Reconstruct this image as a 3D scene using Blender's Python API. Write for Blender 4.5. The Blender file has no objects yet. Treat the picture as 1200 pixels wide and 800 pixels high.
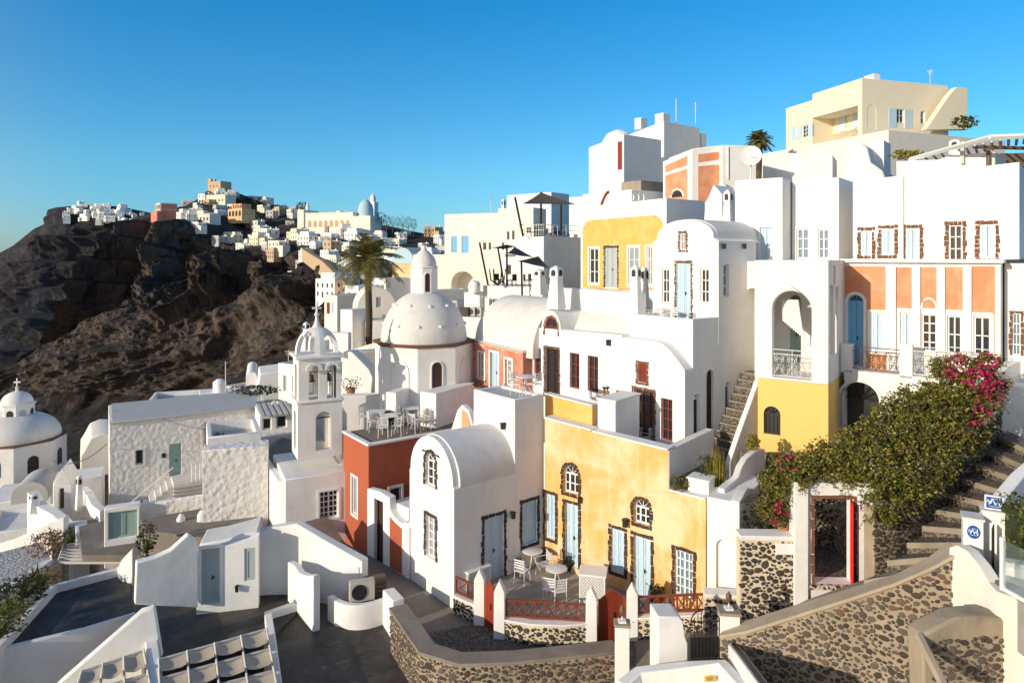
import bpy, bmesh, math, random
from mathutils import Vector, Matrix, noise
from mathutils.geometry import tessellate_polygon
from math import sin, cos, pi, radians, atan2, hypot
random.seed(7)
SC = bpy.context.scene
COL = SC.collection
CAMZ = 12.0; F = 800.0; CX = 600.0; HY = 300.0
CAM = Vector((0, 0, CAMZ))
def T(px, py, Y):
    return Vector(((px - CX) / F * Y, Y, CAMZ + (HY - py) / F * Y))
def G(px, py, z):
    return T(px, py, F * (CAMZ - z) / (py - HY))
# ------------------------------------------------------------ materials
M = {}
def newmat(name):
    m = bpy.data.materials.new(name); m.use_nodes = True
    nt = m.node_tree; nt.nodes.clear()
    out = nt.nodes.new('ShaderNodeOutputMaterial'); b = nt.nodes.new('ShaderNodeBsdfPrincipled')
    nt.links.new(b.outputs[0], out.inputs[0])
    M[name] = m
    return m, nt, b
def N(nt, t, **kw):
    n = nt.nodes.new(t)
    for k, v in kw.items():
        if k.startswith('i_'):
            key = k[2:].replace('_', ' ')
            n.inputs[int(key) if key.isdigit() else key].default_value = v
        else: setattr(n, k, v)
    return n
def coord(nt, scale=(1, 1, 1)):
    tc = N(nt, 'ShaderNodeTexCoord'); mp = N(nt, 'ShaderNodeMapping')
    mp.inputs['Scale'].default_value = scale
    nt.links.new(tc.outputs['Object'], mp.inputs[0]); return mp.outputs[0]
def ramp(nt, src, stops):
    r = N(nt, 'ShaderNodeValToRGB'); e = r.color_ramp.elements
    while len(e) < len(stops): e.new(.5)
    for k, (p, c) in enumerate(stops):
        e[k].position = p; e[k].color = (*c, 1) if len(c) == 3 else c
    nt.links.new(src, r.inputs[0]); return r.outputs[0]
def noisen(nt, vec, scale, detail=4, rough=.55, dist=0):
    n = N(nt, 'ShaderNodeTexNoise', i_Scale=scale, i_Detail=detail, i_Roughness=rough, i_Distortion=dist)
    nt.links.new(vec, n.inputs['Vector']); return n.outputs[0]
def bump(nt, b, h, strength=.3, dist=.02):
    n = N(nt, 'ShaderNodeBump', i_Strength=strength, i_Distance=dist)
    nt.links.new(h, n.inputs['Height']); nt.links.new(n.outputs[0], b.inputs['Normal'])
def add(nt, a, b_, op='ADD', v=None):
    n = N(nt, 'ShaderNodeMath', operation=op)
    for k, s in enumerate((a, b_)):
        if hasattr(s, 'links'): nt.links.new(s, n.inputs[k])
        else: n.inputs[k].default_value = s
    return n.outputs[0]
def mix(nt, fac, c1, c2):
    n = N(nt, 'ShaderNodeMix', data_type='RGBA')
    for s, i in ((fac, 0), (c1, 6), (c2, 7)):
        if hasattr(s, 'links'): nt.links.new(s, n.inputs[i])
        else: n.inputs[i].default_value = (*s, 1) if isinstance(s, tuple) else s
    return n.outputs[2]
def plaster(name, c, c2=None, bs=.25, bd=.02, sc=3.0, stain=.5, bsc=5, rough=.85, warm=None):
    """lime plaster: hand trowelled unevenness, faint rain streaks and blotches"""
    m, nt, b = newmat(name)
    v = coord(nt); vs = coord(nt, (2.2, 2.2, .35))
    c2 = c2 or tuple(x * .82 for x in c)
    f1 = noisen(nt, v, sc * .35, 5, .6, .6)
    f2 = noisen(nt, vs, 1.6, 6, .65, .3)
    r1 = ramp(nt, f1, [(.42, (0, 0, 0)), (.68, (1, 1, 1))])
    r2 = ramp(nt, f2, [(.5, (0, 0, 0)), (.8, (1, 1, 1))])
    s = add(nt, add(nt, r1, stain, 'MULTIPLY'), add(nt, r2, stain * .8, 'MULTIPLY'))
    n = N(nt, 'ShaderNodeClamp'); nt.links.new(s, n.inputs[0])
    col = mix(nt, n.outputs[0], c, c2)
    nt.links.new(col, b.inputs['Base Color']); b.inputs['Roughness'].default_value = rough
    h = add(nt, noisen(nt, v, bsc * .35, 2, .5), add(nt, noisen(nt, v, bsc * 3, 4, .6), .18, 'MULTIPLY'))
    bump(nt, b, h, bs, bd * 2.5)
    return m
plaster('white', (.81, .79, .755), (.66, .62, .56), stain=.42, bs=.32)
plaster('white2', (.84, .82, .785), (.71, .67, .61), stain=.33, bs=.28)
plaster('roofwhite', (.72, .69, .645), (.58, .55, .51), stain=.6, bs=.3)
plaster('cream', (.80, .71, .53), (.76, .66, .48), stain=.3)
plaster('cream2', (.79, .735, .64), (.72, .66, .56), stain=.4)
plaster('ochre', (.79, .42, .10), (.84, .52, .19), stain=.7)
plaster('ochrefade', (.78, .41, .125), (.84, .585, .355), stain=1.25, sc=1.5)
plaster('yellow', (.78, .53, .16), (.74, .49, .15), stain=.3)
plaster('salmon', (.66, .25, .12), (.72, .38, .22), stain=.9)
plaster('salmonred', (.56, .17, .11), (.66, .33, .24), stain=1.0, sc=5)
plaster('terracotta', (.42, .10, .045), (.36, .085, .04), stain=.4)
plaster('tan', (.55, .40, .25), (.42, .30, .19), stain=.6)
plaster('bluepaint', (.42, .57, .64), (.38, .5, .56), stain=.3)
plaster('concrete', (.34, .28, .21), (.24, .2, .15), stain=.8)
def rubblemat(name, cols):
    m, nt, b = newmat(name); gi = N(nt, 'ShaderNodeNewGeometry'); v = coord(nt)
    c = ramp(nt, gi.outputs['Random Per Island'], [(k / max(1, len(cols) - 1), cc) for k, cc in enumerate(cols)])
    f = noisen(nt, v, 28, 5, .65); nt.links.new(mix(nt, add(nt, f, .75, 'MULTIPLY'), c, tuple(x * .35 for x in cols[0])), b.inputs['Base Color'])
    b.inputs['Roughness'].default_value = .92; bump(nt, b, f, .6, .02)
rubblemat('rubble', [(.07, .055, .045), (.14, .10, .07), (.05, .043, .04), (.24, .11, .07), (.17, .15, .125), (.08, .06, .05), (.22, .175, .13), (.06, .05, .045)])
rubblemat('rubbledark', [(.055, .04, .03), (.12, .078, .05), (.045, .038, .034), (.09, .065, .045), (.13, .10, .075)])
plaster('mortar', (.36, .29, .20), (.26, .21, .145), stain=.9, bs=.7, bd=.03)
plaster('mortarlight', (.70, .60, .43), (.56, .48, .35), stain=.8, bs=.6, bd=.03)
plaster('coping', (.26, .215, .17), (.17, .14, .115), stain=.8, bs=.4)
plaster('sandcoping', (.42, .34, .24), (.33, .26, .18), stain=.8, bs=.4)
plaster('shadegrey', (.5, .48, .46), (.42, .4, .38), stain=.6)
plaster('darkfloor', (.026, .022, .020), (.085, .068, .055), stain=1.0, bs=.12, rough=.62, sc=1.6)
plaster('tilefloor', (.36, .33, .29), (.27, .25, .22), stain=.8, bs=.1)
plaster('brownfloor', (.22, .185, .15), (.16, .135, .11), stain=.8, bs=.2)
def lumpy():
    m, nt, b = newmat('lumpywhite')
    v = coord(nt)
    n1 = noisen(nt, v, 3.6, 5, .6, .4); vo = N(nt, 'ShaderNodeTexVoronoi', feature='SMOOTH_F1', i_Scale=4.6, i_Smoothness=.8)
    nt.links.new(v, vo.inputs['Vector'])
    h = add(nt, n1, add(nt, vo.outputs['Distance'], -.8, 'MULTIPLY'))
    nt.links.new(mix(nt, n1, (.80, .77, .73), (.70, .66, .61)), b.inputs['Base Color'])
    b.inputs['Roughness'].default_value = .9
    bump(nt, b, h, .6, .11)
lumpy()
def stone(name, sc, mort, mw, cols, bd=.05, rnd=1.0, warp=.12):
    m, nt, b = newmat(name)
    v = coord(nt)
    nz = N(nt, 'ShaderNodeTexNoise', i_Scale=sc * .9, i_Detail=2.0); nt.links.new(v, nz.inputs['Vector'])
    vm = N(nt, 'ShaderNodeVectorMath', operation='SCALE'); vm.inputs['Scale'].default_value = warp; nt.links.new(nz.outputs['Color'], vm.inputs[0])
    va = N(nt, 'ShaderNodeVectorMath', operation='ADD'); nt.links.new(v, va.inputs[0]); nt.links.new(vm.outputs[0], va.inputs[1])
    e = N(nt, 'ShaderNodeTexVoronoi', feature='DISTANCE_TO_EDGE', i_Scale=sc, i_Randomness=rnd)
    c = N(nt, 'ShaderNodeTexVoronoi', feature='F1', i_Scale=sc, i_Randomness=rnd)
    nt.links.new(va.outputs[0], e.inputs['Vector']); nt.links.new(va.outputs[0], c.inputs['Vector'])
    sep = N(nt, 'ShaderNodeSeparateColor'); nt.links.new(c.outputs['Color'], sep.inputs[0])
    thr = add(nt, add(nt, add(nt, sep.outputs[1], mw * 2.3, 'MULTIPLY'), mw * .25), add(nt, noisen(nt, v, sc * 3, 3), mw * .5, 'MULTIPLY'))
    d = add(nt, e.outputs['Distance'], thr, 'SUBTRACT')
    mask = ramp(nt, d, [(.0, (0, 0, 0)), (.05, (1, 1, 1))])
    scol = ramp(nt, sep.outputs[0], [(k / max(1, len(cols) - 1), cc) for k, cc in enumerate(cols)])
    fine = noisen(nt, v, sc * 9, 4, .6)
    scol2 = mix(nt, add(nt, fine, .6, 'MULTIPLY'), scol, tuple(x * .4 for x in cols[0]))
    mcol = mix(nt, noisen(nt, v, 4, 4), mort, tuple(x * .72 for x in mort))
    nt.links.new(mix(nt, mask, mcol, scol2), b.inputs['Base Color'])
    b.inputs['Roughness'].default_value = .9
    h = add(nt, ramp(nt, d, [(.0, (0, 0, 0)), (.12, (1, 1, 1))]), add(nt, fine, .35, 'MULTIPLY'))
    bump(nt, b, h, .8, bd)
stone('stonewall', 6.2, (.40, .325, .225), .078, [(.055, .042, .034), (.12, .085, .06), (.06, .05, .045), (.20, .09, .055), (.13, .115, .095), (.19, .15, .11)], warp=.2)
stone('stonebright', 6.0, (.72, .62, .44), .07, [(.05, .035, .026), (.10, .065, .042), (.07, .05, .036)])
stone('stonedry', 6.0, (.40, .33, .23), .05, [(.09, .07, .05), (.14, .11, .075), (.07, .055, .04)], bd=.09)
stone('cobble', 9, (.20, .17, .14), .05, [(.05, .045, .04), (.09, .08, .07), (.06, .05, .042)], bd=.02)
stone('stepstone', 7, (.24, .20, .15), .05, [(.07, .06, .05), (.12, .10, .08), (.09, .08, .065)], bd=.03)
stone('pebblewhite', 5, (.45, .43, .40), .05, [(.75, .73, .70), (.62, .6, .57), (.7, .68, .66)], bd=.05)
def flat(name, c, rough=.6, metal=0, var=.15, sc=6, emit=None, streak=False):
    m, nt, b = newmat(name)
    v = coord(nt, (1, 1, .15) if streak else (1, 1, 1))
    f = noisen(nt, v, sc, 4)
    nt.links.new(mix(nt, f, tuple(min(1, x * (1 + var)) for x in c), tuple(x * (1 - var) for x in c)), b.inputs['Base Color'])
    b.inputs['Roughness'].default_value = rough; b.inputs['Metallic'].default_value = metal
    bump(nt, b, f, .1, .01)
    return m
flat('blueshutter', (.48, .62, .72), .55, var=.08, streak=True)
flat('brightblue', (.16, .42, .68), .55, var=.1)
flat('greyshutter', (.42, .46, .46), .6, var=.1, streak=True)
flat('mint', (.30, .42, .38), .6, var=.12, streak=True)
flat('redwood', (.20, .038, .018), .45, var=.35, streak=True)
flat('darkwood', (.05, .02, .012), .5, var=.3, streak=True)
flat('gatered', (.26, .035, .012), .5, var=.2, streak=True)
flat('brightred', (.85, .012, .008), .5, var=.05)
flat('whitepaint', (.80, .79, .76), .5, var=.04)
flat('whitemetal', (.72, .71, .69), .4, var=.06)
flat('darkmetal', (.035, .032, .03), .45, .6)
flat('rustmetal', (.16, .09, .06), .6, .3)
flat('brownstone', (.17, .075, .04), .9, var=.55, sc=9)
flat('darkstone', (.055, .035, .024), .9, var=.6, sc=9)
flat('sail', (.055, .042, .038), .8)
flat('fabric', (.52, .42, .30), .85, var=.12, sc=2)
flat('pergolawood', (.58, .54, .48), .8, var=.12)
flat('brownwood', (.16, .10, .06), .8)
flat('palmtrunk', (.10, .07, .045), .95, var=.6, sc=12)
flat('bark', (.14, .10, .07), .9, var=.4)
flat('signblue', (.012, .08, .33), .35, var=.05)
flat('signwhite', (.85, .86, .88), .4, var=.02)
flat('plaqueyellow', (.55, .36, .07), .4)
flat('pot', (.38, .15, .07), .8)
flat('black', (.012, .011, .011), .5)
flat('interior', (.014, .012, .011), .6)
flat('acgrey', (.45, .42, .36), .5)
def glassm(name, c):
    m, nt, b = newmat(name)
    v = coord(nt); f = noisen(nt, v, 1.4, 2)
    nt.links.new(mix(nt, f, c, tuple(x * .4 for x in c)), b.inputs['Base Color'])
    b.inputs['Roughness'].default_value = .08; b.inputs['IOR'].default_value = 1.5
glassm('glass', (.045, .05, .058)); glassm('blueglass', (.22, .33, .45)); glassm('paleglass', (.42, .50, .55))
def clear():
    m, nt, b = newmat('clearglass')
    b.inputs['Base Color'].default_value = (.75, .9, .88, 1); b.inputs['Roughness'].default_value = .03
    b.inputs['Transmission Weight'].default_value = .9; b.inputs['Alpha'].default_value = .45
clear()
def leaf(name, cols, rough=.55):
    m, nt, b = newmat(name)
    v = coord(nt); n1 = N(nt, 'ShaderNodeTexWhiteNoise', noise_dimensions='3D')
    sn = N(nt, 'ShaderNodeVectorMath', operation='SNAP'); sn.inputs[1].default_value = (.09, .09, .09)
    nt.links.new(v, sn.inputs[0]); nt.links.new(sn.outputs[0], n1.inputs[0])
    nt.links.new(ramp(nt, n1.outputs[0], [(k / (len(cols) - 1), c) for k, c in enumerate(cols)]), b.inputs['Base Color'])
    b.inputs['Roughness'].default_value = rough
    nt.nodes.remove(nt.nodes[0]) if False else None
    tr = N(nt, 'ShaderNodeBsdfTranslucent'); nt.links.new(b.inputs['Base Color'].links[0].from_socket, tr.inputs[0])
    ms = N(nt, 'ShaderNodeMixShader'); ms.inputs[0].default_value = .3
    nt.links.new(b.outputs[0], ms.inputs[1]); nt.links.new(tr.outputs[0], ms.inputs[2])
    nt.links.new(ms.outputs[0], [n for n in nt.nodes if n.type == 'OUTPUT_MATERIAL'][0].inputs[0])
leaf('leafgreen', [(.03, .05, .010), (.10, .125, .02), (.19, .19, .03), (.05, .07, .015), (.24, .20, .04)])
leaf('leafdark', [(.02, .035, .012), (.05, .07, .018), (.035, .05, .018)])
leaf('leafyellow', [(.26, .24, .03), (.40, .32, .05), (.16, .17, .02)])
leaf('palmleaf', [(.10, .11, .025), (.20, .19, .045), (.30, .25, .08), (.08, .09, .03)])
leaf('magenta', [(.50, .012, .10), (.70, .03, .17), (.34, .008, .06)])
leaf('rustleaf', [(.20, .07, .03), (.32, .13, .05), (.12, .06, .025)])
leaf('drygrass', [(.20, .15, .06), (.30, .22, .09), (.12, .11, .04)])
def rock(name, cols, sc, haze=None, strata=.02):
    m, nt, b = newmat(name)
    v = coord(nt); vs = coord(nt, (.35, .35, 1.6))
    f = noisen(nt, v, sc, 8, .65, .8); s = noisen(nt, vs, strata, 6, .6, 1.0)
    c = ramp(nt, f, [(.34, cols[0]), (.48, cols[1]), (.60, cols[2]), (.72, cols[3])])
    c2 = ramp(nt, s, [(.50, (0, 0, 0)), (.68, (1, 1, 1))])
    col = mix(nt, add(nt, c2, .55, 'MULTIPLY'), c, cols[4])
    f2 = noisen(nt, v, sc * .18, 5, .6)
    col = mix(nt, ramp(nt, f2, [(.5, (0, 0, 0)), (.62, (1, 1, 1))]), col, cols[5])
    gn = N(nt, 'ShaderNodeNewGeometry'); sz = N(nt, 'ShaderNodeSeparateXYZ'); nt.links.new(gn.outputs['Normal'], sz.inputs[0])
    steep = ramp(nt, sz.outputs[2], [(.25, (1, 1, 1)), (.62, (0, 0, 0))])
    f3 = noisen(nt, coord(nt, (1, 1, .25)), sc * .6, 7, .7, .5)
    rk = ramp(nt, f3, [(.38, cols[1]), (.52, cols[3]), (.62, cols[4]), (.7, cols[2])])
    col = mix(nt, add(nt, steep, .8, 'MULTIPLY'), col, rk)
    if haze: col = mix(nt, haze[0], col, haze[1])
    nt.links.new(col, b.inputs['Base Color']); b.inputs['Roughness'].default_value = 1
    bump(nt, b, noisen(nt, v, sc * 3, 10, .75), 1.0, .35 / sc)
rock('cliff', [(.010, .0085, .0085), (.023, .018, .016), (.044, .034, .028), (.16, .125, .105), (.12, .078, .055), (.022, .020, .014)], .2, strata=.035)
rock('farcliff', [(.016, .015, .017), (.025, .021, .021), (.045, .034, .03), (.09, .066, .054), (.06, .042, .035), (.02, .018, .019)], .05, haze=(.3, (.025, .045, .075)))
rock('earth', [(.10, .075, .05), (.16, .12, .08), (.22, .17, .12), (.28, .22, .16), (.20, .14, .09), (.10, .085, .055)], .5, strata=.2)
# ------------------------------------------------------------ object helpers
def tag(o, label=None, cat=None, group=None, kind=None):
    if label: o['label'] = label
    if cat: o['category'] = cat
    if group: o['group'] = group
    if kind: o['kind'] = kind
    return o
def empty(name, label, cat, loc, rz=0, group=None):
    o = bpy.data.objects.new(name, None); COL.objects.link(o)
    o.location = loc; o.rotation_euler = (0, 0, rz); o.empty_display_size = .2
    return tag(o, label, cat, group)
def fin(me, mats, smooth=True, ang=38):
    for m in (mats if isinstance(mats, (list, tuple)) else [mats]): me.materials.append(M[m])
    if smooth:
        me.polygons.foreach_set('use_smooth', [True] * len(me.polygons))
        me.set_sharp_from_angle(angle=radians(ang))
    me.update()
class MB:
    def __init__(s): s.v = []; s.f = []; s.m = []; s.mi = 0
    def face(s, pts):
        k = len(s.v); s.v += [tuple(p) for p in pts]; s.f.append(tuple(range(k, k + len(pts)))); s.m.append(s.mi)
    def addm(s, vs, fs):
        k = len(s.v); s.v += [tuple(p) for p in vs]
        for f in fs: s.f.append(tuple(i + k for i in f)); s.m.append(s.mi)
    def box8(s, p):   # 8 pts: bottom 4 ccw, top 4
        s.addm(p, [(3, 2, 1, 0), (4, 5, 6, 7), (0, 1, 5, 4), (1, 2, 6, 5), (2, 3, 7, 6), (3, 0, 4, 7)])
    def box(s, a, b):
        x0, y0, z0 = a; x1, y1, z1 = b
        s.box8([(x0, y0, z0), (x1, y0, z0), (x1, y1, z0), (x0, y1, z0), (x0, y0, z1), (x1, y0, z1), (x1, y1, z1), (x0, y1, z1)])
    def taper(s, c, w0, d0, w1, d1, z0, z1):
        x, y = c
        s.box8([(x - w0, y - d0, z0), (x + w0, y - d0, z0), (x + w0, y + d0, z0), (x - w0, y + d0, z0),
                (x - w1, y - d1, z1), (x + w1, y - d1, z1), (x + w1, y + d1, z1), (x - w1, y + d1, z1)])
    def fbox(s, f, u0, u1, z0, z1, d0, d1):
        s.box8([f.P(u0, z0, d0), f.P(u1, z0, d0), f.P(u1, z0, d1), f.P(u0, z0, d1),
                f.P(u0, z1, d0), f.P(u1, z1, d0), f.P(u1, z1, d1), f.P(u0, z1, d1)])
    def fprism(s, f, poly, d0, d1):
        n = len(poly); k = len(s.v)
        s.v += [tuple(f.P(u, z, d0)) for u, z in poly] + [tuple(f.P(u, z, d1)) for u, z in poly]
        tri = tessellate_polygon([[Vector((u, z, 0)) for u, z in poly]])
        for t in tri:
            s.f.append((k + t[0], k + t[1], k + t[2])); s.f.append((k + n + t[2], k + n + t[1], k + n + t[0])); s.m += [s.mi] * 2
        for i in range(n):
            j = (i + 1) % n; s.f.append((k + i, k + j, k + n + j, k + n + i)); s.m.append(s.mi)
    def fring(s, f, outer, inner, d0, d1):
        n = len(outer)
        for i in range(n):
            j = (i + 1) % n
            a, b, c, d = outer[i], outer[j], inner[j], inner[i]
            s.box8([f.P(*a, d0), f.P(*b, d0), f.P(*c, d0), f.P(*d, d0), f.P(*a, d1), f.P(*b, d1), f.P(*c, d1), f.P(*d, d1)])
    def tube(s, pts, r, n=6, r1=None, close=False):
        pts = [Vector(p) for p in pts]; m = len(pts); k0 = len(s.v)
        for i, p in enumerate(pts):
            if close: t = pts[(i + 1) % m] - pts[i - 1]
            else: t = pts[min(i + 1, m - 1)] - pts[max(i - 1, 0)]
            t = t.normalized() if t.length > 1e-9 else Vector((0, 0, 1))
            a = t.cross(Vector((0, 0, 1)) if abs(t.z) < .9 else Vector((1, 0, 0))).normalized(); b = t.cross(a)
            rr = r if r1 is None else r + (r1 - r) * i / (m - 1)
            for q in range(n):
                w = 2 * pi * q / n; s.v.append(tuple(p + a * (rr * cos(w)) + b * (rr * sin(w))))
        for i in range(m if close else m - 1):
            j = (i + 1) % m
            for q in range(n):
                q2 = (q + 1) % n
                s.f.append((k0 + i * n + q, k0 + i * n + q2, k0 + j * n + q2, k0 + j * n + q)); s.m.append(s.mi)
        if not close:
            s.f.append(tuple(k0 + q for q in range(n))[::-1]); s.f.append(tuple(k0 + (m - 1) * n + q for q in range(n))); s.m += [s.mi] * 2
    def lathe(s, c, prof, n=24, a0=0, cap=True):
        k = len(s.v); cx, cy, cz = c
        for r, z in prof:
            for q in range(n):
                w = a0 + 2 * pi * q / n; s.v.append((cx + r * cos(w), cy + r * sin(w), cz + z))
        for i in range(len(prof) - 1):
            for q in range(n):
                q2 = (q + 1) % n
                s.f.append((k + i * n + q, k + i * n + q2, k + (i + 1) * n + q2, k + (i + 1) * n + q)); s.m.append(s.mi)
        if cap:
            s.f.append(tuple(k + q for q in range(n))[::-1]); s.f.append(tuple(k + (len(prof) - 1) * n + q for q in range(n))); s.m += [s.mi] * 2
    def build(s, name, mat, parent=None, smooth=True, bevel=0, recalc=True, ang=38, merge=False):
        me = bpy.data.meshes.new(name); me.from_pydata(s.v, [], s.f)
        if max(s.m, default=0) > 0: me.polygons.foreach_set('material_index', s.m)
        if recalc:
            bm = bmesh.new(); bm.from_mesh(me)
            if merge: bmesh.ops.remove_doubles(bm, verts=bm.verts, dist=5e-4)
            bmesh.ops.recalc_face_normals(bm, faces=bm.faces); bm.to_mesh(me); bm.free()
        fin(me, mat, smooth, ang)
        o = bpy.data.objects.new(name, me); COL.objects.link(o)
        if parent: o.parent = parent
        if bevel:
            b = o.modifiers.new('bevel', 'BEVEL'); b.width = bevel; b.segments = 2; b.limit_method = 'ANGLE'; b.angle_limit = radians(40)
        return o
def archpoly(u0, u1, z0, z1, ah=None, n=12):
    """outline of an opening with an arched head, ccw from lower left"""
    r = (u1 - u0) / 2; ah = r if ah is None else ah; c = (u0 + u1) / 2; zs = z1 - ah
    return [(u0, z0), (u1, z0)] + [(c + r * cos(pi * k / n), zs + ah * sin(pi * k / n)) for k in range(n + 1)]
def inset(poly, w, wb=None):
    """shrink an opening outline toward its inside by w"""
    us = [p[0] for p in poly]; zs = [p[1] for p in poly]; cu = (min(us) + max(us)) / 2
    n = len(poly); out = []
    for i in range(n):
        p = Vector(poly[i]); a = Vector(poly[i - 1]); b = Vector(poly[(i + 1) % n])
        e1 = (p - a); e2 = (b - p)
        if e1.length < 1e-6: e1 = e2
        if e2.length < 1e-6: e2 = e1
        e1.normalize(); e2.normalize()
        n1 = Vector((-e1.y, e1.x)); n2 = Vector((-e2.y, e2.x)); m = (n1 + n2)
        m = m / max(.3, m.length_squared) * 2 if m.length > 1e-6 else n1
        out.append((p.x + m.x * w, p.y + m.y * w))
    return out
class Face:
    def __init__(s, H, lo, U, Nn):
        s.H = H; s.lo = Vector(lo); s.U = Vector(U); s.N = Vector(Nn); s.holes = []
    def P(s, u, z, d=0):
        q = s.lo + s.U * u + s.N * d; return Vector((q.x, q.y, z))
    def uv(s, px, py):
        H = s.H; R = H.R
        o = R @ Vector((*s.lo, 0)) + H.o; U = R @ Vector((*s.U, 0)); Nn = R @ Vector((*s.N, 0))
        r = Vector(((px - CX) / F, 1, (HY - py) / F)); t = (o - CAM).dot(Nn) / r.dot(Nn)
        p = CAM + r * t; return ((p - o).dot(U), p.z - H.o.z)
    def rect(s, r):
        l, t, rr, b = r; pc = (l + rr) / 2; qc = (t + b) / 2
        a, c = s.uv(l, qc)[0], s.uv(rr, qc)[0]
        return min(a, c), max(a, c), s.uv(pc, b)[1], s.uv(pc, t)[1]
class House:
    def __init__(s, name, label, cat, px, Y, alpha, zb, group=None, x=None):
        s.a = radians(alpha); s.o = Vector(((px - CX) / F * Y, Y, zb)) if x is None else Vector((x, Y, zb))
        s.R = Matrix.Rotation(s.a - pi / 2, 3, 'Z')
        s.root = empty(name, label, cat, s.o, s.a - pi / 2, group) if name else None
    def front(s, off=0): return Face(s, (0, off), (1, 0), (0, -1))
    def right(s, off=0): return Face(s, (off, 0), (0, 1), (1, 0))
    def left(s, off=0): return Face(s, (off, 0), (0, 1), (-1, 0))
    def back(s, off=0): return Face(s, (0, off), (1, 0), (0, 1))
    def W(s, p): return s.o + s.R @ Vector(p)
    def sz(s, px, py, f=None):
        return (f or s.front()).uv(px, py)[1]
def tess(mb, f, outline, holes, mkhole=True, depth=.16, off=0, capped=True):
    loops = [[Vector((u, z, 0)) for u, z in outline]] + [[Vector((u, z, 0)) for u, z in h] for h in holes]
    flatl = [p for l in loops for p in l]
    pts = [f.P(p.x, p.y, off) for p in flatl]
    mb.addm(pts, [tuple(t) for t in tessellate_polygon(loops)])
    for h in holes:
        n = len(h)
        for i in range(n):
            j = (i + 1) % n
            mb.face([f.P(*h[i], off), f.P(*h[j], off), f.P(*h[j], off - depth), f.P(*h[i], off - depth)])
        if not capped: continue
        tri = tessellate_polygon([[Vector((u, z, 0)) for u, z in h]])
        mb.addm([f.P(u, z, off - depth) for u, z in h], [tuple(t) for t in tri])
def body(H, x0, x1, y0, y1, z0, z1, f=None, r=None, l=None, outline=None, parapet=0, pw=.22, mat='white', floor='roofwhite', name='wall', depth=.25, bevel=.035, parent=None, floorname='roof'):
    parent = parent or H.root
    F0 = f or H.front(y0); FR = r or H.right(x1); FL = l or H.left(x0)
    mb = MB(); rectp = outline is None
    ol = outline or [(x0, z0), (x1, z0), (x1, z1), (x0, z1)]
    tess(mb, F0, ol, F0.holes, depth=depth)
    Bk = H.back(y1); tess(mb, Bk, ol, [])
    n = len(ol)
    for i in range(n):
        a = ol[i]; b = ol[(i + 1) % n]
        if abs(a[0] - b[0]) < 1e-6 and abs(a[0] - x1) < 1e-4 and FR.holes:
            tess(mb, FR, [(y0, min(a[1], b[1])), (y1, min(a[1], b[1])), (y1, max(a[1], b[1])), (y0, max(a[1], b[1]))], FR.holes, depth=depth)
        elif abs(a[0] - b[0]) < 1e-6 and abs(a[0] - x0) < 1e-4 and FL.holes:
            tess(mb, FL, [(y0, min(a[1], b[1])), (y1, min(a[1], b[1])), (y1, max(a[1], b[1])), (y0, max(a[1], b[1]))], FL.holes, depth=depth)
        elif rectp and parapet and i == 2:
            w = pw; zt = z1; zf = z1 - parapet
            O = [(x0, y0), (x1, y0), (x1, y1), (x0, y1)]; I = [(x0 + w, y0 + w), (x1 - w, y0 + w), (x1 - w, y1 - w), (x0 + w, y1 - w)]
            for k in range(4):
                k2 = (k + 1) % 4
                mb.face([(*O[k], zt), (*O[k2], zt), (*I[k2], zt), (*I[k], zt)])
                mb.face([(*I[k], zt), (*I[k2], zt), (*I[k2], zf), (*I[k], zf)])
            mb.face([(*p, zf) for p in I])
        else:
            mb.face([(a[0], y0, a[1]), (b[0], y0, b[1]), (b[0], y1, b[1]), (a[0], y1, a[1])])
    o = mb.build(name, mat, parent, bevel=bevel, merge=True, ang=30)
    if rectp and parapet and floor:
        m2 = MB(); w = pw + .01; m2.box((x0 + w, y0 + w, z1 - parapet + .004), (x1 - w, y1 - w, z1 - parapet + .03)); m2.build(floorname, floor, parent)
    return o
def barrel(H, x0, x1, y0, y1, zs, rise, mat='roofwhite', name='roof', n=20, axis='y', parent=None, end=False):
    mb = MB(); c = []
    for k in range(n + 1):
        w = pi * k / n
        if axis == 'y': c.append(((x0 + x1) / 2 - (x1 - x0) / 2 * cos(w), zs + rise * sin(w)))
        else: c.append(((y0 + y1) / 2 - (y1 - y0) / 2 * cos(w), zs + rise * sin(w)))
    poly = [(c[0][0], zs - .3)] + c + [(c[-1][0], zs - .3)]
    f = Face(H, (0, 0), (1, 0), (0, 1)) if axis == 'y' else Face(H, (0, 0), (0, 1), (1, 0))
    if axis == 'y': mb.fprism(f, poly, y0, y1)
    else: mb.fprism(f, poly, x0, x1)
    return mb.build(name, mat, parent or H.root, ang=50, bevel=.03)
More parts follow.
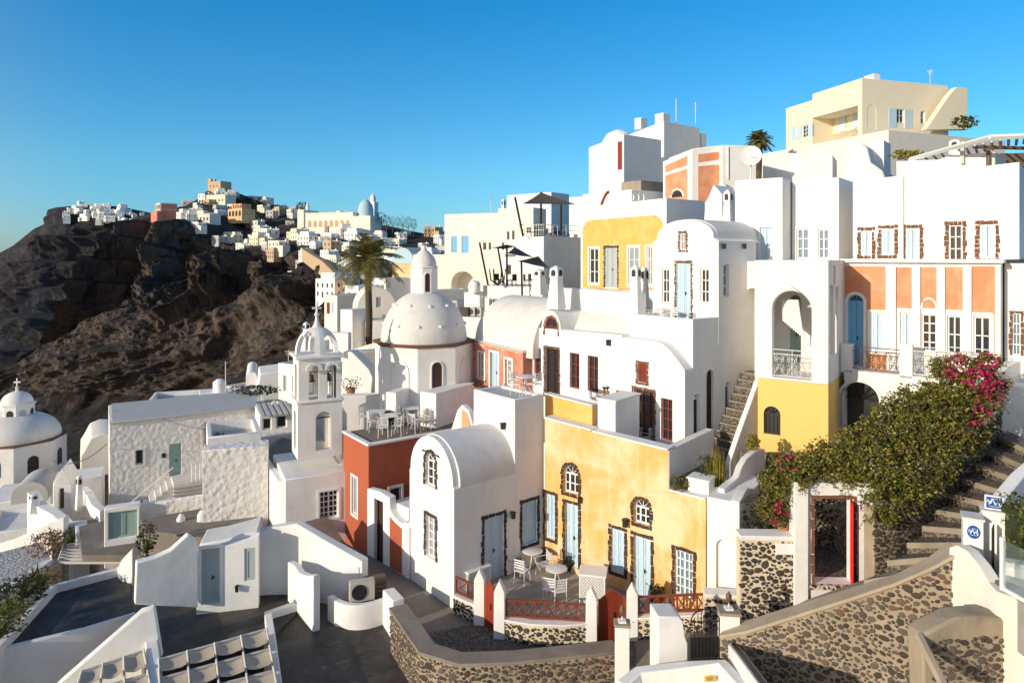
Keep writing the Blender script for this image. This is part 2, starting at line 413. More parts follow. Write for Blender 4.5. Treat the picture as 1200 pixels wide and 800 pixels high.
def stones(mb, f, poly, w=.15, d=.022, arched=False, bottom=False, sz=.2):
    """dressed lava stones set round an opening"""
    us = [p[0] for p in poly]; u0, u1, z0 = min(us), max(us), min(p[1] for p in poly); z1 = max(p[1] for p in poly)
    g = .018
    def blk(a, b, c_, e):
        j = lambda: random.uniform(-.012, .012)
        mb.box8([f.P(a + j(), c_ + j(), -.01), f.P(b + j(), c_ + j(), -.01), f.P(b + j(), c_ + j(), d), f.P(a + j(), c_ + j(), d),
                 f.P(a + j(), e + j(), -.01), f.P(b + j(), e + j(), -.01), f.P(b + j(), e + j(), d), f.P(a + j(), e + j(), d)])
    zs = z1 if not arched else z1 - (u1 - u0) / 2
    z = z0 - (w if bottom else 0); k = 0
    while z < zs - .05:
        h = random.uniform(sz * .8, sz * 1.2); e = min(z + h - g, zs)
        wl = w * random.choice((.75, .95, 1.1)); wr = w * random.choice((.75, .95, 1.1))
        blk(u0 - wl, u0 - .004, z, e); blk(u1 + .004, u1 + wr, z, e); z += h
    if not arched:
        u = u0 - w
        while u < u1 + w - .05:
            h = random.uniform(sz * .6, sz * .95); e = min(u + h - g, u1 + w); blk(u, e, z1 + .004, z1 + w * random.uniform(.8, 1.1)); u += h
    else:
        r = (u1 - u0) / 2; c = (u0 + u1) / 2; nn = max(7, int(pi * (r + w) / (sz * .8))); 
        for k in range(nn):
            a0 = pi * k / nn + .03; a1 = pi * (k + 1) / nn - .03; R = r + w * random.uniform(.8, 1.15)
            q = [(c + r * cos(a), zs + r * sin(a)) for a in (a0, a1)]; p = [(c + R * cos(a), zs + R * sin(a)) for a in (a0, a1)]
            mb.box8([f.P(*q[0], -.01), f.P(*p[0], -.01), f.P(*p[1], -.01), f.P(*q[1], -.01), f.P(*q[0], d), f.P(*p[0], d), f.P(*p[1], d), f.P(*q[1], d)])
    if bottom:
        u = u0
        while u < u1 - .05:
            h = random.uniform(sz * .6, sz * .95); e = min(u + h - g, u1); blk(u, e, z0 - w, z0 - .004); u += h
def opening(f, r, kind='window', frame='whitepaint', pane='glass', nx=2, ny=3, style='glass', sur=None, arch=False, ah=None, d=.10, fw=.055, uvr=None, surmat='brownstone', parent=None, label=None, bottom=False, handle=True, sw=.12, ssz=.2, shut=None):
    u0, u1, z0, z1 = uvr or f.rect(r)
    poly = archpoly(u0, u1, z0, z1, ah) if arch else [(u0, z0), (u1, z0), (u1, z1), (u0, z1)]
    f.holes.append(poly); parent = parent or f.H.root
    W = u1 - u0; Hh = z1 - z0; m = MB(); fw = min(fw, W * .14)
    inn = inset(poly, fw)
    m.fring(f, poly, inn, -d - .05, -d)
    rad = (ah if ah else W / 2) if arch else 0
    zt = z1 - rad
    if style == 'glass':
        for k in range(1, nx):
            u = u0 + W * k / nx; t = .035 if (nx == 2 or k == nx // 2) else .02; t = min(t, W * .05)
            m.fbox(f, u - t, u + t, z0 + fw, zt if arch else z1 - fw, -d - .04, -d - .004)
        for k in range(1, ny):
            z = z0 + (zt - z0 if arch else Hh) * k / ny; m.fbox(f, u0 + fw, u1 - fw, z - .018, z + .018, -d - .038, -d - .006)
        if arch:
            m.fbox(f, u0 + fw * .6, u1 - fw * .6, zt - .03, zt + .03, -d - .042, -d - .002)
            for k in (1, 2, 3):
                a = pi * k / 4; c = (u0 + u1) / 2
                p = f.P(c, zt, -d - .02); q = f.P(c + W / 2 * .95 * cos(a), zt + rad * .95 * sin(a), -d - .02); m.tube([p, q], .016, 4)
        o = m.build(kind, frame, parent)
        pm = MB(); pm.fprism(f, inset(poly, fw * .5), -d - .07, -d - .045); pm.build('pane', pane, o, smooth=False)
    else:
        c = (u0 + u1) / 2
        o = m.build(kind, frame, parent)
        lm = MB()
        top = zt if arch else z1 - fw
        for a, b in (((u0 + fw, c - .008), (c + .008, u1 - fw)) if nx > 1 else ((u0 + fw, u1 - fw),)):
            lm.fbox(f, a, b, z0 + .02, top, -d - .055, -d - .03)
            s_ = min(.07, (b - a) * .2)
            lm.fbox(f, a, a + s_, z0 + .02, top, -d - .035, -d - .008); lm.fbox(f, b - s_, b, z0 + .02, top, -d - .035, -d - .008)
            for k in range(ny + 1):
                z = z0 + .02 + (top - z0 - .09) * k / ny; lm.fbox(f, a + s_ * .9, b - s_ * .9, z, z + .07, -d - .034, -d - .009)
            if style == 'louver':
                z = z0 + .12
                while z < top - .1: lm.fbox(f, a + s_, b - s_, z, z + .02, -d - .04, -d - .016); z += .055
        lf = lm.build('leaf', shut or frame, o)
        if arch:
            pm = MB(); pm.fprism(f, [p for p in inset(poly, fw * .6) if p[1] > zt - .02] , -d - .06, -d - .04); pm.build('pane', pane, o, smooth=False)
            sp = MB()
            for k in (1, 2, 3):
                a = pi * k / 4; sp.tube([f.P(c, zt, -d - .02), f.P(c + W / 2 * .93 * cos(a), zt + rad * .93 * sin(a), -d - .02)], .014, 4)
            sp.fbox(f, u0, u1, zt - .03, zt + .03, -d - .045, -d - .002); sp.build('fanlight_bars', frame, o)
        if handle and kind == 'door':
            hm = MB(); z = z0 + min(1.05, Hh * .45); hm.fbox(f, c + .03, c + .06, z - .07, z + .07, -d - .01, -d + .02); hm.fbox(f, c + .03, c + .12, z, z + .02, -d + .015, -d + .03); hm.build('handle', 'darkmetal', o)
    if sur == 'stone' or sur == 'darkstone':
        sm = MB(); stones(sm, f, poly, sw, arched=arch and not ah, bottom=bottom, sz=ssz); sm.build('stone_surround', 'brownstone' if sur == 'stone' else 'darkstone', o, smooth=False)
    elif sur:
        sm = MB(); outer = inset(poly, -.10); sm.fring(f, outer, inset(poly, -.002), -.02, .03); sm.build('surround', sur, o)
    if label: o['label'] = label
    return o
RUB = {'stonewall': ('mortar', 'rubble', (.03, .112), .97), 'stonebright': ('mortarlight', 'rubbledark', (.035, .12), .97), 'stonedry': ('mortar', 'rubbledark', (.035, .12), .92)}
def lerp_(a, b, t): return a + (b - a) * t
def rubble(mb, PT, L, z0, ztop, rub):
    """individually shaped rubble stones standing proud of the mortar"""
    r0, r1 = rub[2]; gap = rub[3]; grid = {}; g = r1 * 2.2; zt = max(ztop(0), ztop(L)); area = L * (zt - z0)
    if area <= 0: return
    for frac, tries in ((1.0, 7), (.78, 30), (.58, 110), (.42, 220), (.3, 300)):
        for _ in range(int(area * tries)):
            r = r1 * frac * random.uniform(.8, 1.1); r = max(r, r0 * .8)
            u, z = random.uniform(r * .6, L - r * .6) if L > 2 * r else L / 2, random.uniform(z0, zt)
            if z + r * .9 > ztop(u): continue
            k = (int(u // g), int(z // g)); bad = False
            for i in (-1, 0, 1):
                for j in (-1, 0, 1):
                    for (a, b, q) in grid.get((k[0] + i, k[1] + j), ()):
                        if (a - u) ** 2 + (b - z) ** 2 < ((q + r) * gap * .93) ** 2: bad = True; break
                    if bad: break
                if bad: break
            if bad: continue
            grid.setdefault(k, []).append((u, z, r))
            m = random.randint(5, 7); ph = random.uniform(0, 6.28); asp = random.uniform(.68, 1.0); rot = random.uniform(-.5, .5); h = random.uniform(.012, .032); rings = []
            rad = [random.uniform(.8, 1.22) for _ in range(m)]; tu, tz = random.uniform(-.15, .15) * h / r, random.uniform(-.15, .15) * h / r
            for sc_, d in ((1.0, -.012), (.95, h * .6), (.7, h)):
                rr = []
                for q in range(m):
                    a = ph + 2 * pi * q / m; x = cos(a) * r * rad[q] * sc_ * 1.08; y = sin(a) * r * rad[q] * sc_ * asp; rr.append((u + x * cos(rot) - y * sin(rot), z + x * sin(rot) + y * cos(rot), d + (tu * x + tz * y) * (d > 0)))
                rings.append(rr)
            vs = [PT(*v) for rr in rings for v in rr]; fs = [(ri * m + q, ri * m + (q + 1) % m, (ri + 1) * m + (q + 1) % m, (ri + 1) * m + q) for ri in range(2) for q in range(m)] + [tuple(2 * m + q for q in range(m))]
            mb.addm(vs, fs)
def wallpath(name, label, cat, pts, zb, w=.25, mat='white', cap=None, capw=.06, caph=.07, root=None, group=None, bevel=.03, rz=False):
    """a free wall along pts [(x,y,ztop)], bottoms at zb, with an optional coping"""
    P = [Vector(p) for p in pts]; n = len(P)
    def rails(w):
        L, R_ = [], []
        for i in range(n):
            t = (P[min(i + 1, n - 1)] - P[max(i - 1, 0)]); t.z = 0; t.normalize(); q = Vector((-t.y, t.x, 0)) * (w / 2)
            L.append(P[i] + q); R_.append(P[i] - q)
        return L, R_
    rub = None
    if mat in RUB: rub, mat = RUB[mat], RUB[mat][0]
    o = root or empty(name, label, cat, (P[0].x, P[0].y, zb if not callable(zb) else zb(0)), 0, group)
    base = Vector(o.location)
    def slab(w, zt, zbf):
        L, R_ = rails(w); mb = MB(); vs = []
        for i in range(n):
            b0 = zbf(i)
            vs += [(L[i].x, L[i].y, b0), (R_[i].x, R_[i].y, b0), (R_[i].x, R_[i].y, P[i].z + zt), (L[i].x, L[i].y, P[i].z + zt)]
        vs = [tuple(Vector(v) - base) for v in vs]; fs = [(0, 1, 2, 3), tuple(4 * (n - 1) + k for k in (3, 2, 1, 0))]
        for i in range(n - 1):
            a = 4 * i; b = a + 4
            for k in range(4): fs.append((a + k, a + (k + 1) % 4, b + (k + 1) % 4, b + k))
        mb.addm(vs, fs); return mb
    zf = zb if callable(zb) else (lambda i: zb)
    slab(w, 0, zf).build('wall', mat, o, bevel=bevel, ang=30)
    if rub:
        L_, R_ = rails(w)
        for side in (L_, R_):
            mid = (side[0] + side[-1]) / 2; other = R_ if side is L_ else L_; nrm = mid - (other[0] + other[-1]) / 2; nrm.z = 0
            if nrm.dot(Vector((0, 0, 0)) - Vector((mid.x, mid.y, 0))) < 0: continue
            mb = MB()
            for i in range(n - 1):
                a, b_ = side[i] - base, side[i + 1] - base; U = Vector((b_.x - a.x, b_.y - a.y, 0)); ln = U.length; U.normalize(); Nn = Vector((-U.y, U.x, 0))
                if Nn.dot(nrm) < 0: Nn = -Nn
                rubble(mb, lambda u, z, d, a=a, U=U, Nn=Nn: Vector((a.x, a.y, 0)) + U * u + Nn * d + Vector((0, 0, z)), ln, max(zf(i), -2.2) - base.z, lambda u, i=i, ln=ln: lerp_(P[i].z, P[i + 1].z, u / ln) - base.z - .02, rub)
            mb.build('stonework', rub[1], o, ang=50, recalc=False)
    if cap: slab(w + capw * 2, caph, lambda i: P[i].z + .003).build('coping', cap, o, bevel=.02, ang=30)
    return o
def sheet(name, label, cat, pts, z, mat, th=.25, kind=None, parent=None):
    """a floor slab with the outline pts (x, y)"""
    mb = MB(); n = len(pts); tri = tessellate_polygon([[Vector((p[0], p[1], 0)) for p in pts]])
    k = [(p[0], p[1], (p[2] if len(p) > 2 and z is None else z)) for p in pts]
    mb.addm(k + [(a, b, c - th) for a, b, c in k], [tuple(t) for t in tri] + [tuple(x + n for x in t) for t in tri] + [(i, (i + 1) % n, (i + 1) % n + n, i + n) for i in range(n)])
    o = mb.build(name, mat, parent); tag(o, label, cat, kind=kind); return o
def tree_copy(o, loc=None, rz=None, label=None, group=None, parent=None, scale=None):
    c = o.copy(); COL.objects.link(c); c.parent = parent
    for ch in [x for x in bpy.data.objects if x.parent == o]: 
        d = ch.copy(); COL.objects.link(d); d.parent = c
        for g in [x for x in bpy.data.objects if x.parent == ch]:
            e = g.copy(); COL.objects.link(e); e.parent = d
    if loc is not None: c.location = loc
    if rz is not None: c.rotation_euler = (0, 0, rz)
    if scale is not None: c.scale = scale
    if label: c['label'] = label
    if group: c['group'] = group
    return c
# ------------------------------------------------------------ camera, sun, sky
cam = bpy.data.cameras.new('camera'); co = bpy.data.objects.new('camera', cam); COL.objects.link(co)
co.location = CAM; co.rotation_euler = (radians(90), 0, 0)
cam.sensor_width = 36; cam.lens = 24; cam.shift_y = -(400 - HY) / 1200; cam.clip_start = .1; cam.clip_end = 20000
SC.camera = co
GAM, ELV = radians(38), radians(15)
sd = bpy.data.lights.new('sun', 'SUN'); so = bpy.data.objects.new('sun', sd); COL.objects.link(so)
sd.energy = 4.3; sd.angle = radians(.55); sd.color = (1.0, .885, .71)
so.rotation_euler = Vector((cos(GAM) * cos(ELV), sin(GAM) * cos(ELV), -sin(ELV))).to_track_quat('-Z', 'Y').to_euler(); so.location = (-40, -30, 40)
w = bpy.data.worlds.new('World'); SC.world = w; w.use_nodes = True
nt = w.node_tree; bg = nt.nodes['Background']
sky = nt.nodes.new('ShaderNodeTexSky'); sky.sky_type = 'NISHITA'; sky.sun_disc = False
sky.sun_elevation = radians(24); sky.sun_rotation = atan2(-cos(GAM), -sin(GAM)); sky.altitude = 200; sky.air_density = 1.0; sky.dust_density = .4; sky.ozone_density = 2.2
tcw = nt.nodes.new('ShaderNodeTexCoord'); sx = nt.nodes.new('ShaderNodeSeparateXYZ'); nt.links.new(tcw.outputs['Generated'], sx.inputs[0])
cr = nt.nodes.new('ShaderNodeValToRGB'); nt.links.new(sx.outputs[2], cr.inputs[0])
cr.color_ramp.elements.new(.5)
for k, (p_, c_) in enumerate([(0, (.46, .80, 1.22)), (.12, (.42, 1.0, 1.25)), (.38, (.09, .98, 1.45))]): cr.color_ramp.elements[k].position = p_; cr.color_ramp.elements[k].color = (c_[0] / 4, c_[1] / 4, c_[2] / 4, 1)
sc_ = nt.nodes.new('ShaderNodeVectorMath'); sc_.operation = 'SCALE'; sc_.inputs['Scale'].default_value = 4; nt.links.new(cr.outputs[0], sc_.inputs[0])
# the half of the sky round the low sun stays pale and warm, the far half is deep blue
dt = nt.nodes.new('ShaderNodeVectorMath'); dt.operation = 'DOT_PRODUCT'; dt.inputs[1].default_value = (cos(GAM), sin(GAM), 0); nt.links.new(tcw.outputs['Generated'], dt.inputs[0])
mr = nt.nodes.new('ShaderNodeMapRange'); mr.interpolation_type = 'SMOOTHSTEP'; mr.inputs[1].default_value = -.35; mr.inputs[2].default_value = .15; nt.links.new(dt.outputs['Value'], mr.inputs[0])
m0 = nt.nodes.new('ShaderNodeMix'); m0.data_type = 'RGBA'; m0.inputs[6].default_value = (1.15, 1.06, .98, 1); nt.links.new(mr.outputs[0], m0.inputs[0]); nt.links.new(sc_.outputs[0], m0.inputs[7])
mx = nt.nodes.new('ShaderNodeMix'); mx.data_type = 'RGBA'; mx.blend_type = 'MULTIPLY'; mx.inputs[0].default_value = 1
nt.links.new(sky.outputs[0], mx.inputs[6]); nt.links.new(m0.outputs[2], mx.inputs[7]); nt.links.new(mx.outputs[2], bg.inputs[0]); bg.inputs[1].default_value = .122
SC.view_settings.view_transform = 'Standard'; SC.view_settings.look = 'None'; SC.view_settings.exposure = 0
SC.cycles.max_bounces = 6; SC.cycles.diffuse_bounces = 4
# ------------------------------------------------------------ terrain
CTRL = [(0,22,-1.2),(-10,24,-3),(-20,30,-6),(-35,45,-11),(-16,42,-5),(-40,60,-15),(5,24,-.8),(7,30,1.0),(10,24,1.0),(9,19,.6),(12,17,1.2),(20,25,3),(18,32,6),(10,40,6),(0,42,1),(-5,50,-1),(-10,60,-3),(0,70,1),(12,60,7),(30,50,13),(40,70,15),(10,90,5),(-10,90,-8),(-10,130,-30),(0,150,-10),(60,150,10),(-15,15,-6),(0,15,-5),(8,13,-5),(20,12,-2),(-40,20,-20),(-45,45,-22),(-60,60,-45),(-60,120,-70),(-30,120,-45),(60,30,16),(60,5,4),(-60,0,-34),(0,0,-12),(30,0,-6),(-8,35,-1.5),(-3,33,0),(14,27,2),(25,40,10),(-100,60,-90),(-32,72,-24),(-25,60,-11),(-20,90,-20)]
def hz(x, y):
    a = b = 0
    for cx, cy, cz in CTRL:
        d = ((x - cx) ** 2 + (y - cy) ** 2 + 4) ** -1.7; a += cz * d; b += d
    return a / b
mb = MB(); nx, ny = 110, 110
for j in range(ny + 1):
    for i in range(nx + 1):
        x = -70 + 140 * i / nx; y = -5 + 160 * j / ny
        mb.v.append((x, y, hz(x, y) + .25 * noise.noise(Vector((x * .4, y * .4, 0)))))
for j in range(ny):
    for i in range(nx):
        a = j * (nx + 1) + i; mb.f.append((a, a + 1, a + nx + 2, a + nx + 1)); mb.m.append(0)
tag(mb.build('hillside', 'earth', recalc=False), kind='structure')
def lerp(a, b, t): return a + (b - a) * t
def row_at(row, s):
    n = len(row) - 1
    if isinstance(s, float) and s >= 1: return row[-1]
    px0, px1 = row[0][0], row[-1][0]; px = lerp(px0, px1, s)
    for i in range(n):
        if row[i][0] <= px <= row[i + 1][0]:
            t = (px - row[i][0]) / (row[i + 1][0] - row[i][0]); return tuple(lerp(a, b, t) for a, b in zip(row[i], row[i + 1]))
    return row[-1]
def surf(rows, ts, s, t):
    for k in range(len(ts) - 1):
        if t <= ts[k + 1] + 1e-9:
            q = (t - ts[k]) / (ts[k + 1] - ts[k]); a = row_at(rows[k], s); b = row_at(rows[k + 1], s)
            return T(lerp(a[0], b[0], q), lerp(a[1], b[1], q), lerp(a[2], b[2], q))
def sheetmesh(name, rows, ts, ni, nj, disp, mat):
    mb = MB()
    for j in range(nj + 1):
        for i in range(ni + 1):
            s = i / ni; t = ts[-1] * j / nj
            p = surf(rows, ts, s, t); mb.v.append(tuple(disp(p, s, t)))
    for j in range(nj):
        for i in range(ni):
            a = j * (ni + 1) + i; mb.f.append((a, a + 1, a + ni + 2, a + ni + 1)); mb.m.append(0)
    return tag(mb.build(name, mat, recalc=False), kind='structure')
def ridged(v, o=5):
    a, f, s = 1., 1., 0.
    for k in range(o):
        n_ = 1 - abs(noise.noise(v * f)) * 2; s += n_ * a; a *= .52; f *= 2.07
    return s
CR = [[(128,300,560),(135,264,600),(160,254,620),(185,248,620),(215,241,620),(247,223,620),(275,225,620),(310,238,620),(345,246,600),(400,254,560),(450,264,520),(500,274,480),(560,292,420),(640,305,400)],
      [(112,345,500),(140,277,500),(180,256,500),(215,258,480),(250,277,460),(285,300,430),(320,300,400),(350,295,360),(400,312,300),(440,330,260),(500,350,220),(640,350,200)],
      [(95,366,480),(130,356,470),(170,352,440),(220,354,420),(250,350,400),(290,338,360),(330,350,320),(380,372,270),(420,388,220),(480,392,180),(640,384,160)],
      [(20,432,470),(60,400,450),(120,398,415),(200,420,360),(260,415,320),(330,415,265),(380,420,220),(420,430,180),(500,420,140),(640,400,120)],
      [(-120,520,400),(0,470,390),(80,460,350),(160,462,300),(250,462,240),(330,450,190),(400,460,150),(500,450,110),(640,430,100)],
      [(-200,700,260),(0,640,230),(100,610,190),(200,590,150),(300,560,120),(400,540,90),(500,500,80),(640,480,80)]]
CT = [0, .2, .45, .62, .8, 1.0]
RMF = noise.ridged_multi_fractal
def stair(q, k=.82):
    f = q - math.floor(q); return f / k if f < k else 1 - (f - k) / (1 - k)
def cdisp(p, s, t):
    amp = p.y / 500
    town = min(1, max(0, (t - .14) / .1)) * (1 - .92 * min(1, max(0, (s - .56) / .08)))
    wv = noise.noise_vector(p * .012) * .35
    big = 1 - abs(noise.noise(Vector((s * 7.5 + t * 2.2, t * 1.2, 8.8)) + wv)) * 2.6
    mid = RMF(Vector((s * 17 + t * 5, t * 5, 2.2)) + wv, .9, 2.1, 6, 1.0, 2.0) - 1.2
    flute = RMF(Vector((p.x * .05, p.y * .02, p.z * .011)) + wv * 2, .8, 2.2, 5, 1.0, 2.0) - 1.2
    fine = RMF(p * .045, .75, 2.2, 5, 1.0, 2.0) - 1.2
    bandt = math.exp(-((t - .34) / .13) ** 2)
    q = p.z / (17 + 6 * noise.noise(Vector((s * 4, 0, 1)))) + 1.3 * noise.noise(Vector((p.x * .012, p.y * .012, p.z * .006)))
    led = stair(q) * (.4 + .6 * max(0, noise.noise(Vector((p.x * .02, p.y * .02, p.z * .02))) + .5))
    d = (big * 42 + mid * 12 + flute * (4 + 16 * bandt) + fine * 4.5 + led * 11 * (.5 + bandt)) * amp * (.06 + .94 * town)
    rng = min(1, (p.y - 60) / 80) if p.y > 60 else 0
    r = Vector((p.x, p.y, 0)).normalized()
    return p + Vector((-r.x * .55 - .35, -r.y, .22)) * (d - 9 * town) * .85 * rng
sheetmesh('cliff', CR, CT, 720, 520, cdisp, 'cliff')
HR = [[(-260,350,1500),(0,296,1500),(15,288,1500),(40,268,1500),(53,262,1500),(55,246,1500),(66,243,1500),(100,240,1500),(140,242,1500),(180,250,1500),(300,262,1500)],
      [(-260,420,1450),(0,330,1420),(30,305,1400),(54,275,1400),(70,258,1400),(100,252,1400),(150,264,1400),(300,290,1400)],
      [(-260,480,1300),(0,390,1300),(60,345,1330),(80,340,1340),(110,330,1340),(150,340,1330),(300,350,1300)],
      [(-260,640,1000),(0,520,1050),(100,480,1100),(150,460,1100),(300,450,1100)]]
def hdisp(p, s, t):
    wv = noise.noise_vector(p * .004) * .3
    w1 = RMF(Vector((s * 6 + t * 1.2, t * 1.6, 9.7)) + wv, .9, 2.1, 5, 1.0, 2.0) - 1.2
    fine = RMF(p * .012, .8, 2.2, 6, 1.0, 2.0) - 1.2
    led = stair(p.z / 52 + 1.1 * noise.noise(Vector((p.x * .003, p.y * .003, 0))))
    k = min(1, t / .15)
    return p + Vector((-.6, -1, .15)) * ((w1 * 46 - 20) + fine * 20 + led * 34) * k
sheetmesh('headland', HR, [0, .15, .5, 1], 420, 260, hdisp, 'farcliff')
# caldera water far below
mb = MB(); mb.box((-9000, 60, -222), (9000, 9000, -220))
flat('sea', (.02, .05, .09), .15, var=.1, sc=.01); tag(mb.build('sea', 'sea'), kind='structure')
# ------------------------------------------------------------ far houses
def farhouse_mesh(k, wallm, w, d, h, style):
    mb = MB(); mb.mi = 0
    mb.box((-w/2, -d/2, -3), (w/2, d/2, h)); 
    mb.box((-w/2, -d/2, h), (w/2, -d/2 + .25, h + .5)); mb.box((-w/2, d/2 - .25, h), (w/2, d/2, h + .5)); mb.box((-w/2, -d/2 + .25, h), (-w/2 + .25, d/2 - .25, h + .5))
    if style == 1: mb.box((-w/2 + 1, -d/2 + 1.5, h), (w/2 - 2, d/2 - .5, h + 2.6))
    if style == 2:
        f = Face(None, (0, 0), (1, 0), (0, 1)); mb.fprism(f, [(-w/2 * cos(pi * i / 10), h + w/2 * .55 * sin(pi * i / 10)) for i in range(11)], -d/2 + .1, d/2 - .1)
    if style == 3: mb.box((w/2, -d/2, -3), (w/2 + 3, d/2 - 2, h - 2.6))
    mb.mi = 1
    nw = max(2, int(w / 2.6)); nf = max(1, int(h / 3))
    for fl in range(nf):
        for i in range(nw):
            u = -w/2 + w * (i + .5) / nw; z = .7 + fl * 3 if (fl or i != 1) else .1
            t = 1.5 if z > .5 else 2.1
            mb.box((u - .45, -d/2 - .05, z), (u + .45, -d/2 + .1, z + t))
        for i in range(max(1, int(d / 3))):
            u = -d/2 + d * (i + .5) / max(1, int(d / 3)); z = .9 + fl * 3; mb.box((-w/2 - .05, u - .4, z), (-w/2 + .1, u + .4, z + 1.4)); mb.box((w/2 - .1, u - .4, z), (w/2 + .05, u + .4, z + 1.4))
    mb.mi = 2; mb.box((w/2 - 1.6, d/2 - 1.6, h + .3), (w/2 - .9, d/2 - .9, h + 1.5))
    me = bpy.data.meshes.new('far_house'); me.from_pydata(mb.v, [], mb.f); me.polygons.foreach_set('material_index', mb.m)
    fin(me, [wallm, random.choice(['glass', 'interior', 'blueglass']), 'white2'], False); return me
VAR = {}
for kk, wm in enumerate(['white2', 'white', 'cream2', 'tan', 'cream', 'white2', 'shadegrey', 'concrete']):
    VAR[wm] = VAR.get(wm, []) + [farhouse_mesh(kk, wm, w_, d_, h_, st) for w_, d_, h_, st in ((8, 7, 3.6, 0), (11, 7, 6.2, 1), (6, 8, 3.4, 2), (9, 8, 6.4, 3), (7, 6, 6, 0))]
def far(name, me, loc, rz, sc, label, cat, group):
    o = bpy.data.objects.new(name, me); COL.objects.link(o); o.location = loc; o.rotation_euler = (0, 0, rz); o.scale = sc if isinstance(sc, tuple) else (sc, sc, sc)
    return tag(o, label, cat, group)
random.seed(21)
GF = 'houses of the town on the distant cliff top'
LF = 'small flat roofed house in the crowded far town on the cliff top'
def townp(px, py):
    """point of the town slope seen at px,py (search the two top bands of the cliff surface)"""
    best = None
    for t in [k / 60 for k in range(0, 38)]:
        s = .5
        r0 = surf(CR, CT, 0, t)
        lo, hi = 0., 1.
        for _ in range(18):
            s = (lo + hi) / 2; p = surf(CR, CT, s, t); q = CX + p.x / p.y * F
            if q < px: lo = s
            else: hi = s
        yy = HY - (p.z - CAMZ) / p.y * F; e = abs(yy - py)
        if best is None or e < best[0]: best = (e, p, s, t)
    return cdisp(best[1], best[2], best[3])
placed = []
wts = [('white2', 4), ('white', 3), ('cream2', 6), ('tan', 4), ('cream', 6), ('shadegrey', 3), ('concrete', 2)]
bag = [a for a, b in wts for _ in range(b)]
def skyline(px): return row_at(CR[0], (px - 128) / 512.)[1]
def edge(px): return row_at(CR[1], (px - 112) / 528.)[1]
tries = 0
while len(placed) < 150 and tries < 9000:
    tries += 1
    px = random.uniform(185, 520); a, b = skyline(px), edge(px)
    if px < 240 and random.random() < .4: continue
    py = random.uniform(a - 1, b + (16 if 262 < px < 350 and random.random() < .35 else 2))
    if any(abs(px - q[0]) < 4.6 and abs(py - q[1]) < 2.8 for q in placed): continue
    if 178 < px < 212 or 238 < px < 275 and py < 232: continue
    placed.append((px, py)); p = townp(px, py)
    wm = random.choice(bag if px < 330 else bag + ['white2', 'white', 'cream2'] * 5)
    sc = random.uniform(.68, 1.15) * min(1, p.y / 480 + .12)
    far('far_house', random.choice(VAR[wm]), (p.x, p.y, p.z - 1.0), radians(random.choice((-40, -35, -50, -28, -60)) + random.uniform(-6, 6)), sc, LF, 'house', GF)
cnt = 0
for _ in range(900):
    if cnt >= 52: break
    px = random.uniform(392, 560); py = random.uniform(edge(px), 392)
    if px < 400 + (py - 330) * .25 or any(abs(px - q[0]) < 9 and abs(py - q[1]) < 6 for q in placed): continue
    placed.append((px, py)); p = townp(px, py); cnt += 1
    if abs(HY - (p.z - CAMZ) / p.y * F - py) > 8: continue
    sc = random.uniform(.75, 1.1) * min(1, p.y / 330 + .2)
    far('far_house', random.choice(VAR[random.choice(['white2', 'white2', 'white', 'cream2', 'cream2', 'cream'])]), (p.x, p.y, p.z - .8), radians(random.uniform(-60, -25)), sc, 'small white or cream house on the slope behind the big palm and the church dome', 'house', 'houses on the slope behind the palm')
# the white village on the far headland
LI = 'tiny white house of the far village strung along the headland top'
for k in range(84):
    px = random.triangular(66, 172, 105); s = (px + 260) / 560
    t = random.uniform(0.0, .15) * (1.1 if px < 150 else 1.5)
    if px > 140: t += .05 * (px - 140) / 30
    p = surf(HR, [0, .15, .5, 1], s, t); p = hdisp(p, s, t)
    far('far_house', random.choice(VAR['white2' if random.random() < .85 else 'cream2']), (p.x, p.y, p.z - 1), radians(random.uniform(-70, -20)), random.uniform(1.0, 1.9), LI, 'house', 'houses of the far headland village')
# specific landmarks of the far town
def landmark(name, label, cat, px, py, Y, parts, rz=-40):
    p = T(px, py, Y); r = empty(name, label, cat, p, radians(rz))
    for pn, mat, fn in parts: m_ = MB(); fn(m_); m_.build(pn, mat, r)
    return r
def wins(m_, w, y, rows, n, ww=1.2, hh=2.0):
    for z in rows:
        for i in range(n):
            u = -w/2 + w * (i + .5) / n; m_.box((u - ww/2, y - .12, z), (u + ww/2, y + .1, z + hh))
def arches(m_, x0, x1, y, z0, z1, n):
    f = Face(None, (0, y), (1, 0), (0, -1))
    for i in range(n):
        w = (x1 - x0) / n; a = x0 + w * i + w * .18; m_.fprism(f, archpoly(a, a + w * .64, z0, z1, n=8), -.1, .12)
MAN = landmark('mansion', 'pink and red two storey mansion with white pilasters at left edge of far town', 'building', 195, 253, 505,
    [('wall', 'salmonred', lambda m: m.box((-9, -7, -6), (9, 7, 11))), ('terrace', 'salmonred', lambda m: m.box((-9, -11, -7), (14, -7, 3.5))), ('cornice', 'cream2', lambda m: (m.box((-9.3, -7.3, 11), (9.3, 7.3, 12)), m.box((-9.3, -7.3, 5.5), (9.3, 7.3, 6)), m.box((-9.3, -7.3, 4), (-8.6, -6, 11)), m.box((8.6, -7.3, 4), (9.3, -6, 11)))),
     ('window', 'interior', lambda m: (wins(m, 16, -7, (6.6,), 5, 1.4, 3), wins(m, 14, -7, (3.8,), 4, 1.3, 1.5))), ('pilaster', 'cream2', lambda m: [m.box((u - .4, -7.25, 4), (u + .4, -7, 11)) for u in (-5.2, -1.8, 1.8, 5.2)])], -50)
MAN.scale = (.8, .8, .75)
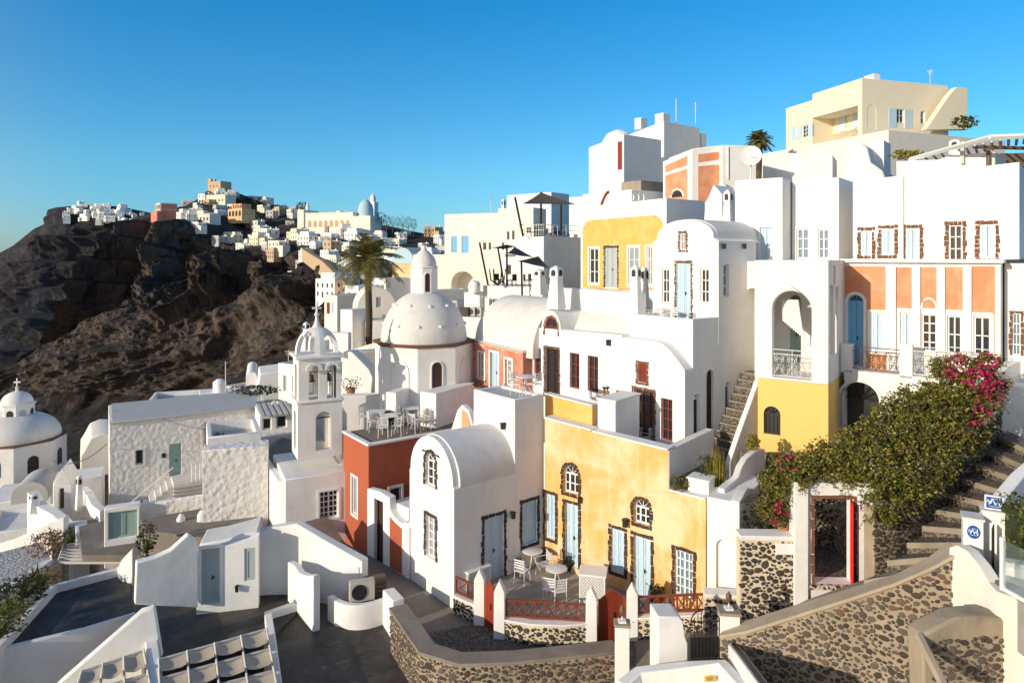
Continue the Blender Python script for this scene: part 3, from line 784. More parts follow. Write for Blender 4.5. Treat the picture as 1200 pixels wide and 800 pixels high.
landmark('fortress', 'square sandy stone fort with broken battlements on the summit of far town', 'building', 257, 224, 600,
    [('wall', 'tan', lambda m: (m.box((-7, -6, -6), (8, 6, 8)), m.box((-7, -6, 8), (-3.5, -2, 10.5)), m.box((-1, -6, 8), (1, -4, 10)))), ('window', 'interior', lambda m: wins(m, 12, -6, (3,), 3, 1, 1.6))], -25)
landmark('mansion', 'ochre plastered long house with dark windows just below the sandy fort', 'building', 259, 238, 575,
    [('wall', 'cream', lambda m: m.box((-10, -6, -8), (10, 6, 5.5))), ('cornice', 'cream2', lambda m: m.box((-10.3, -6.3, 5.5), (10.3, 6.3, 6.4))), ('window', 'interior', lambda m: wins(m, 18, -6, (1,), 5, 1.2, 1.8))], -20)
landmark('mansion', 'ochre arcaded house with pink upper floor in middle of far town', 'building', 283, 253, 520,
    [('wall', 'ochrefade', lambda m: m.box((-8, -6, -6), (8, 6, 5))), ('upper_floor', 'salmon', lambda m: m.box((-6, -4, 5), (5, 5, 9))), ('arcade', 'interior', lambda m: arches(m, -7.5, 7.5, -6, -.5, 3.6, 4)), ('window', 'glass', lambda m: wins(m, 10, -4, (5.8,), 4, 1.1, 2))], -30)
landmark('mansion', 'grey shaded large two storey house left of centre in far town', 'building', 240, 262, 500,
    [('wall', 'cream2', lambda m: (m.box((-9, -6, -6), (9, 6, 6)), m.box((-13, -5, -6), (-9, 5, 4)))), ('cornice', 'white', lambda m: m.box((-9.3, -6.3, 6), (9.3, 6.3, 6.8))), ('window', 'interior', lambda m: (wins(m, 17, -6, (2,), 6, 1.2, 2.2), wins(m, 17, -6, (-3,), 5, 1.2, 2.2)))], -15)
landmark('cathedral', 'long sandy church building with arched windows and pale green dome', 'church', 400, 268, 470,
    [('wall', 'cream2', lambda m: (m.box((-26, -8, -8), (14, 8, 10)), m.box((-29, -9, -8), (-24, 9, 13)), m.box((14, -8, -8), (27, 8, 8)))), ('cornice', 'cream', lambda m: m.box((-26, -8.3, 10), (14, 8.3, 10.8))),
     ('arch', 'tan', lambda m: arches(m, -22, 12, -8, 1, 5.5, 8)), ('dome', 'bluepaint', lambda m: m.lathe((19, 0, 8), [(5.2, 0), (5.2, 3), (5.2, 5), (4.4, 8), (2.6, 10.5), (.5, 11.6), (.1, 13)], 16)), ('belfry', 'cream2', lambda m: m.lathe((-27, 0, 13), [(1.4, 0), (1.4, 3), (.9, 4.2), (.1, 5.4)], 8))], -18)
landmark('bell_tower', 'slim tiered white and blue bell tower on the far skyline beside green dome', 'bell tower', 437, 262, 480,
    [('shaft', 'bluepaint', lambda m: m.box((-3, -3, -4), (3, 3, 8))), ('upper_shaft', 'white', lambda m: (m.box((-2.7, -2.7, 8), (2.7, 2.7, 15)), m.lathe((0, 0, 15), [(2.1, 0), (2.1, 3.2), (1.6, 4.4), (.2, 6), (.1, 8)], 8))), ('opening', 'interior', lambda m: (arches(m, -1.6, 1.6, -2.72, 9, 13, 2), arches(m, -1.2, 1.2, -3.02, 1, 6, 1)))], -20)
# round trees of the far town
def blobtree(name, label, cat, loc, r, h, mat='leafdark', n=260, group=None, cone=False, leafs=.35):
    t = empty(name, label, cat, loc, 0, group); tm = MB(); tm.tube([(0, 0, -1), (0, 0, h * .6)], r * .09, 6, r * .04)
    for k in range(4):
        a = k * 1.7; tm.tube([(0, 0, h * .35), (cos(a) * r * .5, sin(a) * r * .5, h * .7)], r * .04, 4, r * .02)
    tm.build('trunk', 'bark', t); cm = MB()
    for _ in range(n):
        a = random.uniform(0, 2 * pi); zz = random.uniform(-1, 1); q = random.uniform(.45, 1) ** .5
        if cone: zt = random.random(); rr = r * (1 - zt * .85) * (.4 + .6 * sin(min(1, zt * 4) * pi / 2)); p = Vector((cos(a) * rr * q, sin(a) * rr * q, h * .12 + zt * h * .88))
        else: w_ = (1 - zz * zz) ** .5; lump = 1 + .25 * noise.noise(Vector((cos(a) * 2, sin(a) * 2, zz * 2 + r))); p = Vector((cos(a) * w_ * r * q * lump, sin(a) * w_ * r * q * lump, h * .62 + zz * h * .38 * q))
        leafquad(cm, p, leafs * r * random.uniform(.5, 1))
    cm.build('crown', mat, t, smooth=False, recalc=False); return t
def leafquad(cm, p, s, nrm=None, asp=.55):
    a = Vector((random.gauss(0, 1), random.gauss(0, 1), random.gauss(0, .7))).normalized()
    b = a.cross(Vector((random.gauss(0, 1), random.gauss(0, 1), random.gauss(0, 1)))).normalized()
    cm.face([p - a * s * .5, p + b * s * asp * .5, p + a * s * .5, p - b * s * asp * .5])
random.seed(5)
GT = 'trees on the far town skyline'
for px, py, r, h in ((354, 251, 5.5, 11), (244, 236, 4.5, 8), (236, 242, 3.5, 6), (284, 242, 4, 7), (300, 243, 4.5, 8), (333, 246, 3.5, 6), (213, 250, 3, 5), (262, 233, 3, 5), (268, 236, 3, 5), (277, 250, 3, 4), (291, 262, 3, 5), (305, 258, 3, 5), (318, 264, 3, 5), (340, 262, 3, 4), (326, 246, 3, 5), (293, 236, 3.5, 6), (308, 240, 3, 5)):
    p = townp(px, py); blobtree('tree', 'dark round tree between the houses of the far town', 'tree', (p.x, p.y, p.z), r, h, n=220, group=GT)
for px, py, r, h in ((447, 262, 3.4, 9), (453, 264, 3, 8), (460, 264, 2.2, 7), (466, 265, 2.2, 7), (472, 265, 2.4, 8), (479, 266, 2.6, 8), (485, 268, 2.4, 8)):
    p = T(px, py + 8, 460); blobtree('pine_tree', 'dark pine in the row along the skyline right of the bell tower', 'tree', p, r, h + 4, n=180, group='pines in a row on the skyline')
random.seed(11)
# ------------------------------------------------------------ reusable bits
def lamp_on(f, px, py, parent, name='wall_lamp', s=.12):
    u, z = f.uv(px, py); m = MB(); m.fbox(f, u - .03, u + .03, z, z + .05, 0, s * 1.5); m.fbox(f, u - s * .5, u + s * .5, z - s * 1.6, z, s * .5, s * 1.5); m.fbox(f, u - s * .65, u + s * .65, z, z + s * .35, s * .35, s * 1.65)
    return m.build(name, 'darkmetal', parent)
def pipe_on(f, px, py0, py1, parent, mat='white', r=.04):
    u, z1 = f.uv(px, py0); z0 = f.uv(px, py1)[1]; m = MB(); m.tube([f.P(u, z0, r + .01), f.P(u, z1, r + .01)], r, 6); return m.build('drainpipe', mat, parent)
def chimney(px, Y, pyt, pyb, wpx, label, group='white plastered chimneys', rz=-40, name='chimney', hooded=True):
    b = T(px, pyb, Y); h = (pyb - pyt) / F * Y; w = wpx / F * Y / 2
    r = empty(name, label, 'chimney', b, radians(rz), group); m = MB()
    m.taper((0, 0), w, w, w * .62, w * .62, 0, h * .72)
    m.taper((0, 0), w * .72, w * .72, w * .66, w * .66, h * .72, h * .93); m.taper((0, 0), w * .66, w * .66, w * .12, w * .12, h * .93, h)
    m.build('shaft', 'white', r, bevel=.03); q = MB()
    for s, (dx, dy) in enumerate(((0, -1), (1, 0), (-1, 0))):
        f = Face(None, (dx * w * .71, dy * w * .71), (abs(dy), abs(dx)), (dx, dy)); q.fprism(f, archpoly(-w * .34, w * .34, h * .76, h * .9, n=8), -.02, .02)
    q.build('smoke_hole', 'interior', r); return r
def furniture():
    c = empty('chair', 'white slatted metal chair', 'chair', (0, 0, 0)); s = MB(); s.box((-.21, -.21, .43), (.21, .21, .46)); s.build('seat', 'whitemetal', c, bevel=.01)
    b = MB()
    for k in range(4): b.box((-.2, .19, .56 + .085 * k), (.2, .21, .61 + .085 * k))
    b.tube([(-.2, .2, .44), (-.2, .23, .9)], .014, 5); b.tube([(.2, .2, .44), (.2, .23, .9)], .014, 5); b.build('backrest', 'whitemetal', c)
    for x in (-.19, .19):
        for y in (-.19, .19): l = MB(); l.tube([(x, y, .44), (x * 1.1, y * 1.15, 0)], .014, 5); l.build('leg', 'whitemetal', c)
    for x in (-.22, .22): l = MB(); l.tube([(x, -.2, .43), (x, -.22, .64), (x, .2, .66)], .013, 5); l.build('armrest', 'whitemetal', c)
    t = empty('table', 'round white metal terrace table', 'table', (0, 0, 0)); s = MB(); s.lathe((0, 0, .7), [(.36, 0), (.38, .01), (.38, .03), (.36, .04)], 20); s.build('tabletop', 'whitemetal', t)
    for k in range(3):
        a = k * 2.1; l = MB(); l.tube([(0, 0, .68), (cos(a) * .12, sin(a) * .12, .3), (cos(a) * .3, sin(a) * .3, 0)], .016, 5); l.build('leg', 'whitemetal', t)
    q = empty('table', 'square white metal terrace table', 'table', (0, 0, 0)); s = MB(); s.box((-.38, -.38, .71), (.38, .38, .745)); s.build('tabletop', 'whitemetal', q, bevel=.01)
    for x in (-.33, .33):
        for y in (-.33, .33): l = MB(); l.box((x - .02, y - .02, 0), (x + .02, y + .02, .71)); l.build('leg', 'whitemetal', q)
    return c, t, q
CH, TB, TQ = furniture()
used = set()
def put(proto, loc, rz, label, group, scale=None):
    if proto.name not in used:
        used.add(proto.name); proto.location = loc; proto.rotation_euler = (0, 0, rz); proto['label'] = label; proto['group'] = group
        if scale: proto.scale = scale
        return proto
    return tree_copy(proto, loc, rz, label, group, scale=scale)
# ------------------------------------------------------------ barrel roofed white house at the alley
H = House('barrel_house', 'narrow white house with barrel vault roof and arched stone framed gable window beside the alley', 'house', 532, 23.2, 39.6, -.3)
f = H.front(); g = H.right()
opening(f, (498.5, 530, 510.5, 570), arch=True, sur='darkstone', nx=2, ny=3, d=.12)
opening(f, (499, 605, 510.5, 654), sur='darkstone', nx=2, ny=5, d=.12, pane='paleglass')
uL = f.uv(480, 600)[0]; zs = f.uv(530.6, 571)[1]; zt = f.uv(505.5, 511.5)[1]
Wd = g.uv(603, 600)[0]
opening(g, (567.5, 605, 590.5, 680), 'door', 'blueshutter', style='leaf', nx=2, ny=3, sur='darkstone', sw=.13)
q = archpoly(uL + .06, -.06, 0, zt, zt - zs - .02, n=24)[2:]
ol = [(uL, -1.5), (0, -1.5), (0, zs - .05)] + [(a, b) for a, b in q][:] + [(uL, zs - .05)]
body(H, uL, 0, 0, Wd, 0, 0, f, g, outline=ol, bevel=.04)
mb = MB(); f2 = H.front(.22); q2 = archpoly(uL + .2, -.17, 0, zt + .0, zt - zs - .0, n=24)[2:]
rm = MB(); rm.fprism(Face(H, (0, 0), (1, 0), (0, 1)), [(-.02, zs - .12)] + [((uL / 2) + (-uL / 2 + .03) * cos(pi * k / 24), zs + (zt - zs - .0) * sin(pi * k / 24) + .035) for k in range(25)] + [(uL + .02, zs - .12)], .24, Wd + .02)
rm.build('roof', 'roofwhite', H.root, ang=50, bevel=.03)
lamp_on(g, 599, 600, H.root)
BH = H
# ------------------------------------------------------------ tall plain white block behind it
H = House('white_block_house', 'tall plain white block with a small roof terrace rising behind the barrel roofed house', 'house', 603, 24.9, 39.6, -.3)
f = H.front(); g = H.right()
x0 = f.uv(555, 480)[0]; y1 = g.uv(637.5, 500)[0]; zt = f.uv(603, 468)[1]
opening(g, (612, 587, 629.5, 637), frame='brightblue', style='louver', sur='darkstone', bottom=True, d=.08, shut='blueshutter', ny=2)
body(H, x0, 0, 0, y1, -1, zt, f, g, parapet=.12, pw=.16, floor='shadegrey')
lamp_on(f, 592, 496, H.root); BL = H; 
TZB = zt - .3 - .12
# ------------------------------------------------------------ yellow house
H = House('yellow_house', 'weathered ochre yellow house with light blue doors and arched fanlights over the patio', 'house', 827, 21.6, 50, .2)
f = H.front(); g = H.right()
uv = f.uv
opening(f, (660, 545, 677.6, 578), arch=True, sur='darkstone', nx=3, ny=2, bottom=True, d=.12)
opening(f, (662, 590, 677.5, 664), 'door', 'blueshutter', style='leaf', nx=2, ny=3, sur='darkstone')
opening(f, (639.6, 579, 650.5, 631), frame='blueshutter', style='louver', sur='darkstone', bottom=True, ny=2, d=.06)
opening(f, (716.5, 620, 731.5, 671), frame='blueshutter', style='louver', sur='darkstone', bottom=True, ny=3, d=.06)
opening(f, (742.5, 629, 762.5, 703), 'door', 'blueshutter', style='leaf', nx=2, ny=3, sur='darkstone')
opening(f, (742.5, 585, 761, 614), arch=True, sur='darkstone', nx=3, ny=2, bottom=True, d=.12)
opening(f, (791, 646, 812, 699), frame='whitepaint', pane='blueglass', nx=4, ny=5, sur='darkstone', d=.07)
xl = uv(638.5, 560)[0]; xm = uv(783, 560)[0]
zA = uv(639, 490)[1]; zB = uv(783, 528)[1]; zC = uv(783, 576)[1]; zD = uv(827, 585.5)[1]
ol = [(xl, -1), (0, -1), (0, zD), (xm, zC), (xm, zB), (uv(694, 506)[0], uv(694, 506)[1]), (xl, zA)]
body(H, xl, 0, 0, .45, 0, 0, f, g, outline=ol, mat='ochrefade', bevel=.03)
mb = MB(); mb.box((xl, .46, -1), (xm, 5.2, zB - 1.05)); mb.build('roof_terrace', 'tilefloor', H.root)
mb = MB(); mb.box((xm + .001, .46, -1), (0, 4, zC - 1.0)); mb.build('lower_terrace', 'shadegrey', H.root)
mb = MB(); mb.box((xm - .3, .46, zC - 1.2), (xm, 3.6, zB + .01)); mb.box((xm + .002, .01, zC - .02), (xm + .03, .46, zB)); mb.build('side_wall', 'white', H.root, bevel=.02)
mb = MB(); 
for a, b in (((694, 506), (783, 528)), ((638.5, 490), (693, 505)), ((783.4, 575), (827, 585.5))):
    p = f.P(*uv(*a), .05); p2 = f.P(*uv(*b), .05); mb.box8([p + Vector((0, 0, -.0)), p2, p2 + Vector((0, .5, 0)), p + Vector((0, .5, 0))] + [x + Vector((0, 0, .07)) for x in (p, p2, p2 + Vector((0, .5, 0)), p + Vector((0, .5, 0)))])
mb.build('coping', 'white', H.root, bevel=.02)
mb = MB(); fr = H.front(.5); ax = fr.uv(638.5, 462); bx = fr.uv(694, 476)
mb.fprism(fr, [(ax[0], zA - .4), (bx[0], zA - .4), bx, ax], -.3, 0); mb.build('upper_parapet', 'ochre', H.root, bevel=.02)
mb = MB(); p = fr.P(ax[0], ax[1], .04); p2 = fr.P(bx[0], bx[1], .04); mb.box8([p, p2, p2 + Vector((0, .35, 0)), p + Vector((0, .35, 0))] + [x + Vector((0, 0, .06)) for x in (p, p2, p2 + Vector((0, .35, 0)), p + Vector((0, .35, 0)))]); mb.build('coping', 'white', H.root, bevel=.02)
# white boxed pier between the two parapets
fp = H.front(.1); a = fp.uv(693.5, 470); b = fp.uv(703, 509)[0]; zt = fp.uv(693.5, 470)[1]
mb = MB(); mb.box((a[0], .48, zA - 1.2), (a[0] + .75, 2.2, zt)); mb.box((a[0] - .05, .44, zt), (a[0] + .8, 2.25, zt + .07)); mb.build('pier', 'white', H.root, bevel=.02)
lamp_on(f, 735, 608, H.root, s=.14); lamp_on(f, 681, 583, H.root, s=.1)
YH = H
# ------------------------------------------------------------ long vaulted white house above (brown windows) with salmon wing
H = House('vaulted_house', 'large white house with red brown windows and a long vaulted roof above the yellow house', 'house', 802, 24.9, 38, 2.0)
f = H.front(); g = H.right(); uv = f.uv
RW = dict(frame='redwood', pane='glass', sw=.1)
opening(f, (626, 407.5, 634, 445), nx=2, ny=4, **RW)
opening(f, (638.5, 408, 655, 466), 'door', 'darkwood', style='glass', sur='stone', nx=2, ny=2, pane='interior', d=.12, sw=.09)
opening(f, (667.5, 413.5, 679, 455), nx=2, ny=3, **RW)
opening(f, (688.5, 417, 701, 459), nx=2, ny=3, **RW)
opening(f, (722, 458, 735, 504), nx=2, ny=4, **RW)
opening(f, (742.5, 457, 766, 518), 'door', 'redwood', style='glass', sur='stone', nx=3, ny=4, sw=.1, d=.14)
opening(f, (774.5, 467, 788, 516), nx=2, ny=4, **RW)
opening(f, (747.5, 426, 758, 448), frame='redwood', style='louver', sur='stone', ny=1, bottom=True, d=.05, sw=.1)
xa = uv(619.5, 430)[0]; xb = uv(729, 420)[0]; zpar = uv(650, 387)[1]; zpb = uv(729, 392.5)[1]
q0 = uv(738, 396); ztop = uv(768, 400.0)[1]; zr = uv(801, 433)[1]
xg0 = uv(737, 420)[0]; arc = [(lerp(0, xg0, k / 16), zr + (ztop - zr) * (sin(pi / 2 * min(1, (k / 16) * 2.0)) if k < 8 else 1)) for k in range(17)]
xr = uv(802, 450)[0]
ol = [(xa, -1.2), (0, -1.2)] + arc + [(xb, ztop), (xb, zpb), (xa, zpar)]
# remove duplicate neighbours
body(H, xa, 0, 0, .5, 0, 0, f, None, outline=ol, bevel=.03, mat='white2')
# vault surface behind the curved gable
rm = MB(); rm.fprism(Face(H, (0, 0), (1, 0), (0, 1)), [(0 - .001, zr - .5)] + [(a_, b_ - .03) for a_, b_ in arc] + [(xg0, zr - .5)], .48, .72); rm.build('vault', 'roofwhite', H.root, ang=50)
# upper raised wall and the long right hand wall in one block
g2 = H.right(0)
opening(g2, (813, 461, 821, 514), arch=True, frame='white', pane='interior', nx=1, ny=1, d=.1)
opening(g2, (828, 433, 836.5, 522), 'door', 'darkwood', arch=True, style='leaf', nx=2, ny=4, pane='interior', d=.12)
opening(g2, (850, 447, 856.5, 493), arch=True, frame='white', pane='interior', nx=1, ny=1, d=.1)
zup = H.front(.5).uv(811, 374)[1]
WR = 4.7
body(H, xb, 0, .5, WR, -1.2, zup, H.front(.5), g2, parapet=.6, pw=.2, bevel=.03, mat='white2', floor='tilefloor')
mb = MB(); mb.box((-.002, 0, -1.2), (.02, .49, zr - .05)); mb.build('corner', 'white2', H.root)
# long vault roof, axis along the facade
zv = 7.6 - 2.0
xs = H.front(-.6).uv(552, 420)[0]
xmid = H.front(0).uv(632, 400)[0]
barrel(H, xs + .05, xmid, -.4, 4.4, zv, 2.35, axis='x', mat='roofwhite')
barrel(H, xmid + .01, xb - .01, .52, 4.3, zv, 2.1, axis='x', mat='roofwhite', name='rear_vault')
mb = MB(); mb.box((xa + .01, .5, -1.2), (xb, 4.35, zv)); mb.build('rear_wall', 'white', H.root)
# salmon wing
fs = H.front(-.6); gs = H.right(fs.uv(612.5, 440)[0])
zsal = fs.uv(612, 414)[1]; zsal2 = fs.uv(552.5, 400)[1]; x1 = fs.uv(612.5, 440)[0]
opening(fs, (561, 413, 567.5, 443), frame='whitepaint', pane='paleglass', nx=1, ny=3, sur='white', fw=.08)
opening(fs, (574.5, 413, 584, 456), 'door', 'blueshutter', style='leaf', nx=2, ny=3, sur='white')
opening(fs, (592, 421, 600, 452), frame='whitepaint', pane='paleglass', nx=1, ny=4, sur='white', fw=.08)
body(H, xs, x1, -.6, 2.5, -1.2, 0, fs, None, outline=[(xs, -1.2), (x1, -1.2), (x1, zsal), (xs, zsal2)], mat='salmonred', name='salmon_wing')
mb = MB(); fx = H.front(-.6); mb.fring(fx, [(xs - .1, zsal2), (x1 + .05, zsal), (x1 + .05, zsal + .12), (xs - .1, zsal2 + .12)], [(xs - .1, zsal2 + .02), (x1 + .05, zsal + .02), (x1, zsal + .1), (xs, zsal2 + .1)], -.5, .06); mb.build('coping', 'cream2', H.root)
# arched dormer
fd = H.front(-.02); a = fd.uv(634.5, 395); b = fd.uv(657, 395); zt_ = fd.uv(646, 364)[1]
opening(fd, (638.5, 372, 653.5, 393), arch=True, frame='redwood', sur='stone', nx=2, ny=1, d=.05, sw=.1, ssz=.12)
body(H, a[0], b[0], -.02, 2.0, 0, 0, fd, outline=archpoly(a[0], b[0], zpar - .25, zt_, (zt_ - zpar) * .95, n=16), mat='white', name='dormer')
lamp_on(f, 715, 399, H.root)
VH = H
# terrace things on the upper raised wall
# ------------------------------------------------------------ white barrel topped house with blue shutters (upper)
p0 = VH.W((0, 2.05, 0))
H = House('blue_shutter_house', 'white house with arched barrel gable and brick framed pale blue door on the upper terrace', 'house', 0, p0.y, 38, 9.6, x=p0.x + .012)
f = H.front(); g = H.right(-.0); uv = f.uv
opening(f, (792.5, 308, 809.5, 373), 'door', 'blueshutter', style='leaf', nx=2, ny=4, sur='stone', sw=.09, ssz=.15, d=.08)
opening(f, (775.5, 315, 784, 355), frame='whitepaint', nx=2, ny=3, d=.08)
opening(f, (820.5, 315, 830.5, 355), frame='whitepaint', nx=2, ny=3, d=.08)
opening(f, (796.5, 273, 804, 293), frame='whitepaint', pane='paleglass', nx=2, ny=2, sur='stone', bottom=True, sw=.08, ssz=.12, d=.06)
opening(g, (848, 309.5, 854.5, 348), frame='whitepaint', pane='blueglass', nx=1, ny=3, d=.1)
xl = uv(765, 300)[0]; zs = uv(840, 282)[1]; zt = uv(802, 257.5)[1]; ywid = g.uv(886, 300)[0]
q = [(xl / 2 + (-xl / 2 - .22) * cos(pi * k / 20), zs + .1 + (zt - zs - .1) * sin(pi * k / 20) ** .85) for k in range(21)]
body(H, xl, 0, 0, ywid, 0, 0, f, g, outline=[(xl, -1), (0, -1), (0, zs)] + [p for p in q] + [(xl, zs)], mat='white2')
rm = MB(); rm.fprism(Face(H, (0, 0), (1, 0), (0, 1)), [(-.1, zs - .05)] + [(a_, b_ + .03) for a_, b_ in q] + [(xl + .1, zs - .05)], .25, ywid + .4); rm.build('roof', 'roofwhite', H.root, ang=50, bevel=.02)
for px in (846, 870): lamp_on(g, px, 287, H.root, s=.1)
UH = H
# passage wall with tall arched niche between stair and balcony block
H = House('arched_passage', 'white wall with a tall arched passage at the head of the stairs', 'wall', 898, 27.0, 62, 4.5)
f = H.front(); a, b = f.uv(871.5, 300)[0], f.uv(884, 300)[0]; 
op = archpoly(f.uv(873, 400)[0], f.uv(892, 400)[0], f.uv(882, 445)[1], f.uv(882, 337.5)[1], n=14); f.holes.append(op)
body(H, f.uv(870, 300)[0], 0, 0, 1.2, -1.5, f.uv(880, 306)[1], f, depth=1.0)
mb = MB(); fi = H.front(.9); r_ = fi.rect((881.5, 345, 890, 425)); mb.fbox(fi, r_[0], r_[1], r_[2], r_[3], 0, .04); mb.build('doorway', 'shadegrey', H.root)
mb = MB(); 
for rr in ((877.5, 401, 881.5, 423), (884, 395, 888, 409)): r_ = fi.rect(rr); mb.fbox(fi, r_[0], r_[1], r_[2], r_[3], 0.0, .06)
mb.build('window', 'interior', H.root)
# ------------------------------------------------------------ balcony block with big arch, yellow below
def rail(mb, f, u0, u1, z0, z1, d, scroll=True, n=9, r=.011):
    for z in (z0, z1, z1 - (z1 - z0) * .17): mb.tube([f.P(u0, z, d), f.P(u1, z, d)], r * 1.3, 5)
    for k in range(n + 1):
        u = lerp(u0, u1, k / n)
        if not scroll or k in (0, n, n // 2): mb.tube([f.P(u, z0, d), f.P(u, z1, d)], r, 5)
    if scroll:
        h = (z1 - z0) * .83; nn = max(2, int((u1 - u0) / (h * .5)))
        for k in range(nn):
            c = lerp(u0, u1, (k + .5) / nn); w = (u1 - u0) / nn * .46
            for sg in (-1, 1):
                for cz, R, turns in ((z0 + h * .3, h * .26, 1.6), (z0 + h * .74, h * .2, 1.4)):
                    pts = [f.P(c + sg * (w * .5 - (R * (1 - t / 14)) * cos(t / 14 * turns * 2 * pi) * .5), cz + R * (1 - t / 14 * .75) * sin(t / 14 * turns * 2 * pi), d) for t in range(15)]
                    mb.tube(pts, r * .8, 4)
            mb.tube([f.P(c - w, z0, d), f.P(c, z0 + h * .5, d), f.P(c + w, z0, d)], r * .8, 4); mb.tube([f.P(c - w, z0 + h, d), f.P(c, z0 + h * .5, d), f.P(c + w, z0 + h, d)], r * .8, 4)
H = House('balcony_house', 'white block with a large arched loggia and wrought iron railing above a yellow base', 'house', 971, 24.0, 55, 3.6)
f = H.front(); g = H.right(); uv = f.uv
xl = uv(884, 400)[0]; ztop = uv(971, 305)[1]; zy = uv(935, 447.5)[1]; yw = g.uv(990, 400)[0]
hole = archpoly(uv(905, 400)[0], uv(951, 400)[0], uv(930, 444)[1], uv(928, 341)[1], n=18)
ld = 1.5
mb = MB(); ol = [(xl, zy), (0, zy), (0, ztop), (xl, ztop)]
f.holes.append(hole)
body(H, xl, 0, 0, .32, 0, 0, f, None, outline=ol, depth=.32)
# open the loggia: thin front wall with its hole, side walls, floor, back wall
o = [c for c in H.root.children if c.name.startswith('wall')][0]
bm = bmesh.new(); bm.from_mesh(o.data); dl = [fc for fc in bm.faces if abs(fc.calc_center_median().y - .32) < .01 and min(v.co.z for v in fc.verts) > zy - .1]
bmesh.ops.delete(bm, geom=dl, context='FACES')
R2 = Face(H, (0, .32), (1, 0), (0, 1)); lp = [[Vector((u, z, 0)) for u, z in ol], [Vector((u, z, 0)) for u, z in hole]]; fl_ = [bm.verts.new(R2.P(p.x, p.y)) for l in lp for p in l]
for t in tessellate_polygon(lp): bm.faces.new([fl_[i] for i in t])
bmesh.ops.remove_doubles(bm, verts=bm.verts, dist=1e-3); bmesh.ops.recalc_face_normals(bm, faces=bm.faces); bm.to_mesh(o.data); bm.free()
gb = H.right(0); sh = archpoly(.45, yw - .3, gb.uv(978, 440)[1] if False else zy + .9, ztop - 1.0, .8, n=12)
mb = MB(); mb.box((xl, .321, ztop - .2), (0, yw + 3, ztop)); mb.box((xl, .321, zy), (0, yw + 3, zy + .12)); mb.box((xl, .321, zy + .12), (xl + .25, yw + 3, ztop - .2)); mb.box((-.25, .9, zy + .12), (0, 1.3, ztop - .2))
mb.box((-.25, .321, zy + .12), (0, .9, zy + 1.0)); mb.box((-.25, .321, ztop - .9), (0, 1.3, ztop - .2)); mb.box((-.25, 1.3, zy + .12), (0, yw + 3, zy + .9)); mb.box((-.25, 1.9, zy + .9), (0, yw + 3, ztop - .2)); mb.box((-.25, 1.3, ztop - 1.0), (0, 1.9, ztop - .2))
mb.build('loggia', 'white', H.root, bevel=.02)
fb = H.front(1.9)
opening(fb, (925.5, 345, 939, 424), 'door', 'mint', arch=True, style='leaf', nx=2, ny=4, pane='glass', sur='white', d=.04)
opening(fb, (949.5, 368, 959, 406), frame='whitepaint', nx=2, ny=4, sur='white', d=.04)
tb = MB(); tess(tb, fb, [(xl + .25, zy + .12), (-.25, zy + .12), (-.25, ztop - .2), (xl + .25, ztop - .2)], fb.holes, depth=.2); tb.build('inner_wall', 'white2', H.root)
cu = MB(); u0 = uv(911, 370)[0]
for k in range(10): cu.tube([H.front(.7).P(u0 + k * .06, uv(915, 352)[1] - .08 * k * 0, 0), H.front(.7).P(u0 + k * .075 + .05, uv(915, 378 + 2 * k)[1], 0)], .04, 5)
cu.build('curtain', 'whitepaint', H.root)
rm = MB(); rail(rm, f, hole[0][0], hole[1][0], uv(930, 442)[1], uv(930, 411)[1], -.08, n=8, r=.014); rm.build('railing', 'whitemetal', H.root)
fy = H.front(.02)
opening(fy, (895, 476, 914.5, 509), arch=True, frame='darkmetal', nx=4, ny=3, sur=None, pane='interior', d=.1)
body(H, xl + .12, -.01, .02, yw + 1.5, -1, zy - .003, fy, mat='yellow', name='yellow_base')
BK = H
# ------------------------------------------------------------ right hand big white house with the orange panels
H = House('orange_panel_house', 'long white house with orange panels between white pilasters and a balcony on the right', 'house', 1173, 23.4, 50, 3.0)
f = H.front(); g = H.right(); uv = f.uv
xl = uv(989, 360)[0]; zled = uv(1080, 308)[1]
WP = dict(frame='whitepaint', d=.06)
opening(f, (993.5, 345, 1012, 428), 'door', 'brightblue', arch=True, style='leaf', nx=2, ny=3, pane='glass', sur='white', d=.1)
opening(f, (1020, 366, 1036, 412), style='leaf', ny=3, nx=2, sur='white', shut='blueshutter', **WP)
opening(f, (1055, 366, 1069, 410), style='leaf', ny=3, nx=2, sur='white', shut='blueshutter', **WP)
opening(f, (1080, 368, 1098, 412), 'door', nx=2, ny=4, sur='white', **WP)
opening(f, (1110, 370, 1127, 414), nx=2, ny=2, sur='white', **WP)
opening(f, (1141, 371, 1161, 416), nx=2, ny=2, sur='white', **WP)
body(H, xl, 0, 0, 4, -2, zled, f, g, mat='white2')
mb = MB()
for a, b, t, bt in ((990, 1043, 312, 432), (1050.5, 1068.5, 313, 361), (1079, 1097.5, 313, 361), (1108.5, 1128, 313, 363), (1139.5, 1166, 312, 366)):
    r_ = f.rect((a, t, b, bt)); hs = [h for h in f.holes if min(p[0] for p in h) > r_[0] and max(p[0] for p in h) < r_[1]]
    if bt > 400:
        A = min(p[0] for h in f.holes[:2] for p in h)
        hs = f.holes[:2]; tess(mb, H.front(-.012), [(r_[0], f.uv(1015, 455)[1]), (r_[1], f.uv(1015, 455)[1]), (r_[1], r_[3]), (r_[0], r_[3])], [inset(h, -.1) for h in hs], depth=.02, capped=False)
    else: mb.fbox(f, r_[0], r_[1], r_[2], r_[3], .0, .012)
r_ = f.rect((1163.5, 312, 1166, 415)); mb.fbox(f, r_[0], r_[1], r_[2], r_[3], .0, .013)
mb.build('orange_panel', 'salmon', H.root)
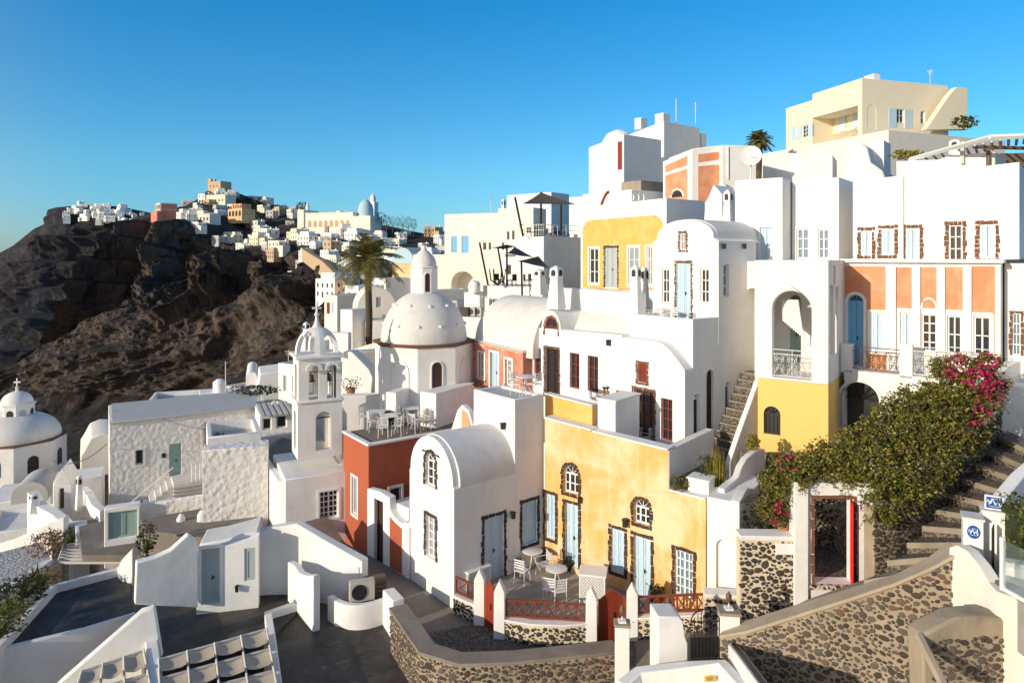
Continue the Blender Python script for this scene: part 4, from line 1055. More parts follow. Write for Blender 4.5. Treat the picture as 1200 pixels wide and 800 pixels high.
mb = MB(); cx_ = f.rect((1080, 350, 1098, 366)); am = [(lerp(cx_[0], cx_[1], .5) + (cx_[1] - cx_[0]) * .5 * cos(pi * k / 14), f.uv(1089, 363)[1] + .42 * sin(pi * k / 14)) for k in range(15)]
mb.tube([f.P(u, z, .03) for u, z in am], .035, 6); mb.build('arch_moulding', 'white2', H.root)
mb = MB()
for a, b in ((1038.5, 1050.5), (1069, 1079), (1098, 1108), (1128.5, 1139), (1166.5, 1173)):
    r_ = f.rect((a, 312, b, 430)); mb.fbox(f, r_[0], r_[1], r_[2] - .3, r_[3], .002, .10)
mb.build('pilaster', 'white2', H.root, bevel=.015)
mb = MB(); mb.box((xl - .1, -.22, zled + .002), (.1, 4, zled + .14)); mb.build('cornice', 'white2', H.root, bevel=.02)
# upper storey
fu = H.front(.25); 
for r_ in ((1008.5, 270, 1021.5, 299.5), (1032.5, 267.5, 1048, 299), (1061, 267, 1077.5, 306)): opening(fu, r_, style='leaf', nx=2, ny=2, sur='stone', bottom=r_[3] < 303, sw=.12, ssz=.17, shut='blueshutter', **WP)
opening(fu, (1111.5, 263.5, 1128, 305.5), 'door', nx=2, ny=3, sur='stone', sw=.12, ssz=.17, **WP)
opening(fu, (1147.5, 262.5, 1166.5, 303), style='leaf', nx=2, ny=3, sur='stone', bottom=True, sw=.12, ssz=.17, shut='blueshutter', **WP)
xl2 = fu.uv(999.5, 280)[0]; xr2 = fu.uv(1194.5, 280)[0]
zt1 = fu.uv(1057, 206)[1]; zt0 = fu.uv(999.5, 211.5)[1]; zt2 = fu.uv(1194.5, 190)[1]
body(H, xl2, xr2, .25, 7, 0, 0, fu, outline=[(xl2, zled + .14), (xr2, zled - 3.2), (xr2, zt2), (fu.uv(1058, 206)[0], zt1), (xl2, zt0)] if False else [(xl2, zled + .14), (xr2, zled + .14), (xr2, zt2), (fu.uv(1058, 206)[0], zt1), (xl2, zt0)], mat='white2', name='upper_storey')
pipe_on(fu, 1058, 207, 305, H.root)
# set back shaded wing at far right
fw_ = H.front(.6); 
opening(fw_, (1186.5, 367, 1196, 416), frame='whitepaint', pane='blueglass', nx=2, ny=4, sur='stone', sw=.1, d=.05)
body(H, .05, 3.4, .6, 6, -4, zled - .0, fw_, mat='white', name='right_wing')
# white piers stepping forward on the left of the upper storey
OH = H
def zof(H_, px, py, off): return H_.front(off).uv(px, py)[1]
H2 = House('blue_door_house', 'white two bay house with pale blue doors stepping out left of the brick framed windows', 'house', 983, 27.5, 50, 9.0)
f = H2.front(); g = H2.right()
for r_ in ((933.5, 268, 948, 303), (958.5, 268.5, 971.5, 303)): opening(f, r_, 'door', 'whitepaint', pane='blueglass', nx=2, ny=3, sur='white', d=.06)
body(H2, f.uv(928, 280)[0], 0, 0, g.uv(992, 260)[0] + 2.5, -1, zof(H2, 983, 207.5, 0), f, mat='white2')
f3 = H2.front(-1.0); xr_ = f3.uv(917, 280)[0]
opening(f3, (890.5, 266.5, 905, 304), 'door', 'blueshutter', style='leaf', nx=2, ny=2, pane='blueglass', sur='white', d=.06)
body(H2, f3.uv(861, 280)[0], xr_, -1.0, 3, -1, zof(H2, 917, 207.5, -1.0), f3, mat='white2', name='front_bay')
mb = MB(); mb.box((xr_ + .003, -.4, .1), (xr_ + .03, -.1, 2.4)); mb.build('side_door', 'brightblue', H2.root)
# balcony of the orange panel house
H = OH; f = H.front(); fb = H.front(-1.0); zfl = fb.uv(1030, 437)[1]
xb0 = fb.uv(989, 430)[0]
fo = H.front(-1.0)
fo.holes.append(archpoly(fo.uv(986, 480)[0], fo.uv(1030, 480)[0], fo.uv(1010, 520)[1], fo.uv(1008, 448)[1], n=16)); mb = MB()
o = body(H, xb0, 1.2, -1.0, -.01, -3, zfl, fo, mat='white', name='balcony_base', depth=.5)
am = MB(); c0 = [(u, z) for u, z in inset(fo.holes[0], -.12)]; am.fring(fo, c0, inset(fo.holes[0], -.02), .0, .05); am.build('arch_moulding', 'white', H.root)
pm = MB(); pm.fprism(fo, inset(fo.holes[0], .02), -.48, -.46); pm.build('arched_window', 'glass', H.root)
ib = MB(); h0 = fo.holes[0]; cu_ = (h0[0][0] + h0[1][0]) / 2; rr = (h0[1][0] - h0[0][0]) / 2; zc = max(p[1] for p in h0) - rr
for k in range(7): a_ = pi * k / 6; ib.tube([fo.P(cu_, zc, -.3), fo.P(cu_ + rr * .97 * cos(a_), zc + rr * .97 * sin(a_), -.3)], .02, 4)
ib.build('fan_bars', 'darkmetal', H.root)
for a, b in ((984.5, 999), (1054, 1069.5)):
    mb = MB(); r_ = fb.rect((a, 403, b, 436)); mb.box((r_[0], -1.0, zfl - .1), (r_[1], -.78, r_[3]))
    mb.build('balcony_pier', 'white2', H.root, bevel=.02)
for a, b in ((999, 1054), (1069.5, 1101), (1101, 1168)):
    mb = MB(); rail(mb, fb, fb.uv(a, 430)[0], fb.uv(b, 430)[0], zfl + .08, fb.uv(a, 406)[1], -.08, n=6, r=.014); mb.build('railing', 'rustmetal' if a < 1060 else 'whitemetal', H.root)
# ------------------------------------------------------------ yellow upper house
H = House('yellow_upper_house', 'upper house with bright yellow wall panel and white trim below the orange tower', 'house', 781, 34, 38, 9.5)
f = H.front(); g = H.right(); uv = f.uv
opening(f, (690.5, 291, 701.5, 332), nx=2, ny=3, sur='white2', d=.06, frame='whitepaint')
opening(f, (709, 290, 723.5, 337), 'door', 'greyshutter', style='leaf', sur='darkstone', sw=.1, d=.06, ny=2)
opening(f, (736.5, 289.5, 749, 334), nx=2, ny=3, sur='white2', d=.06, frame='whitepaint', pane='paleglass')
opening(f, (758, 289, 765, 334), nx=2, ny=3, sur='white2', d=.06, frame='whitepaint', pane='paleglass')
xl = uv(680.5, 300)[0]; zt0 = uv(681, 243)[1]; zt = uv(781, 232)[1]; yw = g.uv(826, 250)[0]
body(H, xl, 0, 0, yw, 0, 0, f, g, outline=[(xl, -3), (0, -3), (0, zt), (xl, zt0)], mat='white2')
pts = [uv(*p) for p in ((683, 337), (777, 340), (777, 262), (774, 256), (768, 252), (692, 258), (686, 261), (683, 268))]
mb = MB(); tess(mb, H.front(-.012), pts, [inset(h, -.11) for h in f.holes], depth=.01, capped=False); mb.build('yellow_panel', 'ochre', H.root, smooth=False)
# terrace wall before it with chimneys
a = T(618, 335, 31.5); b = T(704, 330, 31.5)
wallpath('terrace_wall', 'white terrace wall running below the yellow panelled upper house', 'wall', [(*T(655, 337, 33).xy, T(655, 337, 33).z), (*T(700, 339, 31).xy, T(700, 339, 31).z), (*T(752, 343, 28.5).xy, T(752, 343, 28.5).z)], 7, .5)
chimney(652, 31, 311, 362, 17, 'slender tapering chimney standing left of the yellow panelled upper house')
chimney(745, 28.5, 310, 368, 14, 'tapering chimney just left of the blue shuttered barrel gable house')
chimney(754.5, 29.2, 312, 370, 12, 'narrow chimney tucked against the blue shuttered barrel gable house')
random.seed(31)
def P2(p): return (p.x, p.y)
def PZ(p): return (p.x, p.y, p.z)
# ------------------------------------------------------------ terracotta house with cafe terrace
H = House('terracotta_house', 'terracotta red house with white coping and a cafe terrace on its flat roof', 'house', 431.5, 27.7, 36, -.3)
f = H.front(); g = H.right(); uv = f.uv
opening(f, (412.5, 559, 419, 603), frame='whitepaint', pane='paleglass', nx=1, ny=1, sur='white', d=.05)
opening(g, (457, 571, 470, 597), frame='whitepaint', pane='glass', nx=1, ny=1, sur='white', d=.05)
xl = uv(402, 560)[0]; zt = uv(431.5, 523)[1]; yw = g.uv(556, 520)[0]
body(H, xl, 0, 0, yw, -1, zt, f, g, mat='terracotta')
mb = MB(); mb.box((xl - .04, -.04, zt + .003), (.04, .2, zt + .1)); mb.box((-.2, .2, zt + .003), (.04, yw, zt + .1)); mb.build('coping', 'white', H.root, bevel=.02)
mb = MB(); mb.box((xl + .02, .2, zt + .003), (-.2, yw, zt + .03)); mb.build('terrace_floor', 'brownfloor', H.root)
mb = MB(); mb.box((xl - 1.0, yw * .0 + 3.0, -1), (xl + .02, yw + 2, zt + .02)); mb.build('rear_block', 'white', H.root)
zT = H.o.z + zt + .03
def terr(H, x, y, z=None): p = H.W((x, y, 0)); return Vector((p.x, p.y, zT if z is None else z))
GC = 'white chairs on the red house roof terrace'
def onz(px, py, z): return G(px, py, z)
k = 0
for px, py, kind, rz in ((427, 499, 'c', .4), (441, 501, 'q', 0), (437, 505, 'c', 2.0), (449, 512, 'c', 3.3), (456, 506, 'q', .3), (466, 510, 'c', 4.6), (471, 500, 'c', 1.2), (481, 496, 'q', .2), (489, 503, 'c', 5.2), (485, 507, 'c', 2.7), (497, 499, 'c', 4.2), (504, 503, 'c', 1.0)):
    p = onz(px, py, zT)
    if kind == 'c': put(CH, p, rz, 'white slatted metal chair at a cafe table on the terracotta house roof', GC)
    else: put(TQ, p, rz, 'square white table on the cafe terrace of the terracotta house', 'square tables on the red house terrace')
# rear wall / church plinth around the terrace
def block(name, label, cat, px, Y, al, zb, pl, pr, pt, mat='white', parapet=0, floor='roofwhite', lat=None, W=None, group=None, yb=None, **kw):
    """a plain plastered block: corner px, left edge px, right edge px, top py"""
    H = House(name, label, cat, px, Y, al, zb, group)
    f = H.front(); g = H.right()
    xl = f.uv(pl, pt)[0]; yw = W if W is not None else g.uv(pr, pt)[0]; zt = f.uv(px, pt)[1]
    return H, f, g, xl, yw, zt, (lambda **k2: body(H, xl, 0, 0, yw, -1 if yb is None else yb, zt, f, g, mat=mat, parapet=parapet, floor=floor, **{**kw, **k2}))
H, f, g, xl, yw, zt, mk = block('stepped_block', 'white stepped block with a flat top against the church drum above the terrace', 'wall', 464, 31.0, 70, 4.0, 452, 492, 460, W=1.6); mk()
H, f, g, xl, yw, zt, mk = block('stepped_block', 'white tapering buttress block between the cafe terrace and the salmon wing', 'wall', 511, 30.5, 58, 4.0, 492, 534, 461, W=3.0); mk()
H, f, g, xl, yw, zt, mk = block('terrace_wall', 'shaded white wall closing the left rear of the cafe terrace behind the bell tower', 'wall', 458, 33.5, 100, 3.0, 400, 470, 462, W=.6); mk()
# orange gable end rising out of the terrace corner
H = House('gable_wall', 'small white edged gable wall with orange face at the end of the cafe terrace', 'wall', 556, 27.8, 36, 3.6)
f = H.front(); pts = [f.uv(*p) for p in ((527, 508), (556, 506), (549, 481), (541, 474), (536, 480))]
mb = MB(); mb.fprism(f, pts, -.25, 0); mb.build('wall', 'white', H.root, bevel=.03)
mb = MB(); mb.fprism(f, [f.uv(*p) for p in ((541, 505), (554, 504), (548, 484), (541.5, 479))], .003, .012); mb.build('orange_panel', 'salmon', H.root)
# ------------------------------------------------------------ entrance wall beside terracotta house
A = G(429.5, 649, 0); B = G(479, 678, 0); al = atan2(-(B.x - A.x), 0)
d = (B - A); al = math.degrees(atan2(d.x, -d.y))
H = House('entrance_wall', 'white edged entrance wall with dark doorway and low terracotta panel beside the red house', 'wall', 480, B.y, al, -.3)
f = H.front(); uv = f.uv
op = f.rect((438, 586, 448.5, 651)); f.holes.append([(op[0], 0.02), (op[1], 0.02), (op[1], op[3]), (op[0], op[3])])
z0 = -.8
ol = [(uv(430, 600)[0], z0), (0, z0), uv(480, 612), uv(470, 613), uv(463, 607), uv(457, 598), uv(456.5, 583), uv(444, 575.5), uv(430, 572)]
tb = MB(); tess(tb, f, ol, f.holes, depth=.3); Bk = H.back(.3); tess(tb, Bk, ol, [])
for i in range(len(ol)):
    a, b = ol[i], ol[(i + 1) % len(ol)]; tb.face([(a[0], 0, a[1]), (b[0], 0, b[1]), (b[0], .3, b[1]), (a[0], .3, a[1])])
tb.build('wall', 'white', H.root, bevel=.03, merge=True)
mb = MB(); mb.fprism(f, [uv(*p) for p in ((457, 664), (471, 672), (471, 619), (464, 613), (457, 605))], .003, .012); mb.build('red_panel', 'terracotta', H.root)
mb = MB(); mb.fbox(f, op[0] + .05, op[1] - .05, .03, op[3] - .05, -.25, -.2); mb.fbox(f, op[0], op[0] + .06, .02, op[3], -.3, -.15); mb.build('door', 'darkwood', H.root)
mb = MB(); mb.box((uv(452, 600)[0], .301, 0), (uv(471, 600)[0], 1.3, uv(452, 583)[1] - .2)); mb.build('side_box', 'white', H.root, bevel=.03)
mb = MB(); mb.box((-.3, -.04, -.8), (.03, .34, uv(475, 611)[1])); mb.build('end_pier', 'white', H.root, bevel=.03)
mb = MB(); mb.box((.034, .0, -.8), (.045, .3, uv(475, 616)[1])); mb.build('end_panel', 'terracotta', H.root)
# ------------------------------------------------------------ bell tower
H = House('bell_tower', 'white three tiered bell tower with arched openings, pierced dome and cross', 'bell tower', 401, 30.4, 116, -.5)
f = H.front(); l = None; uv = f.uv
xl = uv(349, 470)[0]; WT = 1.7
def ring_tier(z0, z1, holes_f, holes_s, ins, mat='white', name='tier'):
    """a hollow tier with openings right through the four walls"""
    mb = MB(); t = .32
    X0, X1, Y0, Y1 = xl - ins, ins, -ins, WT + ins
    for fc, a, b, hs in ((Face(H, (0, Y0), (1, 0), (0, -1)), X0, X1, holes_f), (Face(H, (0, Y1), (1, 0), (0, 1)), X0, X1, holes_f), (Face(H, (X1, 0), (0, 1), (1, 0)), Y0, Y1, holes_s), (Face(H, (X0, 0), (0, 1), (-1, 0)), Y0, Y1, holes_s)):
        tess(mb, fc, [(a, z0), (b, z0), (b, z1), (a, z1)], hs, depth=t, capped=False)
        tess(mb, fc, [(a + t * 0, z0), (b, z0), (b, z1), (a, z1)], hs, off=-t, depth=0, capped=False)
    for z in (z0, z1): mb.face([(X0, Y0, z), (X1, Y0, z), (X1, Y1, z), (X0, Y1, z)])
    return mb.build(name, mat, H.root, merge=False)
za, zb_, zc, zd = uv(375, 536)[1], uv(375, 471)[1], uv(375, 433)[1], uv(375, 420)[1]
lowr = f.rect((370, 482, 388, 527)); smr = lambda z0, z1, w=.3: archpoly(WT / 2 - w, WT / 2 + w, z0, z1, n=10)
ring_tier(za, zb_, [archpoly(*lowr[:2], lowr[2], lowr[3], n=14)], [smr(lowr[2], lowr[3])], 0, name='lower_tier')
u1, u2 = f.rect((362, 428, 374, 470)), f.rect((383.5, 427, 394.5, 469))
ztop = uv(375, 420)[1]; 
ring_tier(zb_ + .12, ztop, [archpoly(u1[0], u1[1], u1[2], u1[3], n=12), archpoly(u2[0], u2[1], u2[2], u2[3], n=12)], [smr(u1[2], u1[3])], -.04, name='belfry_tier')
mb = MB(); mb.box((xl - .08, -.08, zb_ + .003), (.08, WT + .08, zb_ + .11)); mb.build('string_course', 'white', H.root, bevel=.03)
mb = MB()
for u_ in (u1, u2):
    c = (u_[0] + u_[1]) / 2; r = (u_[1] - u_[0]) / 2 + .14; n = 14
    po = [(c + r * cos(pi * k / n), u_[3] - (u_[1] - u_[0]) / 2 + r * sin(pi * k / n)) for k in range(n + 1)]; pi_ = [(c + (r - .13) * cos(pi * k / n), u_[3] - (u_[1] - u_[0]) / 2 + (r - .13) * sin(pi * k / n)) for k in range(n + 1)]
    for k in range(n):
        a, b, cc, dd = po[k], po[k + 1], pi_[k + 1], pi_[k]; mb.box8([f.P(*q, .03) for q in (a, b, cc, dd)] + [f.P(*q, .14) for q in (a, b, cc, dd)])
mb.build('arch_moulding', 'white', H.root)
zr = uv(375, 416)[1]
mb = MB(); mb.box((xl - .1, -.1, ztop + .003), (.1, WT + .1, ztop + .14)); mb.build('cornice', 'white', H.root, bevel=.03)
# pierced dome: four ribs meeting at a finial
cx_, cy_ = xl / 2, WT / 2; zt_ = uv(373, 385)[1]; R0 = -xl / 2 * .95; hd = zt_ - ztop - .14
mb = MB(); n = 24; prof = [(R0 * cos(pi / 2 * k / 10) ** .9 + .05, ztop + .14 + hd * sin(pi / 2 * k / 10)) for k in range(11)]
kk = len(mb.v)
for ri in range(10):
    for q in range(n):
        if ri <= 6 and (q % 6) in ((2, 3) if ri > 4 else (1, 2, 3, 4)): continue
        a0, a1 = 2 * pi * q / n + pi / 4 * 0, 2 * pi * (q + 1) / n
        def pt(i, a, s): r, z = prof[i]; return (cx_ + r * s * cos(a), cy_ + r * s * .92 * sin(a), z - (1 - s) * .6)
        mb.box8([pt(ri, a0, 1), pt(ri, a1, 1), pt(ri + 1, a1, 1), pt(ri + 1, a0, 1), pt(ri, a0, .82), pt(ri, a1, .82), pt(ri + 1, a1, .82), pt(ri + 1, a0, .82)])
mb.build('dome', 'white', H.root, merge=True, ang=45)
mb = MB(); zz = zt_ - .05; mb.lathe((cx_, cy_, zz), [(.22, 0), (.1, .25), (.06, .5), (.12, .6), (.05, .7), (.04, 1.2)], 10); mb.box((cx_ - .2, cy_ - .03, zz + .85), (cx_ + .2, cy_ + .03, zz + .93)); mb.build('cross', 'white', H.root)
for u_ in (u1, u2):
    c = (u_[0] + u_[1]) / 2; mb = MB(); zz = u_[3] - .45; mb.lathe((c, WT / 2, zz - .4), [(.2, 0), (.15, .1), (.12, .28), (.03, .36), (.02, .42)], 12); b = mb.build('bell', 'rustmetal', H.root)
    mb = MB(); mb.tube([(c - .4, WT / 2, zz + .03), (c + .4, WT / 2, zz + .03)], .03, 6); mb.build('bell_beam', 'brownwood', b)
mb = MB(); c = (lowr[0] + lowr[1]) / 2; zz = lowr[3] - .45; mb.tube([(lowr[0] - .1, WT / 2, zz), (lowr[1] + .1, WT / 2, zz)], .035, 6); mb.build('bell_beam', 'brownwood', H.root)
# base block with sloping right shoulder and lower arch
f0 = H.front(-.02); xr = uv(408, 480)[0]
mb = MB(); mb.fprism(Face(H, (0, .2), (1, 0), (0, -1)), [(0, za - 3), (xr, za - 3), uv(408, 486), uv(399, 472), (0, zb_ - .0)], -1.2, -.02); mb.build('shoulder', 'white', H.root, bevel=.03)
ar = f0.rect((368, 540, 391, 556)); 
BT = H; 
# round base terrace of the tower
H2 = House('tower_base', 'rounded white base with small diamond lattice window carrying the bell tower', 'building', 402, 29.6, 116, -.8)
f = H2.front(-.0); uv = f.uv; xl2 = uv(334, 560)[0]
opening(f, (374.5, 575, 396.5, 607), frame='whitepaint', pane='interior', nx=4, ny=5, sur='white', d=.1)
zt = uv(375, 556)[1]
body(H2, xl2, .3, 0, 4.0, -1, zt, f, mat='white', parapet=.0)
# left flank with a pierced parapet
pa, pb, pc = T(305, 531, 31.8), T(330, 560, 28.6), T(349, 568, 28.9)
wallpath('pierced_parapet', 'white pierced parapet terrace wall left of the bell tower', 'wall', [PZ(T(306, 530, 33)), PZ(T(330, 563, 29.2)), PZ(T(352, 566, 29.0))], -1, .3)
sheet('terrace_floor', 'brown tiled terrace at the foot of the bell tower', 'terrace', [P2(T(306, 540, 33)), P2(T(330, 570, 29.3)), P2(T(400, 570, 29.9)), P2(T(401, 530, 34)), P2(T(330, 520, 37))], 2.2, 'brownfloor', th=3)
mb = MB(); n = 12
# ------------------------------------------------------------ domed church
p = T(497, 430, 34.5); cz = 4.0
R = empty('domed_church', 'white domed church with octagonal drum, studded dome and lantern', 'church', (p.x, p.y, cz), 0)
zz = lambda py: T(497, py, 34.5).z - cz
rd = 54 / 800 * 34.5 / cos(pi / 8) * .985; za, zb_ = -2, T(497, 404, 33.3).z - cz
mb = MB(); mb.lathe((0, 0, 0), [(rd, za), (rd, zb_)], 8); mb.build('drum', 'white', R, bevel=.04)
mb = MB(); mb.lathe((0, 0, 0), [(rd + .1, zb_ + .003), (rd + .14, zb_ + .06), (rd + .08, zb_ + .12)], 8); mb.build('cornice', 'brownstone', R)
dr = rd * .87; dh = zz(343) - zb_
mb = MB(); prof = [(dr, zb_ + .12)] + [(dr * (cos(pi / 2 * k / 16) ** .95), zb_ + .12 + dh * sin(pi / 2 * k / 16)) for k in range(1, 16)] + [(.02, zb_ + .13 + dh)]
mb.lathe((0, 0, 0), prof, 32); mb.build('dome', 'roofwhite', R, ang=60)
for ring, frac in ((12, .34), (10, .72)):
    for k in range(ring):
        a = 2 * pi * k / ring; z = zb_ + .12 + dh * frac; r_ = dr * cos(math.asin(frac)) ** .95; s = MB(); s.lathe((r_ * cos(a), r_ * sin(a), z), [(.1, -.06), (.1, .02), (.03, .07)], 6); s.build('dome_stud', 'white', R)
lr = 15 / 800 * 34.5 * 1.06; z0, z1 = zz(346), zz(314)
mb = MB(); mb.lathe((0, 0, 0), [(lr, z0 - .3), (lr, z1)], 8); mb.lathe((0, 0, 0), [(lr + .05, z1 + .003), (lr + .05, z1 + .08)], 8); mb.build('lantern', 'white', R, bevel=.03)
mb = MB(); mb.lathe((0, 0, 0), [(lr * .92, z1 + .08), (lr * .9, z1 + .3), (lr * .75, z1 + .55), (lr * .45, z1 + .78), (.16, z1 + .9), (.1, z1 + 1.05), (.05, z1 + 1.15)], 20); mb.build('lantern_cap', 'roofwhite', R, ang=60)
def octwin(rad, deg, z0, z1, w, mat, parent, name='window', n=8):
    a = radians(deg); rr = rad * cos(pi / 8); f = Face(None, (rr * cos(a), rr * sin(a)), (-sin(a), cos(a)), (cos(a), sin(a)))
    fr = MB(); po = archpoly(-w / 2, w / 2, z0, z1, n=8); fr.fring(f, inset(po, -.06), inset(po, -.002), -.02, .05); o = fr.build(name, 'white', parent); q = MB(); q.fprism(f, po, -.02, .012); q.build('pane', mat, o)
for dg in (-67.5, -112.5, -22.5): octwin(rd, dg, zb_ - 2.1 if dg == -67.5 else zb_ - 2.3, zb_ - .7, .5 if dg == -67.5 else .9, 'darkwood' if dg == -67.5 else 'white', R)
for k in range(8):
    if k in (6, 2): octwin(lr, 22.5 + 45 * k, z0 + .2, z1 - .25, .26, 'darkwood', R)
# ------------------------------------------------------------ textured white building on the left
H = House('rough_plaster_house', 'white house with lumpy hand thrown plaster, small window and green grey door on the left', 'house', 305, 40.5, 121, -4.5)
H.o; f = H.front(); uv = f.uv
opening(f, (158.5, 527, 168, 544), frame='greyshutter', nx=1, ny=1, pane='interior', sur='white', d=.12)
opening(f, (198.5, 520, 212.5, 557), 'door', 'mint', style='leaf', nx=1, ny=2, d=.12)
xl = uv(128, 500)[0]; z = uv(128, 497)[1]; zr = uv(305, 477)[1]
body(H, xl, 0, 0, 5.5, -3, 0, f, outline=[(xl, -4), (0, -4), (0, zr), (xl, z)], mat='lumpywhite', floor=None)
mb = MB(); mb.box((xl + .15, .15, zr - .0 + .02), (0, 5.4, zr + .06)); mb.build('roof', 'shadegrey', H.root)
mb = MB(); mb.box((xl, -.12, z), (-.1, .06, z + .12)); mb.build('roof_edge', 'shadegrey', H.root, bevel=.03)
mb = MB(); u = uv(192, 531)[0]; mb.fbox(f, u - .1, u + .1, uv(192, 536)[1], uv(192, 531)[1], -.02, .03); mb.build('vent', 'black', H.root)
mb = MB(); 
pipe_on(f, 241, 495, 520, H.root, 'rustmetal', .07)
# outside stair with landing and railing
mb = MB(); fs_ = H.front(-.02)
u0 = uv(198, 557)[0]; zL = uv(205, 557)[1]
for k in range(9): mb.box((u0 + .1 - (k + 1) * .28, -1.3, -4), (u0 + .1 - k * .28, -.01, zL - .2 * (k + 1)))
mb.box((u0 + .1, -1.6, -4), (u0 + 2.6, -.01, zL)); mb.build('stair', 'roofwhite', H.root, bevel=.02)
mb = MB()
for k in range(8): mb.box((u0 + .0, -1.66, zL - .25 - .2 * k), (u0 + 2.6, -1.61, zL - .18 - .2 * k))
mb.build('landing_cladding', 'pergolawood', H.root)
mb = MB(); ff = H.front(-1.55)
for k in range(9): mb.tube([ff.P(u0 + 1.0 + .2 * k, zL, 0), ff.P(u0 + 1.0 + .2 * k, zL + .95, 0)], .02, 4)
mb.tube([ff.P(u0 + 1.0, zL + .95, 0), ff.P(u0 + 2.6, zL + .95, 0)], .03, 5); mb.tube([ff.P(u0 + .1, zL + .9, 0), ff.P(u0 - 2.4, zL - 1.0, 0)], .03, 5); mb.build('railing', 'whitepaint', H.root)
RH = H
# roof clutter behind it: low white roofs with water tanks
H, f, g, xl, yw, zt, mk = block('roof_terrace_block', 'white roof terrace with a hipped grey top stepping up behind the rough plaster house', 'building', 310, 46, 110, -4, 165, 330, 470, W=6, parapet=.35, floor='shadegrey'); mk()
H, f, g, xl, yw, zt, mk = block('rooftop_room', 'small white rooftop room with water tank beyond the rough plaster house', 'building', 268, 48, 115, -1, 234, 270, 461, W=2.5); mk()
mb = MB(); mb.lathe((xl * .3, 1, zt), [(.45, 0), (.45, .7), (.2, .9)], 14); mb.build('water_tank', 'whitepaint', H.root)
mb = MB(); mb.tube([(xl * .1, .5, zt), (xl * .1, .5, zt + 2.2)], .03, 5); mb.build('aerial', 'whitemetal', H.root)
for px in (155, 189, 197):
    b = T(px, 489, 43); mb = MB(); mb.tube([(0, 0, 0), (0, 0, .95)], .05, 6); o = mb.build('vent_pipe', 'whitemetal'); o.location = b; tag(o, 'thin white vent pipe sticking up behind the rough plaster roof', 'pipe', 'thin vent pipes on the left roofs')
H = House('vaulted_outbuilding', 'long low white vault beyond the rough plaster house', 'building', 304, 56, 110, -3)
f = H.front(); mb = MB(); r_ = f.rect((288, 436, 301, 452)); mb.fprism(f, archpoly(r_[0], r_[1], r_[2] - 2, r_[3], n=14), -6, 0); H.a; mb.build('vault', 'white', H.root, ang=50)
H = House('vaulted_outbuilding', 'long bluish shaded white roof running right of the small vault', 'building', 346, 54, 112, -3); f = H.front()
mb = MB(); mb.fprism(f, [f.uv(*p) for p in ((300, 470), (344, 470), (344, 433), (305, 438))], -4, 0); mb.build('vault', 'white', H.root, bevel=.05)
# small vault left of the rough house
H = House('vaulted_outbuilding', 'rounded white vault showing between the little church and the rough plaster house', 'building', 130, 47, 122, -5); f = H.front()
mb = MB(); mb.fprism(f, [f.uv(*p) for p in ((94, 560), (130, 556), (130, 508), (118, 508), (106, 513), (98, 528), (94, 534))], -5, 0); mb.build('vault', 'cream2', H.root, bevel=.1)
# front lumpy wall with mint gate
H = House('rough_plaster_wall', 'tall lumpy white retaining wall below and right of the rough plaster house', 'wall', 306, 30.5, 108, -4)
f = H.front(); uv = f.uv; body(H, uv(237, 560)[0], .3, 0, 1.0, -2, 0, f, outline=[(uv(237, 560)[0], -3), (.3, -3), (.3, uv(305, 522)[1]), uv(237, 528)], mat='lumpywhite')
H = House('courtyard_wall', 'low lumpy white courtyard wall running left from the tall rough wall', 'wall', 240, 32.5, 108, -4)
f = H.front(); uv = f.uv; a = uv(158, 600)[0]; body(H, a, 0, 0, .35, -2, 0, f, outline=[(a, -3), (0, -3), uv(238, 581), uv(163, 592)], mat='lumpywhite')
H = House('gate_house', 'white gateway with wide pale green double gate', 'gate', 164, 31.3, 112, -4)
f = H.front(); uv = f.uv; opening(f, (127, 599, 161, 630), 'gate', 'mint', style='leaf', nx=2, ny=1, d=.12, handle=False)
a = uv(122, 600)[0]; body(H, a, 0, 0, .5, -2, 0, f, outline=[(a, -3), (0, -3), uv(163, 590), uv(122, 596)], mat='white')
H, f, g, xl, yw, zt, mk = block('roof_room', 'flat grey topped white room behind the tall rough wall', 'building', 306, 33.0, 115, -2, 243, 320, 506, W=3.2, parapet=.5, floor='shadegrey'); mk()
# pavilion beside the tower
H = House('pavilion', 'small white pavilion with slatted sun roof left of the bell tower', 'pavilion', 345, 38, 115, -2)
f = H.front(); uv = f.uv; a = uv(304, 500)[0]
opening(f, (308, 490, 318, 503), frame='whitepaint', pane='interior', nx=1, ny=1); opening(f, (324, 487, 336, 501), frame='whitepaint', pane='interior', nx=1, ny=1)
body(H, a, 0, 0, 3, -3, uv(345, 484)[1], f)
mb = MB(); zt = uv(345, 484)[1]
for k in range(6): mb.box((a + (-a) * k / 6 + .06, -.4, zt + .05), (a + (-a) * (k + 1) / 6 - .06, 3, zt + .12))
mb.build('slatted_roof', 'pergolawood', H.root)
mb = MB(); zz_ = uv(304, 508)[1]; mb.box((a, -.8, -3), (0, -.01, zz_)); mb.build('lumpy_base', 'lumpywhite', H.root, bevel=.03)
